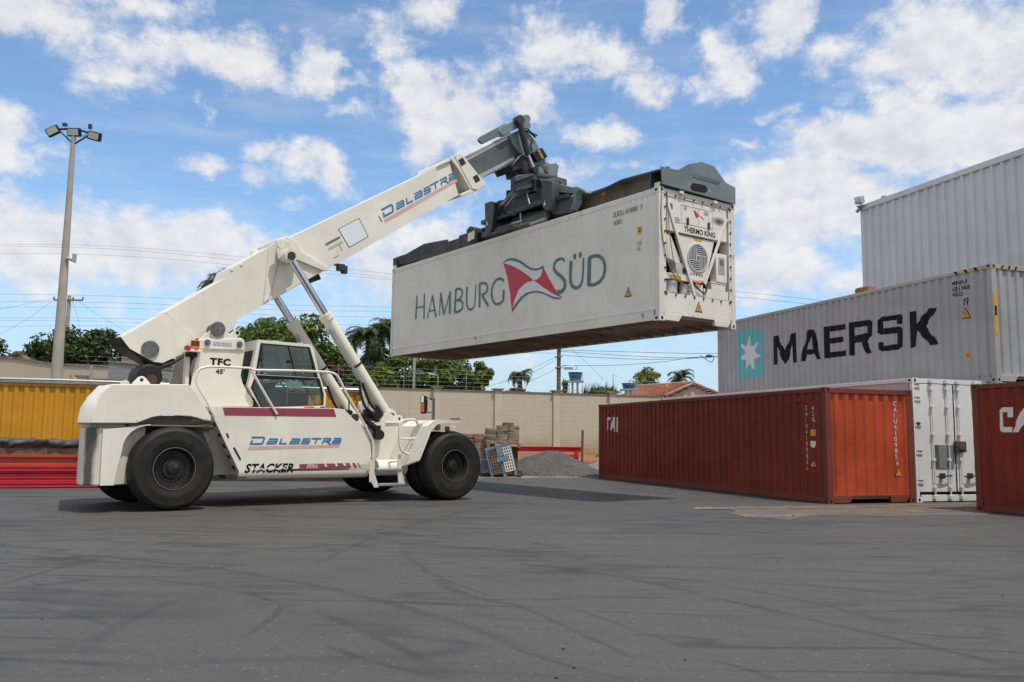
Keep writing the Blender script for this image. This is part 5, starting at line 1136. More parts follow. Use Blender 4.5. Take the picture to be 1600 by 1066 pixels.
wl.obox((lq[2][0], -0.40, lq[2][1]), (0.16, 0.14, 0.15)); wl.tube([(lq[0][0], -0.38, lq[0][1]), (lq[1][0], -0.40, lq[1][1]), (lq[2][0], -0.40, lq[2][1])], 0.035, 8); wl.obox((lq[2][0]+0.09, -0.40, lq[2][1]-0.04), (0.12, 0.12, 0.18)); wl.build('work_lamp', DARKSTEEL, boom, bevel=0.01)
mb = MB(); mb.obox((lq[3][0], -0.3, lq[3][1]-0.02), (0.26, 0.20, 0.13), (0, R(-25), 0)); mb.tube([(lq[3][0]-0.06, -0.3, lq[3][1]+0.16), (lq[3][0], -0.3, lq[3][1])], 0.03, 6); mb.build('work_lamp', BLACK, boom, bevel=0.02)

# inner boom and head
IB = [(7.045,8.324), (7.11,8.426), (8.587,9.374), (8.771,9.441), (9.175,8.933), (8.886,8.72), (7.357,7.822)]
ib = MB(); prof(ib, IB, -0.33, 0.33); inner = ib.build('inner_boom', BOOMIN, RS, bevel=0.01)
mb = MB()
for pl in ([(7.096,8.371), (8.576,9.35), (8.593,9.308), (7.124,8.314)], [(7.577,8.081), (8.736,8.812), (8.765,8.753), (7.655,8.001)]): prof(mb, pl, -0.337, -0.331)
mb.build('wear_strip', STEEL, inner)
hb = MB()
hp = [(8.524,9.34), (8.653,9.443), (8.849,9.563), (9.074,9.617), (9.278,9.508), (9.45,9.38), (9.59,9.209), (9.8,9.002), (9.827,8.872), (9.758,8.79), (9.501,8.735), (9.395,8.629), (9.244,8.847), (8.95,8.899), (8.658,9.114)]; prof(hb, hp, -0.40, 0.40)
head = hb.build('boom_head', SPREADL, RS, bevel=0.012)
mb = MB(); tb_ = [(8.114,9.37), (8.168,9.448), (8.239,9.498), (8.886,9.942), (9.01,10.02), (9.115,10.033), (9.188,9.973), (9.189,9.906), (9.147,9.839), (9.199,9.791), (9.2,9.708), (9.12,9.645), (8.808,9.603), (8.564,9.455), (8.263,9.262), (8.195,9.269), (8.123,9.317)]; prof(mb, tb_, -0.48, -0.405); prof(mb, tb_, 0.405, 0.48); mb.build('head_cheek', SPREADL, head, bevel=0.01)
mb = MB(); ub = [(8.575,8.579), (8.825,8.847), (9.199,9.023), (9.478,8.755), (9.459,8.582), (9.333,8.473), (9.039,8.402), (8.996,8.552), (8.709,8.4)]; prof(mb, ub, -0.36, 0.36); mb.build('head_underside', SPREADD, head, bevel=0.01)
mb = MB(); cy_ = [(8.724,9.753), (9.047,8.87), (9.262,8.492), (9.39,9.474)]
mb.tube([(cy_[0][0], -0.56, cy_[0][1]), (cy_[1][0], -0.56, cy_[1][1])], 0.085, 16); mb.disc((cy_[0][0], -0.54, cy_[0][1]), 1, 0.13, 0.2, 20); mb.disc((cy_[2][0], -0.54, cy_[2][1]), 1, 0.10, 0.2, 20)
tc_ = mb.build('tilt_cylinder', SPREADD, head); mb = MB(); mb.tube([(cy_[1][0], -0.56, cy_[1][1]), (cy_[2][0], -0.56, cy_[2][1])], 0.048, 14); mb.build('rod', CHROME, tc_)
mb = MB(); mb.tube(arc_pts([(cy_[0][0]+0.1, -0.45, cy_[0][1]-0.15), (cy_[3][0]-0.25, -0.45, cy_[3][1]+0.10), (cy_[3][0], -0.45, cy_[3][1])]), 0.025, 6)
hz = [(9.039,9.761), (9.209,9.601), (9.465,9.544), (9.297,9.387), (9.248,9.208), (9.301,9.086), (9.369,8.733)]
mb.tube(arc_pts([(a, -0.43, b_) for a, b_ in hz[:3]]), 0.022, 6); mb.tube(arc_pts([(a, -0.43, b_) for a, b_ in hz[3:6]]), 0.018, 6); mb.build('hydraulic_hose', HOSE, head)
lb_ = [(9.213,8.975), (9.572,9.213), (9.774,8.998), (9.406,8.777)]; mb = MB(); prof(mb, lb_, -0.52, -0.405); lbx = mb.build('signal_box', BLACK, head, bevel=0.01)
mb = MB()
for q in [(9.458,9.078), (9.51,9.005), (9.563,8.943)]: mb.disc((q[0], -0.525, q[1]), 1, 0.045, 0.02, 16)
mb.build('signal_lamp', plain('dull_yellow_lens', (0.34, 0.26, 0.09), 0.35, 0, 0.2), lbx)
# rotator
rot = MB()
rp_ = [(9.442,8.617), (9.612,8.77), (9.783,8.891), (9.958,8.861), (10.178,8.935), (10.277,8.861), (10.233,8.715), (10.226,8.509), (10.324,8.46), (10.298,8.393), (9.963,8.327), (9.746,8.344), (9.487,8.409)]; prof(rot, rp_, -0.42, -0.34); prof(rot, rp_, 0.34, 0.42)
rotr = rot.build('rotator_yoke', SPREADL, RS, bevel=0.012)
mb = MB()
for (a, b_, c_) in (([(9.559,8.534)][0] + (0.14,)), ([(9.781,8.681)][0] + (0.11,))): mb.disc((a, -0.44, b_), 1, c_, 0.06, 24)
mb.build('yoke_pin', SPREADL, rotr)
mb = MB(); q = [(9.755,8.668)][0]; mb.disc((q[0], -0.475, q[1]), 1, 0.075, 0.02, 18); mb.build('pin_end', RUSTBEAM, rotr)
RX_, RZ_ = 10.0, 0.0
mb = MB(); mb.lathe([(0.0008, 8.42), (0.62, 8.42), (0.66, 8.36), (0.66, 8.10), (0.86, 8.08), (0.86, 7.86), (0.72, 7.84), (0.72, 7.62), (0.0008, 7.62)], (RX_, 0, 0), 2, 40)
mb.box((9.45, -0.50, 8.1), (10.5, 0.50, 8.52)); mb.build('rotator', SPREAD, RS, bevel=0.01)
mb = MB(); mb.tube([(9.25, -0.75, 8.12), (10.0, -0.72, 8.28)], 0.10, 12); mb.tube([(9.3, -0.55, 8.34), (10.05, -0.52, 8.44)], 0.09, 12); mb.obox((9.32, -0.45, 8.05), (0.35, 0.5, 0.35)); mb.build('slew_motor', SPREADD, RS, bevel=0.01)
mb = MB(); q = [(8.573,8.153), (8.612,8.213), (9.25,8.413), (9.487,8.395), (9.507,8.133), (9.171,7.995), (8.578,7.772)]; prof(mb, q, -0.62, -0.40); mb.build('rotator_housing', SPREAD, RS, bevel=0.02)
mb = MB(); q = [(8.514,8.016), (8.537,8.078), (9.137,8.347), (9.179,8.306), (8.527,7.986)]; prof(mb, q, -0.70, -0.625); mb.build('slew_pipe', SPREADD, RS, bevel=0.015)
mb = MB(); q = [(8.59,8.337), (8.652,8.262), (8.762,8.275), (8.691,8.342)]; mb.tube(arc_pts([(a, -0.4, b_) for a, b_ in q]), 0.02, 6); mb.build('hydraulic_hose', HOSE, RS)

mb = MB()
for k, (y0, dz) in enumerate(((-0.50, 0.0), (-0.44, 0.10), (-0.38, -0.08))):
    q = [(8.869,8.856), (8.587,8.516), (8.651,8.301), (8.959,8.299), (9.313,8.438)]; mb.tube(arc_pts([(a+0.03*k, y0, b_+dz*0.4) for a, b_ in q]), 0.018, 6)
    q = [(8.399,7.711), (8.204,7.451), (8.05,7.264), (8.131,7.12), (8.408,7.137)]; mb.tube(arc_pts([(a+0.05*k, -0.62-0.05*k, b_+dz*0.3) for a, b_ in q]), 0.018, 6)
mb.build('hydraulic_hose', HOSE, RS)
# spreader, laid out in the container's own axes
ZT = 2.90
def hb_(mb, name, mat, parent, **k): return mb.xform(h2m).build(name, mat, parent, **k)
sp0 = MB()
sp0.box((3.2, -0.50, ZT+0.12), (8.9, -1.0, ZT+0.60)); sp0.box((3.2, -1.45, ZT+0.12), (8.9, -1.95, ZT+0.60))
for x in (3.2, 4.6, 5.9, 7.4, 8.7): sp0.box((x, -0.96, ZT+0.16), (x+0.2, -1.49, ZT+0.5))
spr = hb_(sp0, 'spreader', SPREADD, RS, bevel=0.012)
tb2 = MB(); tb2.box((0.25, -1.50, ZT+0.16), (6.0, -1.90, ZT+0.55)); tb2.box((6.0, -0.55, ZT+0.16), (11.9, -0.95, ZT+0.55)); hb_(tb2, 'telescopic_beam', RUSTBEAM, spr, bevel=0.01)
tb2 = MB(); tb2.box((0.25, -0.55, ZT+0.16), (3.2, -0.95, ZT+0.55)); tb2.box((0.25, -0.52, ZT+0.555), (3.2, -0.60, ZT+0.60)); hb_(tb2, 'telescopic_beam', RUSTBEAM, spr, bevel=0.01)
mb = MB(); mb.tube([(0.4, -0.40, ZT+0.5), (1.6, -0.42, ZT+0.56), (2.3, -0.42, ZT+0.48), (4.0, -0.42, ZT+0.48)], 0.05, 8); hb_(mb, 'hose_guide', SPREADD, spr)
# end beam over the cooling unit
EP = [(-0.029,3.329), (-0.535,3.343), (-0.864,3.541), (-1.286,3.681), (-1.716,3.654), (-2.093,3.348), (-2.422,3.293), (-2.414,2.893), (-0.053,2.938)]
def eprism(mb, a, b_): mb.prism([(p_[0], max(p_[1], ZT+0.012)) if False else (p_[0], p_[1]) for p_ in EP], 0, a, b_)
mb = MB(); eprism(mb, -0.05, -0.015); eb_ = hb_(mb, 'end_beam', SPREADL, spr, bevel=0.008)
mb = MB(); EP2 = [(p_[0]*0.98-0.03, ZT+0.02+(p_[1]-ZT-0.02)*0.92) for p_ in EP[:7]] + [(-2.40, ZT+0.02), (-0.03, ZT+0.02)]
mb.prism(EP2, 0, 0.30, 0.33); mb.box((-0.014, -0.04, ZT+0.015), (0.30, -2.40, ZT+0.05)); mb.box((-0.014, -0.05, ZT+0.36), (0.30, -0.5, ZT+0.385)); hb_(mb, 'end_beam_back', SPREAD, spr)
mb = MB(); mb.box((0.0, -0.9, ZT+0.05), (0.29, -1.6, ZT+0.5)); hb_(mb, 'end_beam_core', SPREADD, spr)
de = Decal(lambda s_, t_, l: tuple(h2m((-0.05-l, s_, t_))))
SLT = [(-0.921,3.058), (-0.994,3.135), (-1.371,3.157), (-1.467,3.106), (-1.46,3.025), (-1.38,2.979), (-1.003,2.955), (-0.92,2.995)]; de.poly(SLT, 0)
TP_ = [(-0.913,3.356), (-1.905,3.344), (-1.909,3.248), (-0.917,3.255)]; de.poly(TP_, 1)
for k in range(2):
    for i in range(9):
        t0, t1 = (i+0.08)/9, (i+0.85)/9
        def lerp(t_, v_): return (TP_[0][0]*(1-t_)+TP_[1][0]*t_, (TP_[0][1]*(1-t_)+TP_[1][1]*t_)*(1-v_)+(TP_[3][1]*(1-t_)+TP_[2][1]*t_)*v_)
        if k == 0: de.stroke([lerp(t0, 0.5), lerp(t0+0.01, 0.15), lerp(t1, 0.15), lerp(t1-0.01, 0.55), lerp(t0, 0.55)], 0.025, 2, 0.005)
    de.stroke([lerp(0.05, 0.8), lerp(0.95, 0.8)], 0.02, 2, 0.005)
for q in [(-0.866,3.087), (-1.541,3.06)]: de.poly([(q[0]-0.03, q[1]-0.03), (q[0]+0.03, q[1]-0.03), (q[0], q[1]+0.04)], 1)
de.build('slot_and_plate', [BLACK, GREYF, plain('slate_lettering', (0.08, 0.12, 0.14), 0.5)], eb_)
tl_ = MB()
for y in (-0.09, -2.35):
    for x in (0.09, 12.1): tl_.box((x-0.07, y-0.07, ZT-0.02), (x+0.07, y+0.07, ZT+0.10))
for q in ([(-0.666,2.862), (-1.756,2.831)]): tl_.box((-0.04, q[0]-0.06, q[1]-0.03), (0.05, q[0]+0.06, q[1]+0.035))
hb_(tl_, 'twistlock_housing', REEFERF, spr, bevel=0.006)
# far end beam
FE = [(12.364,3.298), (12.006,3.305), (11.482,3.305), (10.327,3.441), (8.899,3.33), (8.847,2.99), (12.346,3.014)]
mb = MB(); mb.prism(FE, 1, -0.14, -0.10); mb.prism(FE, 1, -2.34, -2.30); mb.box((11.6, -0.15, ZT+0.02), (12.15, -2.29, ZT+0.36)); hb_(mb, 'end_beam', SPREADD, spr, bevel=0.01)
mb = MB(); mb.box((12.0, -0.06, ZT+0.005), (12.22, -0.098, ZT+0.30)); mb.box((12.0, -2.38, ZT+0.005), (12.22, -2.32, ZT+0.30)); hb_(mb, 'guide', SPREADD, spr)
# sliding frame under the rotator
fr2 = MB(); fr2.box((4.0, -0.55, ZT+0.62), (7.4, -0.85, ZT+1.02)); fr2.box((4.0, -1.60, ZT+0.62), (7.4, -1.90, ZT+1.02)); fr2.box((4.6, -0.86, ZT+0.7), (6.8, -1.59, ZT+1.0)); fr2.box((4.0, -0.3, ZT+0.62), (7.4, -0.54, ZT+0.74))
fr2.box((4.2, -0.20, ZT+0.18), (7.2, -0.34, ZT+0.34)); hb_(fr2, 'sliding_frame', SPREAD, spr, bevel=0.012)
am = MB()
ra = [(4.341,4.019), (4.281,4.049), (4.13,4.039), (3.866,3.938), (3.842,3.411), (3.918,3.235), (4.095,3.209), (4.267,3.339)]; am.prism(ra, 1, -0.12, -0.36)
la = [(6.957,4.023), (6.655,4.021), (6.462,3.935), (6.478,3.673), (6.57,3.215), (6.695,3.061), (6.891,3.172)]; am.prism(la, 1, -0.12, -0.30)
hb_(am, 'guide_arm', SPREAD, spr, bevel=0.02)
mb = MB()
for q in ([(4.166,3.432), (6.801,3.428)]): mb.prism([(q[0]-0.05, q[1]-0.06), (q[0]+0.05, q[1]-0.06), (q[0], q[1]+0.07)], 1, -0.117, -0.113)
hb_(mb, 'arrow_mark', FLAGWHITE, spr)
bk = MB()
b1 = [(4.095,3.963), (3.921,3.922), (3.072,3.603), (3.071,3.524), (3.387,3.546), (4.066,3.748)]; bk.prism(b1, 1, -0.34, -0.80)
b2 = [(3.099,3.591), (2.994,3.603), (2.88,3.565), (2.654,3.424), (2.587,3.365), (2.789,3.454), (2.924,3.485), (2.978,3.407), (2.976,3.195), (3.149,3.05), (3.195,3.106), (3.081,3.218)]; bk.prism(b2, 1, -0.16, -0.36)
hb_(bk, 'side_bracket', SPREADL, spr, bevel=0.012)
bk = MB(); b3 = [(4.087,3.495), (3.386,3.42), (3.08,3.52), (2.991,3.349), (3.15,3.157), (3.264,3.044), (3.86,3.104), (4.106,3.179)]; bk.prism(b3, 1, -0.30, -0.36); hb_(bk, 'side_plate', SPREAD, spr, bevel=0.012)  # darker grey paints in the shade below the bracket beam
bk = MB(); b4 = [(4.088,3.574), (3.387,3.512), (3.386,3.42), (4.086,3.448)]; bk.prism(b4, 1, -0.2, -0.34); hb_(bk, 'guide_rail', SPREADD, spr, bevel=0.012)
cb2 = MB()
c1 = [(6.933,4.013), (5.882,4.008), (4.639,3.88), (4.633,3.589), (5.266,3.62), (6.041,3.594), (6.803,3.691)]; cb2.prism(c1, 1, -0.37, -0.54)
c2 = [(6.665,3.534), (5.969,3.531), (4.567,3.534), (4.565,3.464), (5.967,3.447), (6.651,3.446)]; cb2.prism(c2, 1, -0.20, -0.30)
c3 = [(5.969,3.531), (4.981,3.428), (4.564,3.374), (4.358,3.268), (4.406,3.135), (5.081,3.156), (5.959,3.161)]; cb2.prism(c3, 1, -0.38, -0.50)
hb_(cb2, 'cross_beam', SPREADD, spr, bevel=0.012)
mb = MB(); cy = [(4.767,3), (4.121,3.024), (6.654,3.057), (5.02,3), (5.25,3.613), (4.926,3.496)]; mb.tube([(cy[0][0], -0.14, cy[0][1]), (cy[1][0], -0.14, cy[1][1])], 0.05, 12); s1 = hb_(mb, 'shift_cylinder_rod', STEEL, spr)
mb = MB(); mb.tube([(cy[2][0], -0.16, cy[2][1]), (cy[0][0], -0.14, cy[0][1])], 0.075, 12); hb_(mb, 'shift_cylinder', RUSTBEAM, spr)
mb = MB(); hl_ = [(5.707,3.197), (5.214,3.183), (5.328,3.417), (5.291,3.019), (5.596,3.175), (5.592,3.043)]; mb.tube([(hl_[0][0], -0.2, hl_[0][1]), (hl_[1][0], -0.2, hl_[1][1])], 0.035, 8); mb.tube([(hl_[2][0], -0.2, hl_[2][1]), (hl_[3][0], -0.2, hl_[3][1])], 0.022, 8); mb.tube([(hl_[4][0], -0.2, hl_[4][1]), (hl_[5][0], -0.2, hl_[5][1])], 0.02, 8); hb_(mb, 'lock_linkage', STEEL, spr)
mb = MB()
ck = [(7.121,4.13), (6.879,4.131), (6.67,4.104), (6.466,4.146), (6.41,4.237), (6.295,4.263), (6.149,4.162)]
for k in range(4): mb.tube(arc_pts([(a+0.05*k, -0.6-0.1*k, b_+0.02*math.sin(k*2+i)) for i, (a, b_) in enumerate(ck)]), 0.025, 6)
mb.tube([(ck[4][0], -0.6, ck[4][1]-0.25), (ck[4][0], -0.6, ck[4][1]+0.1)], 0.10, 10); hb_(mb, 'hose_bundle', HOSE, spr)
mb = MB(); wq = [(5.24,4.284), (5.221,4.148), (5.221,3.951), (5.062,3.551)]; mb.tube([(wq[0][0], -0.75, wq[0][1]+0.2), (wq[1][0], -0.6, wq[1][1]+0.1)], 0.02, 6); mb.tube([(wq[2][0], -0.33, wq[2][1]), (wq[3][0], -0.33, wq[3][1])], 0.016, 6); hb_(mb, 'paint_line_rod', WHITEL, spr)
mb = MB(); wq = [(25.292,17.778)][0]; rq = [(7.81,3.304), (7.507,3.146)]
mb.prism([(rq[0][0], rq[0][1]), (rq[1][0], rq[0][1]+0.03), (rq[1][0], rq[1][1]-0.04), (rq[0][0], rq[1][1]-0.08)], 1, -0.16, -0.13); hb_(mb, 'reflector_plate', LAMPGLASS, spr)
ho = [(7.953,3.026), (7.969,3.445), (7.784,3.534), (7.558,3.45), (7.517,3.319), (7.506,3.031)]; mb = MB(); mb.prism(ho, 1, -0.17, -0.45); hb_(mb, 'cylinder_housing', SPREADD, spr, bevel=0.02)
sq = [(2.426,3.403), (2.349,3.386), (2.329,3.317), (2.425,3.317)]; mb = MB(); mb.prism([(a, b_) for a, b_ in sq], 1, -0.5, -0.6); hb_(mb, 'marker_lamp', ORANGE, spr)

# lift cylinders
def lift(yc, topx, botx, jun, band):
    t_, b_, j = Vector((topx[0], yc, topx[1])), Vector((botx[0], yc, botx[1])), None
    j = t_.lerp(b_, jun)
    m1 = MB(); m1.tube([j, b_], 0.135, 24); m1.tube([j-(b_-t_).normalized()*0.02, j+(b_-t_).normalized()*0.12], 0.158, 24); m1.disc(b_, 1, 0.20, 0.16, 24)
    c = m1.build('lift_cylinder', CREAM, RS, angle=45)
    m2 = MB(); m2.tube([t_, j], 0.083, 20); m2.build('rod', CHROME, c)
    m3 = MB(); m3.disc(t_, 1, 0.135, 0.18, 24); m3.build('rod_eye', CREAM2, c)
    m4 = MB(); m4.tube([(t_.x, -abs(yc)-0.13 if yc < 0 else yc-0.12, t_.z), (t_.x, -abs(yc)+0.13 if yc < 0 else yc+0.13, t_.z)], 0.085, 16); m4.tube([(b_.x, yc-0.16, b_.z), (b_.x, yc+0.16, b_.z)], 0.10, 18); m4.build('cylinder_pin', DARKSTEEL, c)
    m5 = MB(); p_ = j.lerp(b_, band); u = (b_-j).normalized(); m5.tube([p_-u*0.025, p_+u*0.025], 0.142, 24); m5.build('band', DARKSTEEL, c)
    ofs = Vector((-0.12, -0.12, -0.09))
    m6 = MB(); m6.tube([j.lerp(b_, 0.12)+ofs, j.lerp(b_, 0.62)+ofs], 0.03, 10); m6.tube([j.lerp(b_, 0.10)+ofs, j.lerp(b_, 0.14)+ofs], 0.05, 10); m6.build('oil_pipe', STEEL, c)
    m7 = MB(); a = j.lerp(b_, 0.62)+ofs; m7.tube(arc_pts([a, a+u*0.5+Vector((-0.08, 0, -0.05)), a+u*1.0+Vector((-0.10, -0.05, 0.1)), b_+Vector((-0.35, -0.1, 0.25)), b_+Vector((-0.2, 0, 0.05))]), 0.032, 8); m7.build('hydraulic_hose', HOSE, c)
    return c
tp = [(2.314,5.116)][0]; bt = [(4.804,1.799)][0]
jn = [(3.138,3.956)][0]; fr_j = (tp[1]-jn[1])/(tp[1]-bt[1])
lift(-0.83, tp, bt, fr_j, 0.48); lift(0.83, tp, bt, fr_j, 0.48)
mb = MB()
for s_ in (-1, 1): prof(mb, [(tp[0]-0.22, tp[1]+0.30), (tp[0]+0.05, tp[1]+0.34), (tp[0]+0.16, tp[1]-0.02), (tp[0]+0.0, tp[1]-0.13), (tp[0]-0.16, tp[1]-0.02)], s_*0.74 if s_ > 0 else -0.73, s_*0.70 if s_ > 0 else -0.70)
mb.tube([(tp[0], -0.92, tp[1]), (tp[0], 0.92, tp[1])], 0.08, 16); mb.build('cylinder_pivot', CREAM2, boom)
# hose cluster at the cylinder foot
hc = MB()
h1 = [(3.913,2.563), (3.983,2.253), (4.079,2.022), (4.201,1.922), (4.324,1.794)]; hc.tube(arc_pts([(a, -1.08, b_) for a, b_ in h1]), 0.03, 8)
h2 = [(4.005,1.837), (4.067,1.735), (4.188,1.634), (4.325,1.533), (4.388,1.455), (4.42,1.378)]; hc.tube(arc_pts([(a, -1.10, b_) for a, b_ in h2]), 0.055, 8); hc.tube(arc_pts([(a+0.05, -1.05, b_+0.03) for a, b_ in h2]), 0.05, 8)
h3 = [(4.07,1.854), (4.218,1.871), (4.341,1.782), (4.459,1.825), (4.252,1.741), (4.128,1.895), (4.186,1.923), (4.433,1.719)]; hc.tube(arc_pts([(a, -0.98, b_) for a, b_ in h3]), 0.03, 8)
fq = [(4.416,1.403), (4.396,1.547)]; hc.disc((fq[0][0], -1.12, fq[0][1]), 1, 0.11, 0.14, 16); hc.obox((fq[1][0], -1.10, fq[1][1]), (0.12, 0.1, 0.12)); hc.build('hose_cluster', HOSE, RS)
vb = [(4.274,1.873), (4.407,1.929), (4.547,1.814), (4.46,1.693), (4.308,1.756)]; mb = MB(); prof(mb, vb, -1.03, -0.8); mb.build('valve_block', BLACK, RS, bevel=0.015)
mb = MB(); wpn = [(3.975,1.995), (4,2.114), (4.053,2.129), (4.065,1.946), (3.994,1.892)]; prof(mb, wpn, -0.98, -0.93); mb.build('white_bottle', FLAGWHITE, RS, bevel=0.01)

# ------------------------------------------------------------------ cab
CY0, CY1 = -0.80, 0.80
K = [(1.727,3.305), (2.89,3.299), (2.954,3.237), (3.12,2.663), (3.292,2.248), (3.281,1.941), (1.856,1.898), (1.561,2.346)]
Kf = K
W1_ = [(1.78,3.24), (2.869,3.236), (3.09,2.589), (1.696,2.575)]; W2_ = [(1.676,2.5), (3.124,2.569), (3.233,2.245), (3.234,2.017), (1.845,1.926), (1.615,2.315)]
cabf = Decal(lambda s_, t_, l: (s_, CY0-l, t_)); 
cab = empty('cab', (0, 0, 0)); cab.parent = RS
def framed(y, th):
    bm = flat_bm([K, W1_, W2_]); me_v = [(v.co.x, v.co.y) for v in bm.verts]; idx = {v: i for i, v in enumerate(bm.verts)}
    fs = [[idx[v] for v in f_.verts] for f_ in bm.faces]; n = len(me_v)
    mb = MB(); mb.add([(x, y, z) for x, z in me_v] + [(x, y+th, z) for x, z in me_v], fs + [[n+i for i in reversed(f_)] for f_ in fs])
    o = 0
    for lp in (K, W1_, W2_):
        m = len(lp); mb.add([(x, y, z) for x, z in lp] + [(x, y+th, z) for x, z in lp], [(i, (i+1) % m, m+(i+1) % m, m+i) for i in range(m)])
    return mb
framed(CY0, 0.05).build('side_frame', CREAM, cab, smooth=False); framed(CY1-0.05, 0.05).build('side_frame', CREAM, cab, smooth=False)
rf = MB(); rf.add([(K[0][0], CY0+0.05, K[0][1]), (K[1][0], CY0+0.05, K[1][1]), (K[2][0], CY0+0.05, K[2][1]), (K[2][0], CY1-0.05, K[2][1]), (K[1][0], CY1-0.05, K[1][1]), (K[0][0], CY1-0.05, K[0][1])], [(0, 1, 4, 5), (1, 2, 3, 4)])
rf.add([(K[0][0], CY0+0.05, K[0][1]-0.06), (K[1][0], CY0+0.05, K[1][1]-0.06), (K[1][0], CY1-0.05, K[1][1]-0.06), (K[0][0], CY1-0.05, K[0][1]-0.06)], [(0, 1, 2, 3)])
bt_, tp_ = K[7], K[0]
def lerp2(a, b_, t_): return (a[0]+(b_[0]-a[0])*t_, a[1]+(b_[1]-a[1])*t_)
r1 = lerp2(tp_, bt_, 0.22)
rf.add([(tp_[0], CY0+0.05, tp_[1]), (r1[0], CY0+0.05, r1[1]), (r1[0], CY1-0.05, r1[1]), (tp_[0], CY1-0.05, tp_[1])], [(0, 1, 2, 3)])
r2 = lerp2(tp_, bt_, 0.97); lo_ = K[6]
rf.add([(r2[0], CY0+0.05, r2[1]), (lo_[0], CY0+0.05, lo_[1]), (lo_[0], CY1-0.05, lo_[1]), (r2[0], CY1-0.05, r2[1])], [(0, 1, 2, 3)])
for y0 in (CY0+0.05, CY1-0.13): rf.add([(r1[0], y0, r1[1]), (r2[0], y0, r2[1]), (r2[0], y0+0.08, r2[1]), (r1[0], y0+0.08, r1[1])], [(0, 1, 2, 3)])
rf.build('cab_shell', CREAM, cab, smooth=False)
def glass(name, pts): 
    mb = MB(); mb.add(pts, [tuple(range(len(pts)))]); return mb.build(name, GLASS, cab, smooth=False)
def ins(lp, y): return [(x, y, z) for x, z in lp]
for y in (CY0+0.025, CY1-0.025): glass('window', ins(W1_, y)); glass('window', ins(W2_, y))
glass('rear_window', [(r1[0], CY0+0.13, r1[1]), (r2[0], CY0+0.13, r2[1]), (r2[0], CY1-0.13, r2[1]), (r1[0], CY1-0.13, r1[1])])
glass('windscreen', [(K[2][0]-0.01, CY0+0.05, K[2][1]), (K[3][0]-0.01, CY0+0.05, K[3][1]), (K[4][0]-0.01, CY0+0.05, K[4][1]), (K[4][0]-0.01, CY1-0.05, K[4][1]), (K[3][0]-0.01, CY1-0.05, K[3][1]), (K[2][0]-0.01, CY1-0.05, K[2][1])])
sl2 = MB()
def band(lp, w, y):
    n = len(lp); c = (sum(p_[0] for p_ in lp)/n, sum(p_[1] for p_ in lp)/n)
    inn = [(p_[0]+(c[0]-p_[0])*w, p_[1]+(c[1]-p_[1])*w) for p_ in lp]
    for i in range(n):
        j = (i+1) % n; sl2.prism([lp[i], lp[j], inn[j], inn[i]], 1, y, y+0.02)
band(W1_, 0.075, CY0-0.006); band(W2_, 0.05, CY0-0.006)
sl2.prism([(W1_[3][0], W1_[3][1]+0.01), (W1_[2][0], W1_[2][1]+0.01), (W2_[1][0], W2_[1][1]-0.01), (W2_[0][0], W2_[0][1]-0.01)], 1, CY0-0.003, CY0+0.02)
sl2.build('window_seal', BLACK, cab, smooth=False)
mb = MB(); md = [(1.703,2.584), (3.098,2.588)]; mb.tube([(md[0][0], CY0-0.015, md[0][1]), (md[1][0], CY0-0.015, md[1][1])], 0.008, 8); mb.build('door_rail', STEEL, cab)
mb = MB(); kn = [(1.799,2.897), (2.421,2.898)]
for q in kn: mb.disc((q[0], CY0-0.01, q[1]), 1, 0.032, 0.03, 14)
mb.build('window_latch', BLACK, cab)
sv_ = [(1.825,3.224), (2.394,3.225), (2.573,2.643), (1.853,2.611)]; mb = MB(); mb.add(ins(sv_, CY0+0.035), [(0, 1, 2, 3)]); mb.build('sliding_window', GLASS, cab, smooth=False)
mb = MB(); mb.tube([(sv_[1][0], CY0+0.03, sv_[1][1]), (sv_[2][0], CY0+0.03, sv_[2][1])], 0.018, 6); mb.tube([(sv_[0][0], CY0+0.03, sv_[0][1]), (sv_[3][0], CY0+0.03, sv_[3][1])], 0.012, 6); mb.build('window_slide_frame', BLACK, cab)
# inside the cab
xm = (K[7][0]+K[5][0])/2; zf = 1.88
mb = MB(); mb.box((K[6][0]+0.02, CY0+0.06, zf-0.01), (K[5][0]-0.02, CY1-0.06, zf+0.02)); mb.box((K[7][0]+0.16, CY0+0.06, zf+0.02), (K[7][0]+0.72, -0.35, zf+0.42)); mb.box((K[7][0]+0.16, 0.35, zf+0.02), (K[7][0]+0.9, CY1-0.06, zf+0.50)); mb.prism([(W2_[0][0], W2_[0][1]+0.03), (W2_[0][0]+0.95, W2_[0][1]+0.03), (W2_[0][0]+0.85, zf+0.03), (W2_[4][0], zf+0.03)], 1, CY1-0.14, CY1-0.07); mb.build('cab_floor', BLACK, cab)
mb = MB(); mb.prism([(xm-0.55, zf+0.45), (xm-0.05, zf+0.48), (xm-0.05, zf+0.60), (xm-0.55, zf+0.57)], 1, -0.30, 0.22); mb.prism([(xm-0.56, zf+0.58), (xm-0.44, zf+0.58), (xm-0.52, zf+1.12), (xm-0.62, zf+1.10)], 1, -0.28, 0.20); mb.prism([(xm-0.62, zf+1.13), (xm-0.54, zf+1.14), (xm-0.56, zf+1.32), (xm-0.63, zf+1.31)], 1, -0.16, 0.08); mb.box((xm-0.5, -0.2, zf+0.02), (xm-0.1, 0.12, zf+0.45)); mb.build('seat', BLACK, cab, bevel=0.03)
mb = MB(); sc_ = (xm+0.32, -0.05, zf+0.55); ring = [(sc_[0]+0.20*math.cos(a)*0.75, sc_[1]+0.20*math.sin(a), sc_[2]-0.20*math.cos(a)*0.55) for a in [2*PI*k/24 for k in range(25)]]; mb.tube(ring, 0.016, 8, cap=False); mb.tube([sc_, (xm+0.45, -0.05, zf+0.02)], 0.03, 8); mb.build('steering_wheel', BLACK, cab)
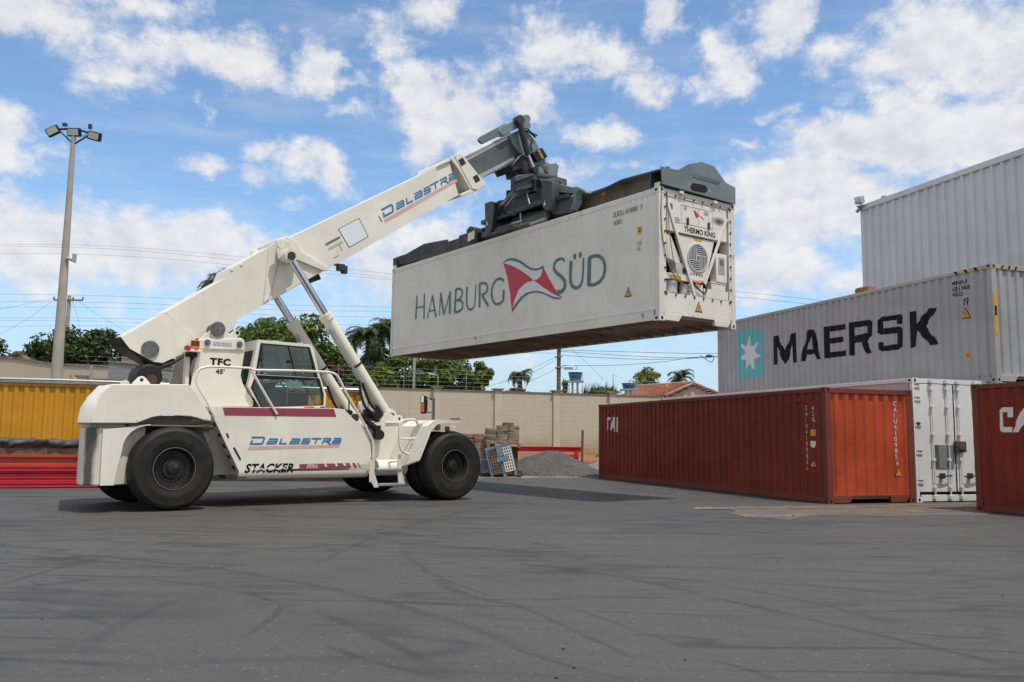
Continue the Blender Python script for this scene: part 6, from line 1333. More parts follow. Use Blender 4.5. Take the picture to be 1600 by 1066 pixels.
mb = MB(); mb.box((xm+0.35, -0.5, zf+0.02), (xm+0.62, 0.55, zf+0.40)); mb.build('console', BLACK, cab, bevel=0.03)
mb = MB(); mb.obox((xm+0.15, 0.25, zf+0.28), (0.5, 0.5, 0.45)); mb.build('teal_cover', TEALSEAT, cab, bevel=0.08)
mb = MB(); mb.tube([(xm+0.08, -0.55, zf+0.02), (xm+0.10, -0.55, zf+0.40)], 0.018, 8); mb.disc((xm+0.10, -0.55, zf+0.43), 2, 0.035, 0.06, 12); mb.build('gear_lever', STEEL, cab)
pq2 = [(2.405,2.487), (2.554,2.491), (2.56,2.353), (2.411,2.35)]; pq3 = [(2.57,2.49), (2.75,2.495), (2.756,2.358), (2.576,2.354)]
mb = MB(); prof(mb, pq2, -0.74, -0.735); prof(mb, pq3, -0.74, -0.735); mb.build('paper_notice', PAPER, cab)
mb = MB(); mb.tube([(K[1][0]-0.06, CY0+0.3, K[1][1]+0.05), (K[1][0]-0.06, CY1-0.3, K[1][1]+0.05)], 0.02, 6); mb.box((K[1][0]-0.7, -0.4, K[1][1]+0.0), (K[1][0]-0.55, -0.25, K[1][1]+0.06)); mb.build('roof_bracket', CREAM2, cab)

# things lying on the deck
mb = MB(); mb.disc((0, 0, 0.03), 2, 0.17, 0.06, 20); mb.disc((0.02, 0, 0.075), 2, 0.11, 0.03, 18); oc = mb.build('plastic_cap', ORANGE, None, bevel=0.01)
q = [(2.707,1.937), (3.019,1.947)]
oc.location = MW @ Vector((q[0][0], -1.2, 1.87)); tag(oc, 'orange plastic lid lying on the stacker deck in front of the cab', 'lid')
mb = MB(); mb.disc((0, 0, 0.035), 2, 0.14, 0.07, 20); mb.disc((0, 0, 0.085), 2, 0.05, 0.03, 14); oc2 = mb.build('plastic_cap', BLUEP, None, bevel=0.01); oc2.location = MW @ Vector((q[1][0], -1.2, 1.87)); tag(oc2, 'blue plastic lid lying on the stacker deck beside the orange one', 'lid')
mb = MB(); q = [(3.494,2.121), (3.505,1.831), (3.436,1.855)]; mb.tube([(q[0][0], -1.45, q[0][1]), (q[1][0], -1.45, q[1][1])], 0.016, 8); mb.tube([(q[1][0]-0.13, -1.45, q[1][1]), (q[1][0]+0.05, -1.45, q[1][1])], 0.02, 8); mb.disc((q[2][0], -1.45, q[2][1]), 1, 0.055, 0.06, 14); mb.disc((q[2][0]+0.09, -1.45, q[2][1]), 1, 0.055, 0.06, 14); mb.build('deck_valve', BLACK, RS)

# handrails
hr = MB()
r0 = [(0.605,1.72), (0.466,1.957), (0.272,2.253), (0.23,2.376), (0.242,2.484), (0.291,2.566), (0.432,2.617), (0.649,2.634), (1.248,2.645)]
r1_ = [(1.331,2.613), (2.144,2.649), (2.814,2.664), (2.987,2.654), (3.098,2.613), (3.19,2.498), (3.308,2.296), (3.497,2.024), (3.735,1.689), (3.929,1.37), (3.998,1.23), (4.016,0.988), (4.008,0.406)]
pts = [(a, -1.62, b_) for a, b_ in r0]; hr.tube(arc_pts(pts, 3) + arc_pts([(a, -1.62, b_) for a, b_ in r1_], 3), 0.024, 10)
br_ = [(1.293,2.595), (1.84,1.771)]; hr.tube([(br_[0][0], -1.62, br_[0][1]), (br_[1][0], -1.62, br_[1][1])], 0.024, 10)
lp_ = [(5.037,1.609), (4.969,1.719), (4.876,1.741), (4.74,1.735), (4.635,1.704), (4.568,1.626), (4.562,1.434), (4.576,1.204), (4.624,1.089), (4.716,1.026), (4.829,0.995)]; hr.tube(arc_pts([(a, -1.75, b_) for a, b_ in lp_], 4), 0.024, 10)
lx = [(4.587,1.327), (4.919,1.33)]; hr.tube([(lx[0][0], -1.75, lx[0][1]), (lx[1][0], -1.75, lx[1][1])], 0.02, 8); hr.disc((lx[1][0], -1.75, lx[1][1]), 0, 0.04, 0.03, 12)
hr.build('handrail', CREAM, RS, angle=60)

# ladder
ld = MB()
for (px0) in ([(3.888,0.876), (3.968,0.875), (3.975,0.415), (3.898,0.417)], [(3.976,0.975), (4.018,0.838), (4.011,0.601), (4.098,0.4), (4.13,0.305), (4.022,0.298), (3.946,0.416), (3.973,0.726)], [(4.583,0.999), (4.637,0.974), (4.666,0.718), (4.701,0.565), (4.767,0.36), (4.693,0.331), (4.602,0.376), (4.568,0.719)]): prof(ld, px0, -1.70, -1.68)
lad = ld.build('ladder', CREAM2, RS, bevel=0.004)
s1_ = [(4.071,0.695), (4.676,0.688), (4.678,0.637), (4.073,0.635)]; s2_ = [(4.128,0.38), (4.767,0.373), (4.768,0.322), (4.13,0.32)]
for q in (s1_, s2_):
    mb = MB(); x0, x1, z = q[0][0], q[1][0], q[0][1]; mb.box((x0, -1.72, z-0.05), (x1, -1.42, z)); mb.build('step', GALV, lad, bevel=0.006)
tk = MB(); tq = [(4.261,0.85), (4.83,0.86), (4.84,0.547), (4.271,0.543)]; tk.tube([(tq[0][0], -1.28, (tq[0][1]+tq[3][1])/2), (tq[1][0]+0.15, -1.28, (tq[0][1]+tq[3][1])/2)], 0.17, 24); tk.build('air_tank', CREAM, RS, angle=60)

# front fenders
for s_ in (-1, 1):
    f_ = MB(); yo, yi = s_*2.12, s_*1.03
    cpro = [(4.848,0.894), (5.062,1.39), (5.104,1.519), (5.271,1.651), (5.49,1.676), (5.874,1.668)]
    if True:
        z_ = cpro
        th_ = 0.02
        inner_ = [(z_[0][0]-0.02, z_[0][1]-0.02), (z_[1][0]-0.06, z_[1][1]+0.06), (z_[2][0]-0.07, z_[2][1]+0.08), (z_[3][0]-0.04, z_[3][1]+0.07), (z_[4][0], z_[4][1]+0.065), (z_[5][0], z_[5][1]+0.045)]
        # skin: from the inboard tip up the slope and over the wheel
        sk = [(inner_[0][0], inner_[0][1]), (inner_[2][0], inner_[2][1]), (inner_[3][0], inner_[3][1]), (inner_[4][0], inner_[4][1]), (inner_[5][0], inner_[5][1])]
        vs = []
        for (x, z) in sk: vs += [(x, yo, z), (x, yi, z)]
        vs[1] = (sk[0][0]-0.15, yi, sk[0][1]-0.28)
        fs = [(2*i, 2*i+1, 2*i+3, 2*i+2) for i in range(len(sk)-1)]
        vs2 = [(x+0.02, y, z-0.02) for x, y, z in vs]
        n = len(vs); f_.add(vs + vs2, fs + [tuple(n+i for i in reversed(q)) for q in fs] + [(2*i, 2*i+2, n+2*i+2, n+2*i) for i in range(len(sk)-1)] + [(2*i+1, n+2*i+1, n+2*i+3, 2*i+3) for i in range(len(sk)-1)] + [(0, n, n+1, 1), (n-2, n-1, 2*n-1, 2*n-2)])
        lipo = inner_ + [(z_[5][0], z_[5][1]), (z_[4][0], z_[4][1]), (z_[3][0]+0.02, z_[3][1]-0.01), (z_[2][0]+0.03, z_[2][1]-0.02), (z_[1][0]+0.03, z_[1][1]), (z_[0][0]+0.02, z_[0][1]-0.01)]
        prof(f_, lipo, yo, yo-s_*0.03)
    fn = f_.build('front_fender', CREAM, RS, bevel=0.004)
    mb = MB(); mb.box((XF+0.0, s_*1.2, 1.52), (XF+0.12, s_*1.35, 1.66)); mb.box((XF+0.1, s_*1.5, 1.5), (XF+0.28, s_*1.7, 1.62)); mb.build('fender_bracket', CREAM2, fn, bevel=0.01)
mq = [(5.337,1.745), (5.324,2.23), (5.271,2.196), (5.279,1.908), (5.127,2.217), (5.136,1.896), (5.051,2.258), (5.063,1.868), (5.003,2.009), (5.903,1.731)]
mr = MB(); mr.tube([(mq[0][0], -1.9, mq[0][1]), (mq[1][0], -1.9, mq[1][1])], 0.024, 8); mr.tube([(mq[2][0]+0.06, -1.9, mq[2][1]), (mq[4][0]+0.02, -1.9, mq[4][1]), (mq[4][0], -1.9, mq[4][1]-0.06), (mq[5][0], -1.9, mq[5][1]+0.04), (mq[5][0]+0.03, -1.9, mq[5][1]), (mq[3][0]+0.06, -1.9, mq[3][1])], 0.014, 8); mr.disc((mq[2][0]+0.02, -1.9, mq[2][1]), 0, 0.03, 0.09, 10)
mrr = mr.build('mirror_arm', PINGREY, RS)
mb = MB(); zc = (mq[6][1]+mq[7][1])/2; hh2 = (mq[6][1]-mq[7][1])/2
mb.obox((mq[6][0], -1.92, zc), (0.07, 0.13, 2*hh2), (0, 0, R(38))); mb.obox((mq[6][0]+0.06, -1.90, zc), (0.06, 0.09, hh2*1.3), (0, 0, R(38))); mb.build('mirror', BLACK, mrr, bevel=0.02)
mb = MB(); mb.obox((mq[6][0]-0.045, -1.945, zc-hh2*0.35), (0.02, 0.075, hh2*1.0), (0, 0, R(38))); mb.build('mirror_reflector', AMBER, mrr)
mb = MB(); mb.obox((mq[6][0]-0.043, -1.943, zc+hh2*0.6), (0.02, 0.05, hh2*0.7), (0, 0, R(38))); mb.build('mirror_glass', plain('mirror_silver', (0.8, 0.8, 0.8), 0.05, 1.0, 0.0), mrr)
mb = MB(); mb.box((mq[9][0]-0.10, -2.0, mq[9][1]+0.03), (mq[9][0]+0.06, -1.85, mq[9][1]+0.055)); mb.build('fender_clip', DARKSTEEL, RS)
# ------------------------------------------------------------------ background structures
def quadmesh(name, V, mat, parent):
    n = len(V)//4; me = bpy.data.meshes.new(name); me.vertices.add(len(V)); me.vertices.foreach_set('co', V.astype(np.float32).ravel())
    me.loops.add(4*n); me.loops.foreach_set('vertex_index', np.arange(4*n, dtype=np.int32)); me.polygons.add(n); me.polygons.foreach_set('loop_start', np.arange(0, 4*n, 4, dtype=np.int32))
    me.materials.append(mat); me.update(calc_edges=True); me.validate()
    o = bpy.data.objects.new(name, me); col.objects.link(o); o.parent = parent; return o
# warehouse behind the stacked containers
FWH = ((11.669,20.673,0.000),1.89998,-0.00000)
WF = empty('warehouse', FWH[0], (0, 0, FWH[1])); tag(WF, 'tall pale grey metal clad warehouse wall behind the stacked containers', 'warehouse')
ftop = [(10.046,10.255), (3.085,10.26)]
fx, fz = ftop[0]
def wall_prof(s_):
    q = s_ % 0.38
    return 0.08 if q < 0.07 else (0.08*(1-(q-0.07)/0.05) if q < 0.12 else (0.0 if q < 0.33 else 0.08*(q-0.33)/0.05))
mb = MB(); ss = []; k = -60
while k*0.38 < fx:
    for o_ in (0, 0.07, 0.12, 0.33):
        x = k*0.38+o_
        if -16 < x < fx: ss.append(x)
    k += 1
ss.append(fx)
n = len(ss); vs = []
for x in ss: vs += [(x, -5+wall_prof(x), 0.0), (x, -5+wall_prof(x), fz-0.16)]
mb.add(vs, [(2*i, 2*i+2, 2*i+3, 2*i+1) for i in range(n-1)]); mb.build('cladding', CLAD, WF, smooth=False)
mb = MB(); mb.box((-16, -5-0.02, fz-0.20), (fx+0.03, -5+0.10, fz)); mb.box((-16, -5-0.4, fz-0.03), (fx+0.03, -5-0.02, fz-0.005)); mb.build('roof_flashing', CLAD, WF, bevel=0.01)
mb = MB(); mb.box((-16, -30, 0), (fx, -5.05, fz-0.25)); mb.build('wall', CLAD, WF)
mb = MB(); mb.box((fx-0.09, -5.03, 0), (fx+0.02, -4.96, fz-0.2)); mb.build('corner_trim', CLAD, WF)
fl = [(9.91,10.422), (9.929,10.008), (8.792,10.273)]
FLD = empty('floodlight', (0, 0, 0)); FLD.matrix_world = Matrix.Translation(FWH[0]) @ Matrix.Rotation(FWH[1], 4, 'Z') @ Matrix.Translation((fl[0][0], -4.8, fl[0][1])); tag(FLD, 'grey floodlight fixed at the upper corner of the warehouse', 'floodlight')
mb = MB(); mb.obox((0, 0, 0), (0.30, 0.22, 0.26), (R(-12), 0, 0)); mb.box((-0.2, -0.1, -0.26), (0.1, 0.08, -0.20)); mb.obox((0.08, 0, -0.36), (0.2, 0.12, 0.09), (0, R(30), 0)); mb.tube([(-0.1, -0.2, -0.2), (0.0, 0.0, -0.12)], 0.03, 6); mb.build('lamp_housing', GALV, FLD, bevel=0.015)
mb = MB(); mb.obox((0, 0.115, 0.02), (0.24, 0.01, 0.18), (R(-12), 0, 0)); mb.build('lamp_glass', LAMPGLASS, FLD)
mb = MB(); mb.obox((0, 0, 0), (0.26, 0.12, 0.05)); mb.obox((0.05, 0, 0.04), (0.12, 0.1, 0.05)); o = mb.build('roof_clip', CLAD, WF, bevel=0.01); o.location = (fl[2][0], -4.95, fl[2][1])
# loose block on the grey container
bq = [(4.573,3.023)][0]
CW_ = Matrix.Translation(((11.669,20.673,2.855),1.89998,-0.00000)[0]) @ Matrix.Rotation(((11.669,20.673,2.855),1.89998,-0.00000)[1], 4, 'Z')
mb = MB(); mb.box((-0.28, -0.12, 0), (0.28, 0.12, 0.14)); mb.box((-0.24, -0.1, 0.14), (0.25, 0.1, 0.17)); o = mb.build('loose_block', paint('orange_brown_brick', (0.36, 0.16, 0.08), 0.9, 0.2, 0.4, scale=4), None, bevel=0.02); o.matrix_world = CW_ @ Matrix.Translation((bq[0], -0.2, 2.897)); tag(o, 'orange brown block left on the roof edge of the grey container', 'block')

# block wall
LFR = ((-3.275,38.000,0.000),0.32638,-0.00000)
WL = empty('block_wall', LFR[0], (0, 0, LFR[1])); tag(WL, 'cream painted concrete block wall with pillars behind the gravel pile', 'wall')
def mat_blockwall():
    m, t, b = base_mat('painted_block_wall')
    ob = t.new('ShaderNodeTexCoord').outputs['Object']
    sx = t.new('ShaderNodeSeparateXYZ'); t.link(ob, sx.inputs[0]); cx = t.new('ShaderNodeCombineXYZ'); t.link(sx.outputs[0], cx.inputs[0]); t.link(sx.outputs[2], cx.inputs[1])
    wv_ = t.vmath('ADD', cx.outputs[0], t.vmath('MULTIPLY', t.vmath('SUBTRACT', t.noise(ob, 2.5, 3, 0.5, 'Color'), (0.5, 0.5, 0.5)), (0.05, 0.02, 0)))
    br = t.new('ShaderNodeTexBrick'); t.link(wv_, br.inputs['Vector']); br.inputs['Scale'].default_value = 1.0
    br.inputs['Mortar Size'].default_value = 0.008; br.inputs['Mortar Smooth'].default_value = 0.4; br.inputs['Brick Width'].default_value = 0.42; br.inputs['Row Height'].default_value = 0.215
    br.inputs['Color1'].default_value = (0.52, 0.475, 0.365, 1); br.inputs['Color2'].default_value = (0.48, 0.435, 0.33, 1); br.inputs['Mortar'].default_value = (0.27, 0.23, 0.17, 1)
    br.offset = 0.5
    hide = t.smooth(t.noise(t.mapping(ob, (1, 1, 2.5)), 1.3, 5, 0.7), 0.30, 0.56)
    c = t.mix(hide, br.outputs['Color'], (0.50, 0.455, 0.35))
    st = t.noise(t.mapping(ob, (3, 3, 0.3)), 1.5, 5, 0.65)
    c = t.mix(t.math('MULTIPLY', t.smooth(st, 0.5, 0.8), 0.35), c, (0.28, 0.235, 0.17))
    low = t.math('ADD', sx.outputs[2], t.math('MULTIPLY', t.noise(ob, 1.5, 4), 0.8))
    c = t.mix(t.smooth(low, 1.0, 2.1, 0.75, 0.0), c, (0.34, 0.21, 0.12))
    t.link(c, b.inputs['Base Color']); b.inputs['Roughness'].default_value = 0.9
    bump(t, b, t.math('MULTIPLY', br.outputs['Fac'], -1.0), 0.5, 0.01)
    return m
BLK = mat_blockwall()
ztop = 3.42
PILM = paint('pillar_render', (0.53, 0.485, 0.375), 0.9, 0.06, 0.35, (0.28, 0.235, 0.17))
x0w, x1w = -14.3, 11.2
mb = MB(); mb.box((x0w, 0, 0), (x1w, 0.16, ztop)); mb.build('wall_panel', BLK, WL, smooth=False)
COP = paint('dark_coping', (0.20, 0.175, 0.14), 0.9, 0.2, 0.5, (0.08, 0.07, 0.06), scale=3)
mb = MB(); mb.box((x0w, -0.03, ztop+0.002), (x1w, 0.19, ztop+0.06)); mb.build('coping', COP, WL)
for k in range(-5, 4):
    x = 2.83*k
    mb = MB(); mb.box((x-0.17, -0.09, 0), (x+0.17, 0.15, ztop+0.10)); pl_ = mb.build('pillar', PILM, WL, smooth=False)
    mb = MB(); mb.box((x-0.24, -0.16, ztop+0.102), (x+0.24, 0.26, ztop+0.165)); mb.build('pillar_cap', COP, pl_)
LW = Matrix.Translation(LFR[0]) @ Matrix.Rotation(LFR[1], 4, 'Z')
# electric fence on the wall
EF = empty('electric_fence', LFR[0], (0, 0, LFR[1])); tag(EF, 'thin wire security fence running along the top of the cream block wall', 'fence')
for k in range(-4, 4):
    x = 2.83*k+1.35; mb = MB(); mb.tube([(x, 0.08, ztop+0.06), (x, 0.08, ztop+0.98)], 0.012, 6); mb.build('fence_post', GALV, EF)
mb = MB()
for zz in (0.2, 0.38, 0.56, 0.74, 0.92): mb.tube([(x0w, 0.08, ztop+zz), (0, 0.08, ztop+zz+0.01), (x1w, 0.08, ztop+zz)], 0.0024, 4)
mb.build('fence_wire', GALV, EF)

# reddish soil bank at the wall foot
def heap(name, cx, cy, rx, ry, h, mat, seed, power=1.0, n=46, rough=0.12):
    rr = random.Random(seed); mb = MB(); vs = []; fs = []
    ph = [(rr.uniform(0, 6.3), rr.uniform(0.6, 1.3)) for _ in range(8)]
    for j in range(n+1):
        for i in range(n+1):
            u, v = -1+2*i/n, -1+2*j/n; r_ = math.hypot(u, v)
            a = math.atan2(v, u); edge = 1+0.10*math.sin(3*a+ph[0][0])+0.06*math.sin(5*a+ph[1][0])
            k = max(0, 1-(r_/edge)**power)
            z = h*k**(1.0)*(1+0.12*math.sin(u*5+ph[2][0])*math.sin(v*6+ph[3][0])) + (rr.uniform(-1, 1)*rough*h*0.25 if k > 0 else 0)
            vs.append((cx+u*rx*1.15, cy+v*ry*1.15, max(z, -0.02) - (0.03 if k <= 0 else 0)))
    fs = [(j*(n+1)+i, j*(n+1)+i+1, (j+1)*(n+1)+i+1, (j+1)*(n+1)+i) for j in range(n) for i in range(n)]
    mb.add(vs, fs); return mb.build(name, mat, None, angle=180)
def strip_bank():
    rr = random.Random(3); mb = MB(); nx_, ny_ = 90, 10; vs = []
    for i in range(nx_+1):
        x = 1.0+(x1w+2-1.0)*i/nx_
        for j in range(ny_+1):
            v = j/ny_; hgt = (0.35+0.75*min(1, max(0, (x-2.0)/6)))*(0.8+0.3*math.sin(x*1.7)*math.sin(x*0.6+1))
            vs.append((x, -0.0-2.4*v, hgt*(1-v)**1.3+rr.uniform(-0.04, 0.04)-(0.05 if j == ny_ else 0)))
    mb.add(vs, [(i*(ny_+1)+j, (i+1)*(ny_+1)+j, (i+1)*(ny_+1)+j+1, i*(ny_+1)+j+1) for i in range(nx_) for j in range(ny_)])
    o = mb.build('soil_bank', SOILM, None, angle=180); o.matrix_world = LW; tag(o, kind='structure')
strip_bank()
def mat_gravel():
    m, t, b = base_mat('crushed_stone')
    ob = t.new('ShaderNodeTexCoord').outputs['Object']
    v = t.new('ShaderNodeTexVoronoi'); v.inputs['Scale'].default_value = 24; t.link(ob, v.inputs['Vector'])
    sc = t.new('ShaderNodeSeparateColor'); t.link(v.outputs['Color'], sc.inputs[0])
    c = t.mix(sc.outputs[0], (0.065, 0.065, 0.064), (0.15, 0.148, 0.142)); c = t.mix(t.smooth(t.noise(ob, 1.0, 4), 0.4, 0.7), c, (0.135, 0.13, 0.12))
    t.link(c, b.inputs['Base Color']); b.inputs['Roughness'].default_value = 0.95
    bump(t, b, v.outputs['Distance'], 1.0, 0.06); return m
GRV = mat_gravel()
gc = [(1.574,33.2,0.168)][0]
gp_ = heap('gravel_pile', gc[0], 33.2, 1.95, 1.5, 0.92, GRV, 5, 1.25); tag(gp_, 'grey crushed stone heap in front of the cream block wall', 'gravel pile')
sc2 = [(4.051,33.5,0.187)][0]
sp2 = heap('sand_pile', sc2[0], 35.0, 1.6, 1.4, 0.55, DUST, 9, 1.2); tag(sp2, 'low pale sand heap beside the far end of the red container', 'sand pile')
rr = random.Random(4); mb = MB()
for k in range(420):
    a = rr.uniform(0, 2*PI); q = rr.random()**0.5*1.25; x, y = gc[0]+2.0*q*math.cos(a), 33.2+1.45*q*math.sin(a); s_ = rr.uniform(0.012, 0.035)
    z = max(0, 0.92*(1-(min(q, 1))**1.25))
    mb.obox((x, y, z+s_*0.3), (s_*1.5, s_*1.2, s_), (rr.uniform(0, 3), rr.uniform(0, 3), rr.uniform(0, 3)))
o = mb.build('stones', GRV, gp_, smooth=False); o['kind'] = 'stuff'; o.matrix_parent_inverse = Matrix()
rr = random.Random(21); V = []
for k in range(150):
    x = rr.uniform(-2, 10.5); y = -rr.uniform(0.05, 1.6); h0 = 0.25
    for i in range(7):
        a = rr.uniform(0, 6.3); L_ = rr.uniform(0.10, 0.35); w_ = Vector((math.cos(a+1.57), math.sin(a+1.57), 0))*0.012; b0 = Vector((x, y, max(0.0, 0.9*(1+y/2.4)*min(1, max(0.3, (x-2)/6)))*0.8)); d_ = Vector((math.cos(a)*0.5, math.sin(a)*0.5, 1)).normalized()
        V += [b0-w_, b0+w_, b0+d_*L_*0.6+w_*0.7, b0+d_*L_]
o = quadmesh('weeds', np.array([tuple(v) for v in V]), LEAFY, None); o.matrix_world = LW; tag(o, kind='stuff')
# wooden stake, red beam behind the gravel
def at(px_list): return px_list
sk_ = [(2.912,35.6,1.736), (2.917,35.6,0.381)]
mb = MB(); mb.box((-0.05, -0.05, 0), (0.05, 0.05, sk_[0][2]-sk_[1][2]+0.5)); o = mb.build('wooden_stake', WOOD, None, bevel=0.01); o.location = (sk_[1][0], 35.6, sk_[1][2]-0.5); o.rotation_euler = (0, R(1.0), 0); tag(o, 'thin brown stake standing upright at the end of the red beam by the gravel', 'stake')
rb_ = [(-0.997,35.6,1.036), (2.81,35.6,1.056)]
def ibeam(L_, h, w, tf=0.02, tw=0.015):
    mb = MB(); mb.box((0, -w/2, 0), (L_, w/2, tf)); mb.box((0, -w/2, h-tf), (L_, w/2, h)); mb.box((0, -tw/2, tf), (L_, tw/2, h-tf)); return mb
def tubebeam(L_, h, w, t_=0.012):
    mb = MB(); mb.prism([(-w/2, 0), (w/2, 0), (w/2, h), (-w/2, h)], 0, 0, L_); return mb
def boxbeam(L_, h, w):
    mb = MB()
    # open box section: outer skin with recessed dark ends
    mb.box((0.0, -w/2, 0), (L_, w/2, h)); return mb
for i, dy in enumerate((0.0, 0.35)):
    mb = ibeam(rb_[1][0]-rb_[0][0], 0.20, 0.2); o = mb.build('steel_beam', REDSTEEL, None, smooth=False); o.location = (rb_[0][0]+0.12*i, 35.6+dy, rb_[0][2]-0.2); o.rotation_euler = (0, 0, R(2)); tag(o, ('long red painted steel beam raised behind the gravel heap, the near one of two', 'long red painted steel beam raised behind the gravel heap, the far one of two')[i], 'steel beam', 'red steel beams')
lq_ = [(2.371,35.7,0.867)][0]
mb = MB(); mb.box((-0.42, -0.1, 0.0), (-0.30, 0.4, 0.9)); mb.box((0.25, -0.1, 0.0), (0.40, 0.4, 0.9)); mb.box((-0.45, -0.12, 0.62), (0.42, 0.42, 0.72)); mb.box((-0.3, -0.09, 0.2), (0.25, 0.0, 0.3)); o = mb.build('beam_trestle', REDSTEEL, None, smooth=False); o.location = (lq_[0], 35.6, 0.0); tag(o, 'short red trestle carrying the right end of the red beams behind the gravel', 'trestle')
lq_ = [(-0.733,35.7,0.829)][0]
mb = MB(); mb.box((-0.42, -0.1, 0.0), (-0.30, 0.4, 0.9)); mb.box((0.25, -0.1, 0.0), (0.40, 0.4, 0.9)); mb.box((-0.45, -0.12, 0.62), (0.42, 0.42, 0.72)); o = mb.build('beam_trestle', REDSTEEL, None, smooth=False); o.location = (lq_[0], 35.6, 0.0); tag(o, 'red trestle hidden behind the paver stacks under the left end of the red beams', 'trestle')

# paver stacks by the front wheel
PAV = [paint('paver_brown', (0.33, 0.235, 0.155), 0.95, 0.2, 0.4, scale=5), paint('paver_grey', (0.30, 0.24, 0.175), 0.95, 0.2, 0.4, scale=5), paint('paver_dark', (0.17, 0.15, 0.13), 0.95, 0.2, 0.4, scale=5), paint('paver_red', (0.30, 0.10, 0.075), 0.95, 0.2, 0.4, scale=5)]
pm_ = []
for m_ in PAV:
    mb = MB(); mb.box((-0.2, -0.1, 0), (0.2, 0.1, 0.105)); o = mb.build('paver', m_, None, bevel=0.012); pm_.append(o)
used = [False]*4
def paver(x, y, z, rz, k, label, group):
    o = pm_[k] if not used[k] else pm_[k].copy()
    if used[k]: col.objects.link(o)
    used[k] = True; o.location = (x, y, z); o.rotation_euler = (rnd.uniform(-.03, .03), rnd.uniform(-.03, .03), rz+rnd.uniform(-.08, .08)); tag(o, label, 'paver', group)
pw = [(-0.925,31.2,-0.017), (0.198,31.2,-0.003), (-1.635,31.2,-0.025), (-0.673,31.2,-0.013), (-0.921,31.2,1.19), (0.183,31.2,1.203), (0.176,31.2,1.845)]
# pallet on a brown bin
binw = [(-0.101,31.3,0.057), (0.243,31.3,0.062), (0.232,31.3,1.043)]
PB = empty('steel_bin', ((pw[0][0]+pw[1][0])/2+0.06, 31.75, 0)); tag(PB, 'rusty brown steel bin under the pallet of pavers beside the blue rack', 'bin')
bh = pw[4][2]-0.15
mb = MB(); w2 = (pw[1][0]-pw[0][0])/2
mb.box((-w2, -0.45, 0.06), (w2, 0.45, bh-0.06)); mb.box((-w2-0.03, -0.48, bh-0.055), (w2+0.03, 0.48, bh-0.001))
for x in (-w2+0.1, 0, w2-0.1): mb.box((x-0.04, -0.49, 0.0), (x+0.04, -0.452, bh-0.06))
mb.build('bin_body', paint('rusty_bin', (0.15, 0.055, 0.03), 0.8, 0.2, 0.4, rust=0.3, scale=2), PB, smooth=False)
PLT = empty('pallet', ((pw[0][0]+pw[1][0])/2+0.10, 31.65, bh)); tag(PLT, 'weathered wooden pallet carrying the taller paver stack', 'pallet')
mb = MB()
for k in range(5): mb.box((-0.62, -0.5+k*0.24, 0.11), (0.66, -0.36+k*0.24, 0.135))
for x in (-0.6, -0.05, 0.5): mb.box((x, -0.5, 0.025), (x+0.12, 0.6, 0.108))
for x in (-0.6, -0.05, 0.5): mb.box((x-0.01, -0.5, 0.0), (x+0.13, 0.6, 0.024))
mb.build('pallet_boards', paint('pale_pallet_wood', (0.27, 0.23, 0.18), 0.9, 0.2, 0.4, scale=4), PLT, smooth=False)
cxp = (pw[0][0]+pw[1][0])/2; zb_ = bh+0.14
LBL1 = 'paver block in the taller stack on the wooden pallet'
for lay in range(7):
    w_n = (3, 3, 3, 3, 3, 2, 1)[lay]
    for i in range(w_n):
        for j in range(3):
            if lay >= 4 and rnd.random() < 0.2 and j: continue
            x = cxp-0.36+0.41*i+(0.41 if lay >= 5 else 0)+(0.20 if lay == 6 else 0)+rnd.uniform(-.02, .02); y = 31.42+0.22*j
            paver(x, y, zb_+lay*0.108, 0, rnd.choice((0, 0, 1, 1, 2)), LBL1, 'pavers on the wooden pallet')
LBL2 = 'paver block in the lower ragged stack right behind the front wheel'
cx2 = (pw[2][0]+pw[3][0])/2
for lay in range(14):
    for i in range(3):
        for j in range(2):
            if lay > 11 and rnd.random() < 0.35: continue
            paver(cx2-0.42+0.41*i+rnd.uniform(-.03, .03), 31.6+0.23*j, 0.004+lay*0.108, 0, rnd.choice((0, 1, 1, 2, 0, 3)) if lay > 9 else rnd.choice((0, 1, 2, 0)), LBL2, 'pavers behind the front wheel')
# leaning blue rack with pale lattice, blue box
RK = empty('blue_rack', [(-0.187,30.4,0.006)][0], (R(-10), R(-13), R(6))); RK.location.z = 0.01; tag(RK, 'faded blue metal rack with pale lattice panels leaning against the bin', 'rack')
mb = MB()
for x in (-0.42, 0.02, 0.40): mb.box((x-0.05, -0.04, 0), (x+0.05, 0.04, 1.12))
for z in (0.15, 0.62, 1.05): mb.box((-0.47, -0.045, z), (0.45, 0.045, z+0.09))
mb.box((-0.15, -0.09, 0.55), (0.25, -0.046, 0.72)); mb.box((-0.10, -0.10, 0.72), (0.10, -0.046, 1.15)); mb.build('rack_frame', LTBLUE, RK, smooth=False)
for (x0, x1) in ((0.08, 0.40), (-0.38, -0.04)):
    mb = MB(); nx_ = 4
    for i in range(nx_+1): x = x0+(x1-x0)*i/nx_; mb.box((x-0.018, -0.07, 0.16), (x+0.018, -0.05, 1.02))
    for i in range(9): z = 0.17+i*0.105; mb.box((x0, -0.068, z-0.016), (x1, -0.052, z+0.016))
    mb.build('lattice_panel', CRATEW if x0 > 0 else WOOD, RK, smooth=False)
BX = empty('blue_box', [(-0.758,30.9,0.044)][0]); BX.location.z = 0.008; tag(BX, 'faded blue steel box on a low plank between the wheel and the rack', 'box')
mb = MB(); mb.box((-0.28, -0.2, 0.12), (0.22, 0.2, 0.58)); mb.box((-0.3, -0.22, 0.55), (0.24, 0.22, 0.60)); mb.build('box_body', LTBLUE, BX, smooth=False)
mb = MB(); mb.box((-0.3, -0.3, 0.0), (0.5, 0.3, 0.07)); mb.build('base_plank', DARKSTEEL, BX)
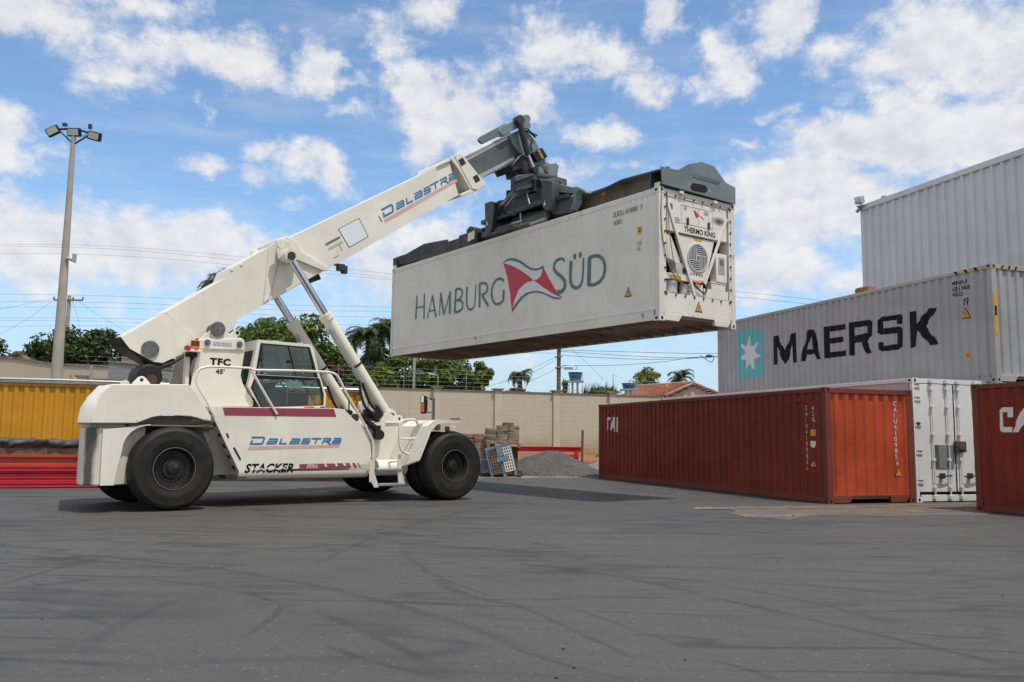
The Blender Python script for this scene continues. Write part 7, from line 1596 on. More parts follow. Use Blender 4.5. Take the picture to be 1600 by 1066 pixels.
mb = MB(); mb.prism([(0.0, 0.08), (0.30, 0.08), (0.34, 0.30), (0.2, 0.42), (0.05, 0.2)], 1, -0.26, -0.21); mb.build('blue_sheet', BLUEP, BX)
wq_ = [(0.305,30.6,0.136)][0]
mb = MB(); mb.lathe([(0.0008, -0.08), (0.10, -0.09), (0.15, -0.05), (0.15, 0.05), (0.10, 0.09), (0.0008, 0.08)], (0, 0, 0.15), 1, 24); o = mb.build('rusty_wheel', RUSTBEAM, None); o.location = (wq_[0], 30.6, 0.005); tag(o, 'small rusty wheel lying by the foot of the bin and gravel', 'wheel')

# red beams on the left
bo_ = [(-11.452,21.493,0)][0]
BW = Matrix.Translation(bo_) @ Matrix.Rotation(R(18.7), 4, 'Z')
LB = ['bottom', 'second', 'third', 'fourth']
def beam_at(mb, name, x, y, z, mat, label, cat, group=None):
    o = mb.build(name, mat, None, smooth=False); o.matrix_world = BW @ Matrix.Translation((x, y, z)); tag(o, label, cat, group); return o
zz = 0.03
mb = MB(); 
for x in (-6, -3.2, -0.4, 2.2): 
    pass
for k in range(4):
    mb = MB(); h = 0.125; w = 0.30
    mb.prism([(-0.0, 0.0), (0.02, 0.0), (0.02, 0.03), (0.12, 0.045), (0.12, h-0.02), (0.0, h-0.005), (w, h-0.005), (w, 0)][:0] or [(0, 0), (w, 0), (w, h-0.006), (0, h-0.006), (0, h-0.045), (0.05, h-0.06), (0.05, 0.05), (0, 0.04)], 0, 0, 9.5)
    beam_at(mb, 'steel_beam', -6.3+0.1*(k % 2), 0.03*(k % 3), zz, REDSTEEL, 'red steel channel, %s from the ground in the stack behind the stacker' % ('lowest', 'second', 'third', 'fourth')[k], 'steel beam', 'red steel beams'); zz += h+0.006
mb = MB(); mb.prism([(0, 0), (0.4, 0), (0.4, 0.25), (0.0, 0.25), (0.0, 0.20), (0.06, 0.185), (0.06, 0.05), (0, 0.04)], 0, 0, 9.4); beam_at(mb, 'steel_beam', -6.4, 0.05, zz+0.003, paint('orange_red_primer', (0.46, 0.06, 0.035), 0.5, 0.1, 0.25), 'deep orange red girder lying on top of the red channels', 'steel beam', 'red steel beams'); zz += 0.262
for k, (a, b_) in enumerate(((0.0, 0.16), (0.165, 0.14))):
    mb = MB(); mb.box((0, 0, 0), (8.2, 0.5, b_)); beam_at(mb, 'timber', -6.1 if k else -6.3, 0.25+0.05*k, zz+a+0.002, WOOD, ('dark weathered timber baulk lying directly on the red girder', 'thinner weathered timber on top of the dark timber baulk under the black sheet')[k], 'timber', 'timbers on the beams')
mb = MB(); nx_ = 70; vs = []; rr = random.Random(8)
for i in range(nx_+1):
    x = -6+8*i/nx_
    for j, (y, z) in enumerate(((0.18, -0.10), (0.22, 0.02), (0.4, 0.05), (0.6, 0.04), (0.85, -0.02))): vs.append((x+rr.uniform(-.04, .04), y+rr.uniform(-.04, .04), z+rr.uniform(-0.03, 0.05)+(0.16 if 0.55 < (i % 23)/23 < 0.7 else 0)-(0.06 if j == 0 and i % 5 == 0 else 0)))
mb.add(vs, [(i*5+j, (i+1)*5+j, (i+1)*5+j+1, i*5+j+1) for i in range(nx_) for j in range(4)])
o = mb.build('tarpaulin', TARP, None, angle=60); o.matrix_world = BW @ Matrix.Translation((0, 0, zz+0.33)); tag(o, 'crumpled dark plastic sheet draped over the timber in front of the yellow container', 'tarpaulin')
so_ = o.modifiers.new('thickness', 'SOLIDIFY'); so_.thickness = 0.008
pk = [(-8.795,25.656,0), (-4.648,26.693,0)]
for k in range(3):
    mb = MB(); mb.box((0, 0, 0), (6.5-0.5*k, 0.22, 0.07)); o = mb.build('plank', paint('pinkish_plank%d' % k, (0.24-0.05*k, 0.16-0.03*k, 0.13-0.03*k), 0.9, 0.2, 0.4, scale=3), None, bevel=0.006); o.matrix_world = Matrix.Translation((pk[0][0]-0.7+0.3*k, pk[0][1]+0.1+0.02*k, 0.006+0.072*k)) @ Matrix.Rotation(R(10), 4, 'Z'); tag(o, ('brown plank on the ground seen beneath the stacker, lowest of three', 'brown plank seen beneath the stacker, middle of the pile of three', 'darkest brown plank topping the pile of three beneath the stacker')[k], 'plank', 'planks behind the stacker')

# buildings on the left
def building(name, label, pts_top, y0, depth, mat, roofm=None):
    root = empty(name, (pts_top[0][0], y0, 0)); tag(root, label, 'building')
    x0 = pts_top[0][0]; poly = [(x-x0, z) for x, _, z in pts_top]; poly = poly + [(poly[-1][0], 0), (poly[0][0], 0)]
    mb = MB(); mb.prism(poly, 1, 0, depth); mb.build('wall', mat, root, smooth=False)
    mb = MB()
    for i in range(len(pts_top)-1):
        a, b_ = poly[i], poly[i+1]
        mb.prism([(a[0]-0.02, a[1]+0.004), (b_[0]+0.02, b_[1]+0.004), (b_[0]+0.02, b_[1]+0.10), (a[0]-0.02, a[1]+0.10)], 1, -0.06, depth+0.02)
    mb.build('parapet', roofm or COP, root, smooth=False); return root
building('house', 'low beige rendered house wall behind the yellow container and lamp pole', [(-30.75,48,5.497), (-27.704,48,5.427), (-25.642,48,5.111), (-22.421,48,5.044)], 48, 6, BEIGEW)
building('house', 'grey rendered house wall behind the boom tail, right of the beige one', [(-20.634,44,4.983), (-18.59,44,4.778), (-16.362,44,4.773)], 44, 6, GREYW)
building('house', 'small pale beige upper storey block left of the lamp pole', [(-35.912,62,7.075), (-34.342,62,7.094), (-33.124,62,6.877)], 62, 4, BEIGEW)
building('house', 'small pale beige rooftop block beyond the grey house wall', [(-27.264,60,6.624), (-25.011,60,6.338)], 60, 4, BEIGEW)
mb = MB()
for x in [(-24.568,47.9,4.777), (-23.998,47.9,4.784)]: mb.box((x[0]-0.015, 47.93, 0), (x[0]+0.015, 47.995, x[2]-0.2))
o = mb.build('downpipe', GREYW, None); tag(o, 'pair of thin vertical joint strips on the beige house wall', 'pipe')

# house with the tiled roof
hpk = [(9.707,46,4.369), (8.403,46,3.908), (10.999,46,3.872)]; hbk = [(8.047,55,4.708)][0]; hlf = [(5.903,50,3.792)][0]
HS = empty('house', (hpk[0][0], 46, 0)); tag(HS, 'peach gabled house with red clay tile roof beyond the block wall', 'house')
ox = hpk[0][0]
def mat_tiles():
    m, t, b = base_mat('clay_tiles')
    ob = t.new('ShaderNodeTexCoord').outputs['Object']
    n = t.noise(ob, 4, 5, 0.7); v = t.new('ShaderNodeTexVoronoi'); v.inputs['Scale'].default_value = 5; t.link(ob, v.inputs['Vector']); sc = t.new('ShaderNodeSeparateColor'); t.link(v.outputs['Color'], sc.inputs[0])
    c = t.mix(t.math('MULTIPLY', t.math('ADD', n, sc.outputs[0]), 0.5), (0.16, 0.045, 0.025), (0.42, 0.14, 0.07))
    t.link(c, b.inputs['Base Color']); b.inputs['Roughness'].default_value = 0.9; return m
TILE = mat_tiles()
P0, PL, PR = (0, 0, hpk[0][2]), (hpk[1][0]-ox, 0, hpk[1][2]-0.1), (hpk[2][0]-ox, 0, hpk[2][2])
dx, dy = hbk[0]-ox, 9.0
mb = MB(); mb.prism([(PL[0]+0.2, 0), (PR[0]-0.2, 0), (PR[0]-0.2, PR[2]-0.08), (0, P0[2]-0.15), (PL[0]+0.2, PL[2]-0.08)], 1, 0.1, 0.3); mb.build('wall', PINKW, HS, smooth=False)
BKL = (hlf[0]-ox, 4.0, hlf[2]-0.15)
def rows(a, b_, c_, d_, nrow, ncol, parent):
    # tile courses as overlapping corrugated strips between corners a(ridge near) b(eave near) c(eave far) d(ridge far)
    a, b_, c_, d_ = map(Vector, (a, b_, c_, d_)); nrm = (b_-a).cross(d_-a).normalized()
    if nrm.z < 0: nrm = -nrm
    mb = MB()
    for i in range(nrow):
        t0, t1 = i/nrow, (i+1.12)/nrow; vs = []
        for j in range(ncol*4+1):
            s_ = j/(ncol*4); w_ = abs(math.sin(PI*j/4))*0.05
            p_ = a.lerp(d_, s_).lerp(b_.lerp(c_, s_), t0); q = a.lerp(d_, s_).lerp(b_.lerp(c_, s_), t1)
            vs += [p_+nrm*(w_+0.0), q+nrm*(w_+0.05)]
        mb.add(vs, [(2*j, 2*j+2, 2*j+3, 2*j+1) for j in range(ncol*4)])
    return mb
roof = rows(P0, (PL[0]-0.25, -0.2, PL[2]-0.12), BKL, (dx, dy, hbk[2]), 9, 30, HS); roof.v += []; rf_ = roof.build('roof', TILE, HS, smooth=False)
r2m = rows(P0, (PR[0]+0.1, -0.2, PR[2]-0.05), (PR[0]+dx+0.6, dy, PR[2]), (dx, dy, hbk[2]), 6, 28, HS).build('roof', TILE, HS, smooth=False)
mb = MB(); mb.tube([(0, -0.2, P0[2]+0.06), (dx, dy, hbk[2]+0.06)], 0.09, 8); mb.tube([(0, -0.2, P0[2]+0.03), (PR[0], -0.22, PR[2]+0.03)], 0.07, 8); mb.tube([(0, -0.2, P0[2]+0.03), (PL[0]-0.2, -0.22, PL[2]-0.08)], 0.07, 8); mb.build('ridge_tiles', paint('pale_ridge', (0.40, 0.27, 0.21), 0.9, 0.2, 0.4, scale=5), rf_)
sg = [(8.23,45.5,4.184), (8.226,45.5,3.71)]
SG = empty('small_sign', (sg[1][0], 45.5, 0)); tag(SG, 'tiny yellow square plate on a thin post in front of the tiled roof', 'sign')
mb = MB(); mb.tube([(0, 0, 2.8), (0, 0, sg[0][2])], 0.02, 6); mb.build('post', GALV, SG); mb = MB(); mb.box((-0.09, -0.03, sg[0][2]-0.05), (0.09, -0.01, sg[0][2]+0.16)); mb.build('plate', STICKY, SG)

# water tanks
def tank(px, y, r, h, zb, label, stand):
    T = empty('water_tank', (px, y, zb)); tag(T, label, 'water tank', 'blue rooftop water tanks')
    mb = MB(); mb.lathe([(0.0008, 0), (r*0.80, 0), (r*0.84, h*0.3), (r*0.88, h*0.32), (r*0.90, h*0.6), (r*0.94, h*0.63), (r*0.97, h*0.88), (r*1.03, h*0.9), (r*1.03, h), (r*0.97, h*1.02)], (0, 0, 0), 2, 28); mb.build('tank_body', TANKBLUE, T)
    mb = MB(); mb.lathe([(r*1.0, h*1.0), (r*0.8, h*1.1), (0.0008, h*1.16)], (0, 0, 0), 2, 28); mb.build('tank_lid', CRATEW, T)
    mb = MB(); mb.box((-r*1.2, -r, -0.10), (r*1.1, r, -0.01))
    for x in (-r*0.4, r*0.3): mb.box((x-0.05, -0.1, -zb), (x+0.05, 0.1, -0.10))
    mb.build('stand', GALV, T, smooth=False)
q = [(3.561,48,4.597), (3.166,48,5.057), (6.523,48,4.169), (6.131,48,4.485)]
tank(q[0][0], 48, (q[0][0]-q[1][0]), q[1][2]-q[0][2], q[0][2], 'blue round water tank on a raised stand right of the utility pole', True)
tank(q[2][0], 48, (q[2][0]-q[3][0])*0.95, q[3][2]-q[2][2], q[2][2], 'darker blue water tank just left of the red tiled roof', True)
aq = [(5.55,47,4.905), (5.549,47,3.961), (5.9,47,4.944)]
mb = MB(); mb.tube([(aq[1][0], 47, 2), (aq[0][0], 47, aq[0][2])], 0.02, 5); mb.tube([(aq[0][0]-0.1, 47, aq[0][2]), (aq[2][0]+0.1, 47, aq[0][2])], 0.015, 5)
for k in range(4): mb.tube([(aq[0][0]+0.1*k, 46.8, aq[0][2]), (aq[0][0]+0.1*k, 47.2, aq[0][2])], 0.01, 4)
o = mb.build('antenna', GALV, None); tag(o, 'thin television aerial above the spiky plants left of the tiled roof', 'antenna')

# ------------------------------------------------------------------ poles and cables
pq = [(-15.519,29.5,2.147), (-15.589,29.5,3.13), (-15.598,29.5,11.789)]
LP = empty('light_pole', (pq[1][0], 29.5, 0)); tag(LP, 'tall concrete lamp pole with three floodlights at the far left', 'lamp pole')
zt = pq[2][2]; xt = pq[2][0]-pq[1][0]; xb = 0.0
zb1 = pq[1][2]; sl_ = xt/(zt-zb1)
mb = MB(); mb.tube([(-sl_*zb1, 0, 0), (0, 0, zb1), (xt*0.5, 0, (zb1+zt)/2), (xt, 0, zt)], [0.22, 0.19, 0.125, 0.075], 18); mb.build('pole', CONC, LP)
arms = [(-16.335,29.5,11.967), (-15.585,29.5,11.93), (-14.851,29.5,11.799), (-15.577,29.5,11.486), (-15.509,29.5,12.142)]
A3 = [(a[0]-pq[1][0], 0, a[2]) for a in arms]
mb = MB(); mb.tube(arc_pts([(A3[0][0]+0.1, 0, A3[0][2]+0.06), (A3[1][0], 0, A3[1][2]+0.12), (A3[2][0]-0.1, 0, A3[2][2]+0.08)]), 0.04, 6); mb.tube([(A3[3][0], 0, A3[3][2]), (A3[0][0]+0.22, 0, A3[0][2]+0.03)], 0.03, 6); mb.tube([(A3[3][0], 0, A3[3][2]), (A3[2][0]-0.22, 0, A3[2][2]+0.03)], 0.03, 6); mb.tube([(xt, 0, zt-0.2), (xt, 0, A3[1][2]+0.14)], 0.06, 8)
mb.obox((A3[0][0]+0.40, 0, A3[0][2]+0.24), (0.14, 0.1, 0.10)); mb.obox((A3[1][0]+0.55, 0, A3[1][2]+0.22), (0.10, 0.1, 0.16)); mb.tube(arc_pts([(A3[1][0]+0.1, 0, A3[1][2]+0.1), (A3[1][0]+0.3, 0.05, A3[1][2]-0.12), (A3[1][0]+0.5, 0, A3[1][2]+0.06)]), 0.012, 5); mb.build('lamp_frame', DARKSTEEL, LP)
for k, (rx, ry_) in enumerate(((R(40), R(-35)), (R(48), 0), (R(45), R(20)))):
    c = A3[k]; L0 = empty('floodlight_head', c, (R(18), (R(-28), 0, R(14))[k], 0)); L0.parent = LP
    mb = MB(); mb.box((-0.22, -0.09, -0.15), (0.22, 0.09, 0.15)); mb.build('lamp_housing', BLACK, L0, bevel=0.02)
    mb = MB(); mb.box((-0.18, -0.102, -0.10), (0.18, -0.09, 0.12)); mb.build('lamp_glass', LAMPGLASS, L0)
cq = [(-15.487,29.4,7.393), (-15.213,29.4,7.283), (-15.206,29.4,7.509)]
mb = MB(); mb.tube([(cq[0][0], 29.4, cq[0][2]), (cq[1][0], 29.4, cq[1][2])], 0.05, 8); mb.box((cq[1][0]-0.03, 29.3, cq[1][2]-0.05), (cq[1][0]+0.05, 29.45, cq[2][2]+0.02)); o = mb.build('camera_bracket', GALV, None); tag(o, 'small grey bracket arm fixed halfway up the lamp pole', 'bracket')
def upole(px_, y, z, label, r=0.13, mat=DARKPOLE, arms_=()):
    U_ = empty('utility_pole', (px_, y, 0)); tag(U_, label, 'utility pole', 'utility poles')
    mb = MB(); mb.tube([(0, 0, 0), (0, 0, z)], [r*1.15, r*0.85], 12); mb.build('pole', mat, U_)
    for (zz, w_, d_) in arms_:
        mb = MB(); mb.box((-w_, -0.18-d_, zz), (w_, -0.10-d_, zz+0.10))
        for i in range(4): x = -w_+2*w_*i/3; mb.lathe([(0.0008, 0.1), (0.05, 0.1), (0.07, 0.16), (0.04, 0.2), (0.06, 0.26), (0.0008, 0.3)], (x, -0.14-d_, zz), 2, 8)
        mb.build('crossarm', DARKPOLE, U_)
    return U_
u1 = [(2.524,46,4.28), (2.513,46,6.067), (2.519,46,5.137)]
U1 = upole(u1[0][0], 46, u1[1][2]+3.2, 'dark utility pole rising behind the block wall under the lifted container', 0.11, DARKPOLE, ((u1[1][2]+2.6, 1.1, 0),))
mb = MB()
for zz in (u1[1][2]+0.1, u1[1][2]-0.35, u1[2][2]): mb.box((-0.17, -0.15, zz), (0.17, 0.15, zz+0.05)); mb.disc((-0.17, -0.1, zz), 0, 0.05, 0.12, 8)
z_ = u1[2][2]; mb.tube(arc_pts([(0.12, -0.1, z_), (0.3, -0.12, z_+0.12), (0.9, -0.12, z_+0.12), (0.95, -0.12, z_-0.05), (0.8, -0.12, z_-0.08)]), 0.02, 6); mb.obox((0.5, -0.12, z_-0.03), (0.5, 0.12, 0.12)); mb.build('cable_box', GALV, U1)
u2 = [(-32.241,62,4.853), (-32.695,62,11.281)]
U2 = upole(u2[0][0], 62, u2[1][2], 'distant utility pole with crossarm half hidden by the lamp pole', 0.14, CONC, ((u2[1][2]-0.4, 1.05, 0), (u2[1][2]-4.1, 0.8, 0)))
u3 = [(-4.822,42.5,3.969), (-4.855,42.5,5.301), (-3.764,42.5,3.982), (-3.784,42.5,4.869)]
mb = MB(); mb.tube([(0, 0, 0), (0, 0, u3[1][2]+1.2)], 0.085, 12); o = mb.build('steel_post', GALV, None); o.location = (u3[0][0], 42.5, 0); tag(o, 'grey galvanised post rising in front of the green tree behind the wall', 'post')
mb = MB(); mb.tube([(0, 0, 0), (0, 0, u3[3][2])], [0.10, 0.09], 10); o = mb.build('timber_post', DARKPOLE, None); o.location = (u3[2][0], 42.5, 0); tag(o, 'short brown post in front of the green tree, right of the grey post', 'post')
sl3 = [(-3.808,40.5,4.339), (-3.475,40.5,4.252), (-3.462,40.5,3.68)]
SL = empty('street_lamp', (sl3[2][0], 40.5, 0)); tag(SL, 'small pale lamp on a bent arm above the block wall', 'lamp')
mb = MB(); mb.tube([(0, 0, 0), (0, 0, sl3[1][2]), (sl3[0][0]-sl3[2][0]+0.05, 0, sl3[0][2])], 0.025, 6); mb.build('lamp_arm', GALV, SL); mb = MB(); mb.obox((sl3[0][0]-sl3[2][0], 0, sl3[0][2]), (0.24, 0.12, 0.07), (0, R(12), 0)); mb.build('lamp_head', CRATEW, SL)
def cable(pts, label, r=0.007, sag=True):
    mb = MB(); mb.tube(arc_pts(pts, 5), r, 5); o = mb.build('power_cable', WIRE, None, angle=180); tag(o, label, 'cable', 'overhead cables')
LC = 'thin overhead cable crossing the sky behind the lamp pole and boom'
for pts in ([(-40.432,58,14.026), (-29.901,58,13.98), (-24.182,58,13.695), (-16.701,58,13.031), (-7.042,58,11.998)], [(-40.44,58,14.116), (-29.913,58,14.159), (-24.195,58,13.918), (-16.712,58,13.299), (-7.049,58,12.264)], [(-40.38,58,13.446), (-30.746,58,13.523), (-24.159,58,13.294), (-16.685,58,12.676), (-7.04,58,11.909)],
            [(-41.516,60,10.974), (-31.599,60,11.007), (-24.377,60,10.87), (-17.148,60,10.504), (-8.136,60,10.435)], [(-41.467,60,10.428), (-31.564,60,10.506), (-24.35,60,10.414), (-17.132,60,10.14), (-8.127,60,10.116)], [(-41.427,60,9.973), (-31.538,60,10.142), (-24.33,60,10.05), (-17.116,60,9.777), (-8.116,60,9.708)], [(-41.358,60,9.202), (-31.483,60,9.37), (-24.288,60,9.324), (-17.088,60,9.142), (-8.101,60,9.163)], [(-41.342,60,9.02), (-31.471,60,9.189), (-24.272,60,9.052), (-17.076,60,8.87), (-8.091,60,8.801)], [(-41.298,60,8.523), (-31.445,60,8.827), (-24.257,60,8.781), (-17.06,60,8.508), (-8.079,60,8.349)]):
    cable(pts, LC)
LC2 = 'overhead cable slanting down from the distant pole behind the lamp pole'
for pts in ([(-38.419,61,9.654), (-34.825,61,10.485), (-32.838,61,10.881)], [(-38.219,61,7.221), (-34.737,61,9.331), (-32.747,61,10.882)], [(-31.553,61,10.851), (-30.994,61,9.378), (-30.748,61,8.46)], [(-31.282,61,10.9), (-29.746,61,9.855), (-26.905,61,8.279)]): cable(pts, LC2)
LC3 = 'overhead cable running right from the dark utility pole towards the grey container'
for pts in ([(2.502,45.8,6.081), (6.161,45.8,6.023), (8.896,45.8,5.988), (11.632,45.8,6.022), (17.109,45.8,6.228)], [(2.503,45.8,6.012), (6.161,45.8,5.817), (8.894,45.8,5.748), (11.63,45.8,5.885), (17.105,45.8,6.09)], [(2.746,45.8,5.26), (5.477,45.8,5.294), (8.209,45.8,5.534), (10.193,45.8,5.798), (17.109,45.8,6.228)], [(2.504,45.8,5.806), (6.16,45.8,5.645), (8.894,45.8,5.679), (11.63,45.8,5.851), (17.107,45.8,6.159)]): cable(pts, LC3, 0.012)
mb = MB(); q = [(10.24,45.7,5.824), (10.648,45.7,5.726)]; mb.tube(arc_pts([(q[0][0]-0.2, 45.7, q[0][2]+0.05), (q[0][0]+0.1, 45.7, q[0][2]-0.15), (q[1][0], 45.7, q[1][2]-0.2), (q[1][0]+0.1, 45.7, q[1][2]+0.1), (q[0][0]+0.2, 45.7, q[0][2]+0.1)]), 0.02, 5); mb.obox((q[0][0]+0.25, 45.7, q[0][2]), (0.3, 0.12, 0.12)); o = mb.build('cable_coil', DARKSTEEL, None); tag(o, 'coiled cable joint hanging on the cable left of the grey container', 'cable coil')
LC4 = 'thin cable slanting left from the dark utility pole over the wall'
for pts in ([(2.505,45.8,5.634), (1.044,45.8,4.829), (-0.653,45.8,4.228)], [(2.504,45.8,5.772), (0.024,45.8,4.577), (-2.007,45.8,3.803)], [(2.508,45.8,5.12), (1.048,45.8,4.419), (0.032,45.8,3.964)], [(-3.415,45.9,5.742), (0.008,45.9,5.888), (2.509,45.9,5.919)]): cable(pts, LC4, 0.008)
cable([(3.186,45.8,6.124), (4.111,45.8,5.312), (4.863,45.8,4.569)], 'thin cable slanting down to the spiky plants right of the water tank', 0.007)
LC5 = 'thin overhead cable passing behind the lift cylinders below the boom'
for pts in ([(-17.597,56,8.011), (-13.821,56,7.847), (-10.04,56,7.473), (-6.683,56,7.094)], [(-17.558,56,7.169), (-13.782,56,6.88), (-10.012,56,6.591), (-6.667,56,6.465)], [(-16.789,56,8.655), (-12.582,56,8.327), (-8.378,56,7.873), (-6.699,56,7.725)]): cable(pts, LC5, 0.010)
LC6 = 'faint overhead cable in the gap between the lifted and grey containers'
for pts in ([(11.699,60,12.145), (15.76,60,11.829), (20.266,60,11.429), (27.007,60,10.692)], [(11.696,60,11.778), (15.754,60,11.464), (20.257,60,11.064), (26.994,60,10.328)]): cable(pts, LC6, 0.010)

# ------------------------------------------------------------------ vegetation
def leafcloud(cx, cy, cz, rx, ry, rz, n, size, seed, clumps=26, csize=(0.25, 0.45), bottom=-0.6):
    rr = np.random.default_rng(seed)
    cl_ = []
    while len(cl_) < clumps:
        p_ = rr.uniform(-1, 1, 3)
        if np.linalg.norm(p_) < 1 and p_[2] > bottom: cl_.append(p_*0.86)
    cl_ = np.array(cl_); cr_ = rr.uniform(csize[0], csize[1], clumps)
    k = rr.integers(0, clumps, n); dirs = rr.normal(size=(n, 3)); dirs /= np.linalg.norm(dirs, axis=1)[:, None]
    rad = cr_[k]*(0.45+0.65*rr.random(n)**0.6)
    P_ = (cl_[k]+dirs*rad[:, None])*np.array([rx, ry, rz])
    nrm = dirs*0.8+rr.normal(size=(n, 3))*0.55+np.array([0, 0, 0.35]); nrm /= np.linalg.norm(nrm, axis=1)[:, None]
    t_ = np.cross(nrm, rr.normal(size=(n, 3))); t_ /= np.linalg.norm(t_, axis=1)[:, None]; b_ = np.cross(nrm, t_)
    s_ = size*rr.uniform(0.6, 1.3, n)[:, None]
    V = np.stack([P_-t_*s_, P_-b_*s_*0.42+nrm*s_*0.08, P_+t_*s_, P_+b_*s_*0.42+nrm*s_*0.08], 1)+np.array([cx, cy, cz])
    return V.reshape(-1, 3)
def tree(name, x, y, zc, rx, rz, n, size, mat, label, seed, cat='tree', clumps=26, trunk=0.22, ry=None, csize=(0.25, 0.45), bottom=-0.6, group='trees beyond the block wall'):
    T = empty(name, (x, y, 0)); tag(T, label, cat, group)
    rr = random.Random(seed)
    quadmesh('crown', leafcloud(0, 0, zc, rx, ry or rx*0.8, rz, n, size, seed, clumps, csize, bottom), mat, T)
    mb = MB(); h = zc-rz*0.2; mb.tube([(0, 0, 0), (rr.uniform(-.1, .1), 0, h*0.5), (rr.uniform(-.2, .2), 0, h)], [trunk, trunk*0.75, trunk*0.4], 10)
    for k in range(6):
        a = rr.uniform(0, 6.3); st_ = Vector((0, 0, h*rr.uniform(0.55, 0.9))); en = Vector((math.cos(a)*rx*0.6, math.sin(a)*rx*0.5, zc+rz*rr.uniform(-0.2, 0.6)))
        mb.tube([st_, st_.lerp(en, 0.5)+Vector((0, 0, 0.2)), en], [trunk*0.45, trunk*0.3, trunk*0.1], 6)
    mb.build('trunk', BARK, T); return T
def palm(x, y, h, fl, nf, label, seed, mat=LEAFP, trunk=0.14, lean=0.0, lw=0.05, group='palms beyond the block wall'):
    T = empty('palm_tree', (x, y, 0)); tag(T, label, 'palm', group); rr = random.Random(seed)
    mb = MB(); mb.tube([(0, 0, 0), (lean*0.4, 0, h*0.5), (lean, 0, h)], [trunk*1.2, trunk, trunk*0.85], 10); mb.build('trunk', BARK, T)
    V = []
    rb = MB()
    for k in range(nf):
        a = 2*PI*k/nf+rr.uniform(-.25, .25); up_a = rr.uniform(-0.25, 1.25); L_ = fl*rr.uniform(0.8, 1.1); d_ = Vector((math.cos(a), math.sin(a), 0)); pr = []
        p_ = Vector((lean, 0, h)); el_ = up_a; step = L_/14
        for i in range(15):
            pr.append(p_.copy()); p_ = p_+(d_*math.cos(el_)+Vector((0, 0, 1))*math.sin(el_))*step; el_ -= 0.15*(0.6+i/9)
        rb.tube(pr, [0.02*(1-0.8*i/14)*fl/1.8 for i in range(15)], 4)
        for i in range(1, 15):
            for f_ in (0.0, 0.33, 0.66):
                b0 = pr[i-1].lerp(pr[i], f_); tv = (pr[i]-pr[i-1]).normalized(); sd_ = tv.cross(Vector((0, 0, 1))).normalized()
                ll = fl*0.30*math.sin(PI*min(1, (i+f_)/15*0.9+0.12))*rr.uniform(0.8, 1.1)
                for s_ in (-1, 1):
                    e = b0+(sd_*s_*0.8+tv*0.55+Vector((0, 0, rr.uniform(-0.55, 0.1)))).normalized()*ll; w_ = tv*lw*fl/1.8
                    V += [b0-w_*0.5, b0+w_*0.5, b0.lerp(e, 0.6)+w_*0.5, e]
    fr_ = quadmesh('fronds', np.array([tuple(v) for v in V]), mat, T); rb.build('frond_ribs', BARK, T)
    return T
def P_at(pxs): return pxs[0]
q = [(-31.203,62,7.18)][0]; tree('tree', q[0], 62, q[2]-0.2, 3.6, 2.2, 6500, 0.20, LEAFD, 'dark dense tree behind the beige house right of the lamp pole', 11, clumps=40, csize=(0.18, 0.34), group='dark trees at the far left')
q = [(-28.718,62,6.653)][0]; tree('tree', q[0], 63, q[2]-0.3, 1.3, 1.1, 1500, 0.18, LEAFD, 'smaller dark tree peeking over the house beside the boom tail', 12, clumps=16, group='dark trees at the far left')
q = [(-36.942,62,6.644)][0]; tree('tree', q[0]-0.3, 62, q[2]-0.4, 2.0, 1.6, 2200, 0.20, LEAFD, 'dark tree cut by the left edge of the picture', 13, clumps=24, csize=(0.18, 0.34), group='dark trees at the far left')
q = [(-12.146,44,5.78)][0]; tree('tree', q[0], 44, q[2]+0.1, 2.9, 2.0, 7200, 0.17, LEAFM, 'leafy green tree directly behind the cab and below the boom', 14, clumps=38, csize=(0.2, 0.36))
q = [(-9.873,45,5.07)][0]; tree('tree', q[0], 45, q[2]-0.2, 1.5, 1.4, 2600, 0.16, LEAFM, 'green tree showing between the two lift cylinders', 15, clumps=24)
q = [(-14.732,46,5.439)][0]; tree('tree', q[0], 46, q[2], 1.6, 1.5, 2200, 0.17, LEAFD, 'darker tree half hidden between tower and cab', 16, clumps=20)
q = [(-8.175,46,4.147)][0]; tree('tree', q[0], 46, q[2], 2.4, 1.3, 4200, 0.17, LEAFD, 'dark leafy tree right of the near lift cylinder below the palms', 17, clumps=34, csize=(0.2, 0.36))
q = [(-4.664,43.5,4.196)][0]; tree('tree', q[0], 43.5, q[2], 2.5, 1.5, 6200, 0.15, LEAFM, 'bright green bushy tree behind the wall under the left half of the lifted container', 18, clumps=44, csize=(0.16, 0.30))
q = [(-2.43,44,4.355)][0]; tree('tree', q[0], 44, q[2], 1.5, 1.25, 3600, 0.14, LEAFB, 'lightest green tree at the right end of the tree group below the container', 19, clumps=34, csize=(0.16, 0.30))
q = [(-8.721,42,4.139)][0]; tree('shrub', q[0], 42.5, q[2], 0.55, 0.75, 700, 0.14, LEAFR, 'dark red leaved shrub beside the far lift cylinder', 20, 'shrub', clumps=12, trunk=0.05, group='plants beyond the wall')
q = [(-6.288,40.8,4.087)][0]; tree('shrub', q[0], 41.8, q[2]-0.3, 0.75, 0.95, 1000, 0.13, LEAFB, 'light green young shrub just above the wall left of the grey post', 21, 'shrub', clumps=14, trunk=0.04, group='plants beyond the wall')
q = [(-15.579,46,9.356)][0]; palm(q[0], 46, q[2], 2.2, 26, 'tall palm whose fronds show above and below the boom', 31)
q = [(-13.395,47,7.669)][0]; palm(q[0], 48, q[2]-0.3, 1.7, 14, 'smaller palm below the boom left of the far lift cylinder', 32)
q = [(-8.074,48,6.787)][0]; palm(q[0], 48, q[2], 1.9, 34, 'shaggy dark palm left of the lifted container', 33, LEAFD)
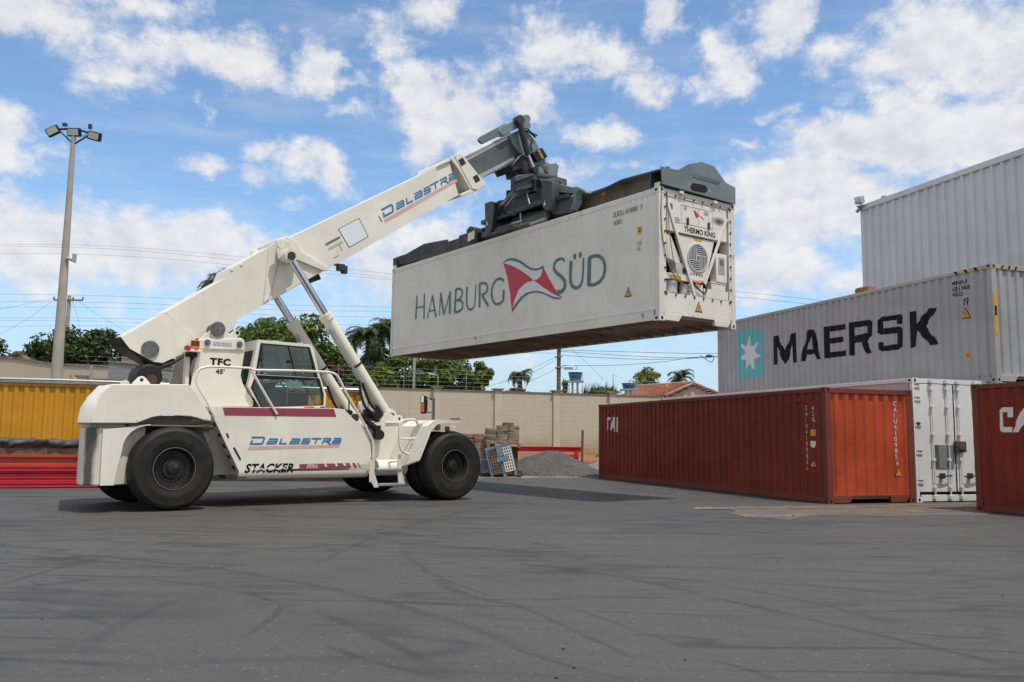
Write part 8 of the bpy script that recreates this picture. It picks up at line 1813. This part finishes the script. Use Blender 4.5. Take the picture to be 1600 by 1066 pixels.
q = [(-6.895,49,7.212)][0]; palm(q[0], 49, q[2]+0.1, 1.9, 34, 'shaggy palm partly hidden by the left end of the lifted container', 34, LEAFD)
q = [(-7.89,50,5.894)][0]; palm(q[0], 50, q[2], 1.8, 26, 'low palm between the two shaggy palms', 35, LEAFD)
q = [(0.571,56,5.3)][0]; palm(q[0], 55, q[2], 1.15, 30, 'small round palm above the wall left of the utility pole', 36, lw=0.07)
q = [(0.53,55,4.37)][0]; tree('shrub', q[0], 56.5, q[2], 0.9, 0.35, 400, 0.12, LEAFY, 'yellow green shrub at the foot of the small round palm', 37, 'shrub', clumps=10, trunk=0.05, group='plants beyond the wall')
q = [(11.728,60,5.719)][0]; palm(q[0], 60, q[2], 1.5, 20, 'palm rising behind the red tiled roof', 38, lw=0.06)
q = [(9.264,58,5.375)][0]; tree('tree', q[0], 58, q[2], 1.15, 0.8, 1500, 0.11, LEAFY, 'small yellow green tree with orange blossom behind the tiled roof', 39, clumps=22, trunk=0.08)
q = [(3.17,48,4.199)][0]; tree('shrub', q[0]-0.15, 47.2, q[2], 0.35, 0.5, 260, 0.10, LEAFY, 'small yellowish shrub under the blue tank stand', 40, 'shrub', clumps=8, trunk=0.04, group='plants beyond the wall')
q = [(5.041,46.5,3.927)][0]; tree('shrub', q[0], 46.3, q[2], 0.8, 0.25, 420, 0.09, LEAFM, 'low green shrub among the spiky plants left of the tiled roof', 41, 'shrub', clumps=10, trunk=0.04, group='plants beyond the wall')
yq = [(3.91,46.6,3.919), (4.256,46.6,3.923), (4.567,46.6,3.996), (4.948,46.6,4.07), (5.259,46.6,4.005), (5.571,46.6,3.905)]
for k, p_ in enumerate(yq):
    T = empty('yucca', (p_[0], 46.6+0.2*(k % 3), 0)); tag(T, 'grey green spiky sword leaved plant behind the wall between tank and tiled roof', 'yucca', 'spiky plants behind the wall'); rr = random.Random(50+k); V = []
    for i in range(34):
        a = rr.uniform(0, 6.3); e_ = rr.uniform(0.35, 1.45); L_ = rr.uniform(0.55, 1.0); d_ = Vector((math.cos(a)*math.cos(e_), math.sin(a)*math.cos(e_), math.sin(e_))); b0 = Vector((0, 0, p_[2]-0.35+rr.uniform(-.1, .1))); w_ = d_.cross(Vector((rr.random(), rr.random(), rr.random()))).normalized()*0.03
        V += [b0-w_, b0+w_, b0+d_*L_*0.6+w_*0.8, b0+d_*L_+Vector((0, 0, -0.05))]
    quadmesh('leaves', np.array([tuple(v) for v in V]), LEAFP, T)
    mb = MB(); mb.tube([(0, 0, 0), (0, 0, p_[2]-0.25)], 0.06, 8); mb.build('stem', BARK, T)

# litter on the yard: small dark scraps and pale chips
rr = random.Random(77)
LT = [(0.641,14.521,0), (-0.144,9.57,0), (-0.669,10.133,0), (2.74,9.815,0), (3.06,10.043,0), (1.719,9.492,0), (2.186,9.577,0), (1.107,9.003,0), (-3.606,6.527,0), (-3.425,6.515,0), (0.358,5.801,0), (1.102,5.561,0), (0.28,5.12,0), (4.41,13.471,0), (5.973,15.325,0), (2.086,13.385,0)]
mb = MB()
for i in range(34):
    if i < len(LT): x, y = LT[i][0], LT[i][1]
    else: x, y = rr.uniform(-6, 9), rr.uniform(5, 19)
    s_ = rr.uniform(0.006, 0.015); a = rr.uniform(0, 3.1); pts = [(x+s_*rr.uniform(.6, 1.4)*math.cos(a+t_), y+s_*rr.uniform(.6, 1.4)*math.sin(a+t_), 0.004) for t_ in (0, 1.2, 2.6, 3.9, 5.2)]
    top_ = [(a_[0], a_[1], 0.007) for a_ in pts]; mb.add(pts+top_, [(5, 6, 7, 8, 9)]+[(j, (j+1) % 5, 5+(j+1) % 5, 5+j) for j in range(5)])
o = mb.build('leaf_litter', plain('dark_scraps', (0.034, 0.030, 0.026), 0.9), None, smooth=False); o['kind'] = 'stuff'
mb = MB()
chq = [(4.319,22.581,0), (4.336,22.327,0), (4.109,23.073,0), (4.696,23.467,0), (4.963,24.098,0), (3.911,24.48,0), (5.544,22.057,0), (1.967,22.382,0), (4.084,23.916,0)]
for p_ in chq:
    for k in range(1):
        x, y = p_[0]+rr.uniform(-.3, .3), p_[1]+rr.uniform(-.3, .3); mb.obox((x, y, 0.012), (0.035, 0.02, 0.008), (0, 0, rr.uniform(0, 3)))
o = mb.build('pale_chips', WHITEL, None, smooth=False); o['kind'] = 'stuff'

# ------------------------------------------------------------------ pieces that are parts of their own
def split_loose(names):
    for o in [o for o in bpy.data.objects if o.type == 'MESH' and o.name.split('.')[0] in names]:
        if o.data.users > 1: continue
        me = o.data; n = len(me.vertices); par = list(range(n))
        def find(a):
            while par[a] != a: par[a] = par[par[a]]; a = par[a]
            return a
        for e in me.edges:
            a, b_ = find(e.vertices[0]), find(e.vertices[1])
            if a != b_: par[a] = b_
        isl = {}
        for p_ in me.polygons: isl.setdefault(find(p_.vertices[0]), []).append(p_)
        if len(isl) < 2: continue
        base = o.name.split('.')[0]
        for k, ps in enumerate(isl.values()):
            idx = {}; fs = []
            for p_ in ps: fs.append([idx.setdefault(v, len(idx)) for v in p_.vertices])
            m2 = bpy.data.meshes.new(base); m2.from_pydata([me.vertices[v].co[:] for v in idx], [], fs)
            for m_ in me.materials: m2.materials.append(m_)
            m2.polygons.foreach_set('material_index', [p_.material_index for p_ in ps]); m2.polygons.foreach_set('use_smooth', [p_.use_smooth for p_ in ps])
            if any(p_.use_smooth for p_ in ps): m2.set_sharp_from_angle(angle=R(35))
            m2.update()
            if k == 0: first = m2; continue
            c = o.copy(); c.data = m2; c.name = base; col.objects.link(c)
        o.data = first
split_loose({'guide_arm', 'vent', 'strut', 'latch', 'twistlock_housing', 'arrow_mark', 'wear_pad', 'lifting_eye', 'window_latch', 'side_bracket', 'slot', 'reflector', 'signal_lamp', 'blank_patch', 'hinge', 'guide', 'yoke_pin', 'wear_strip', 'compressor'})
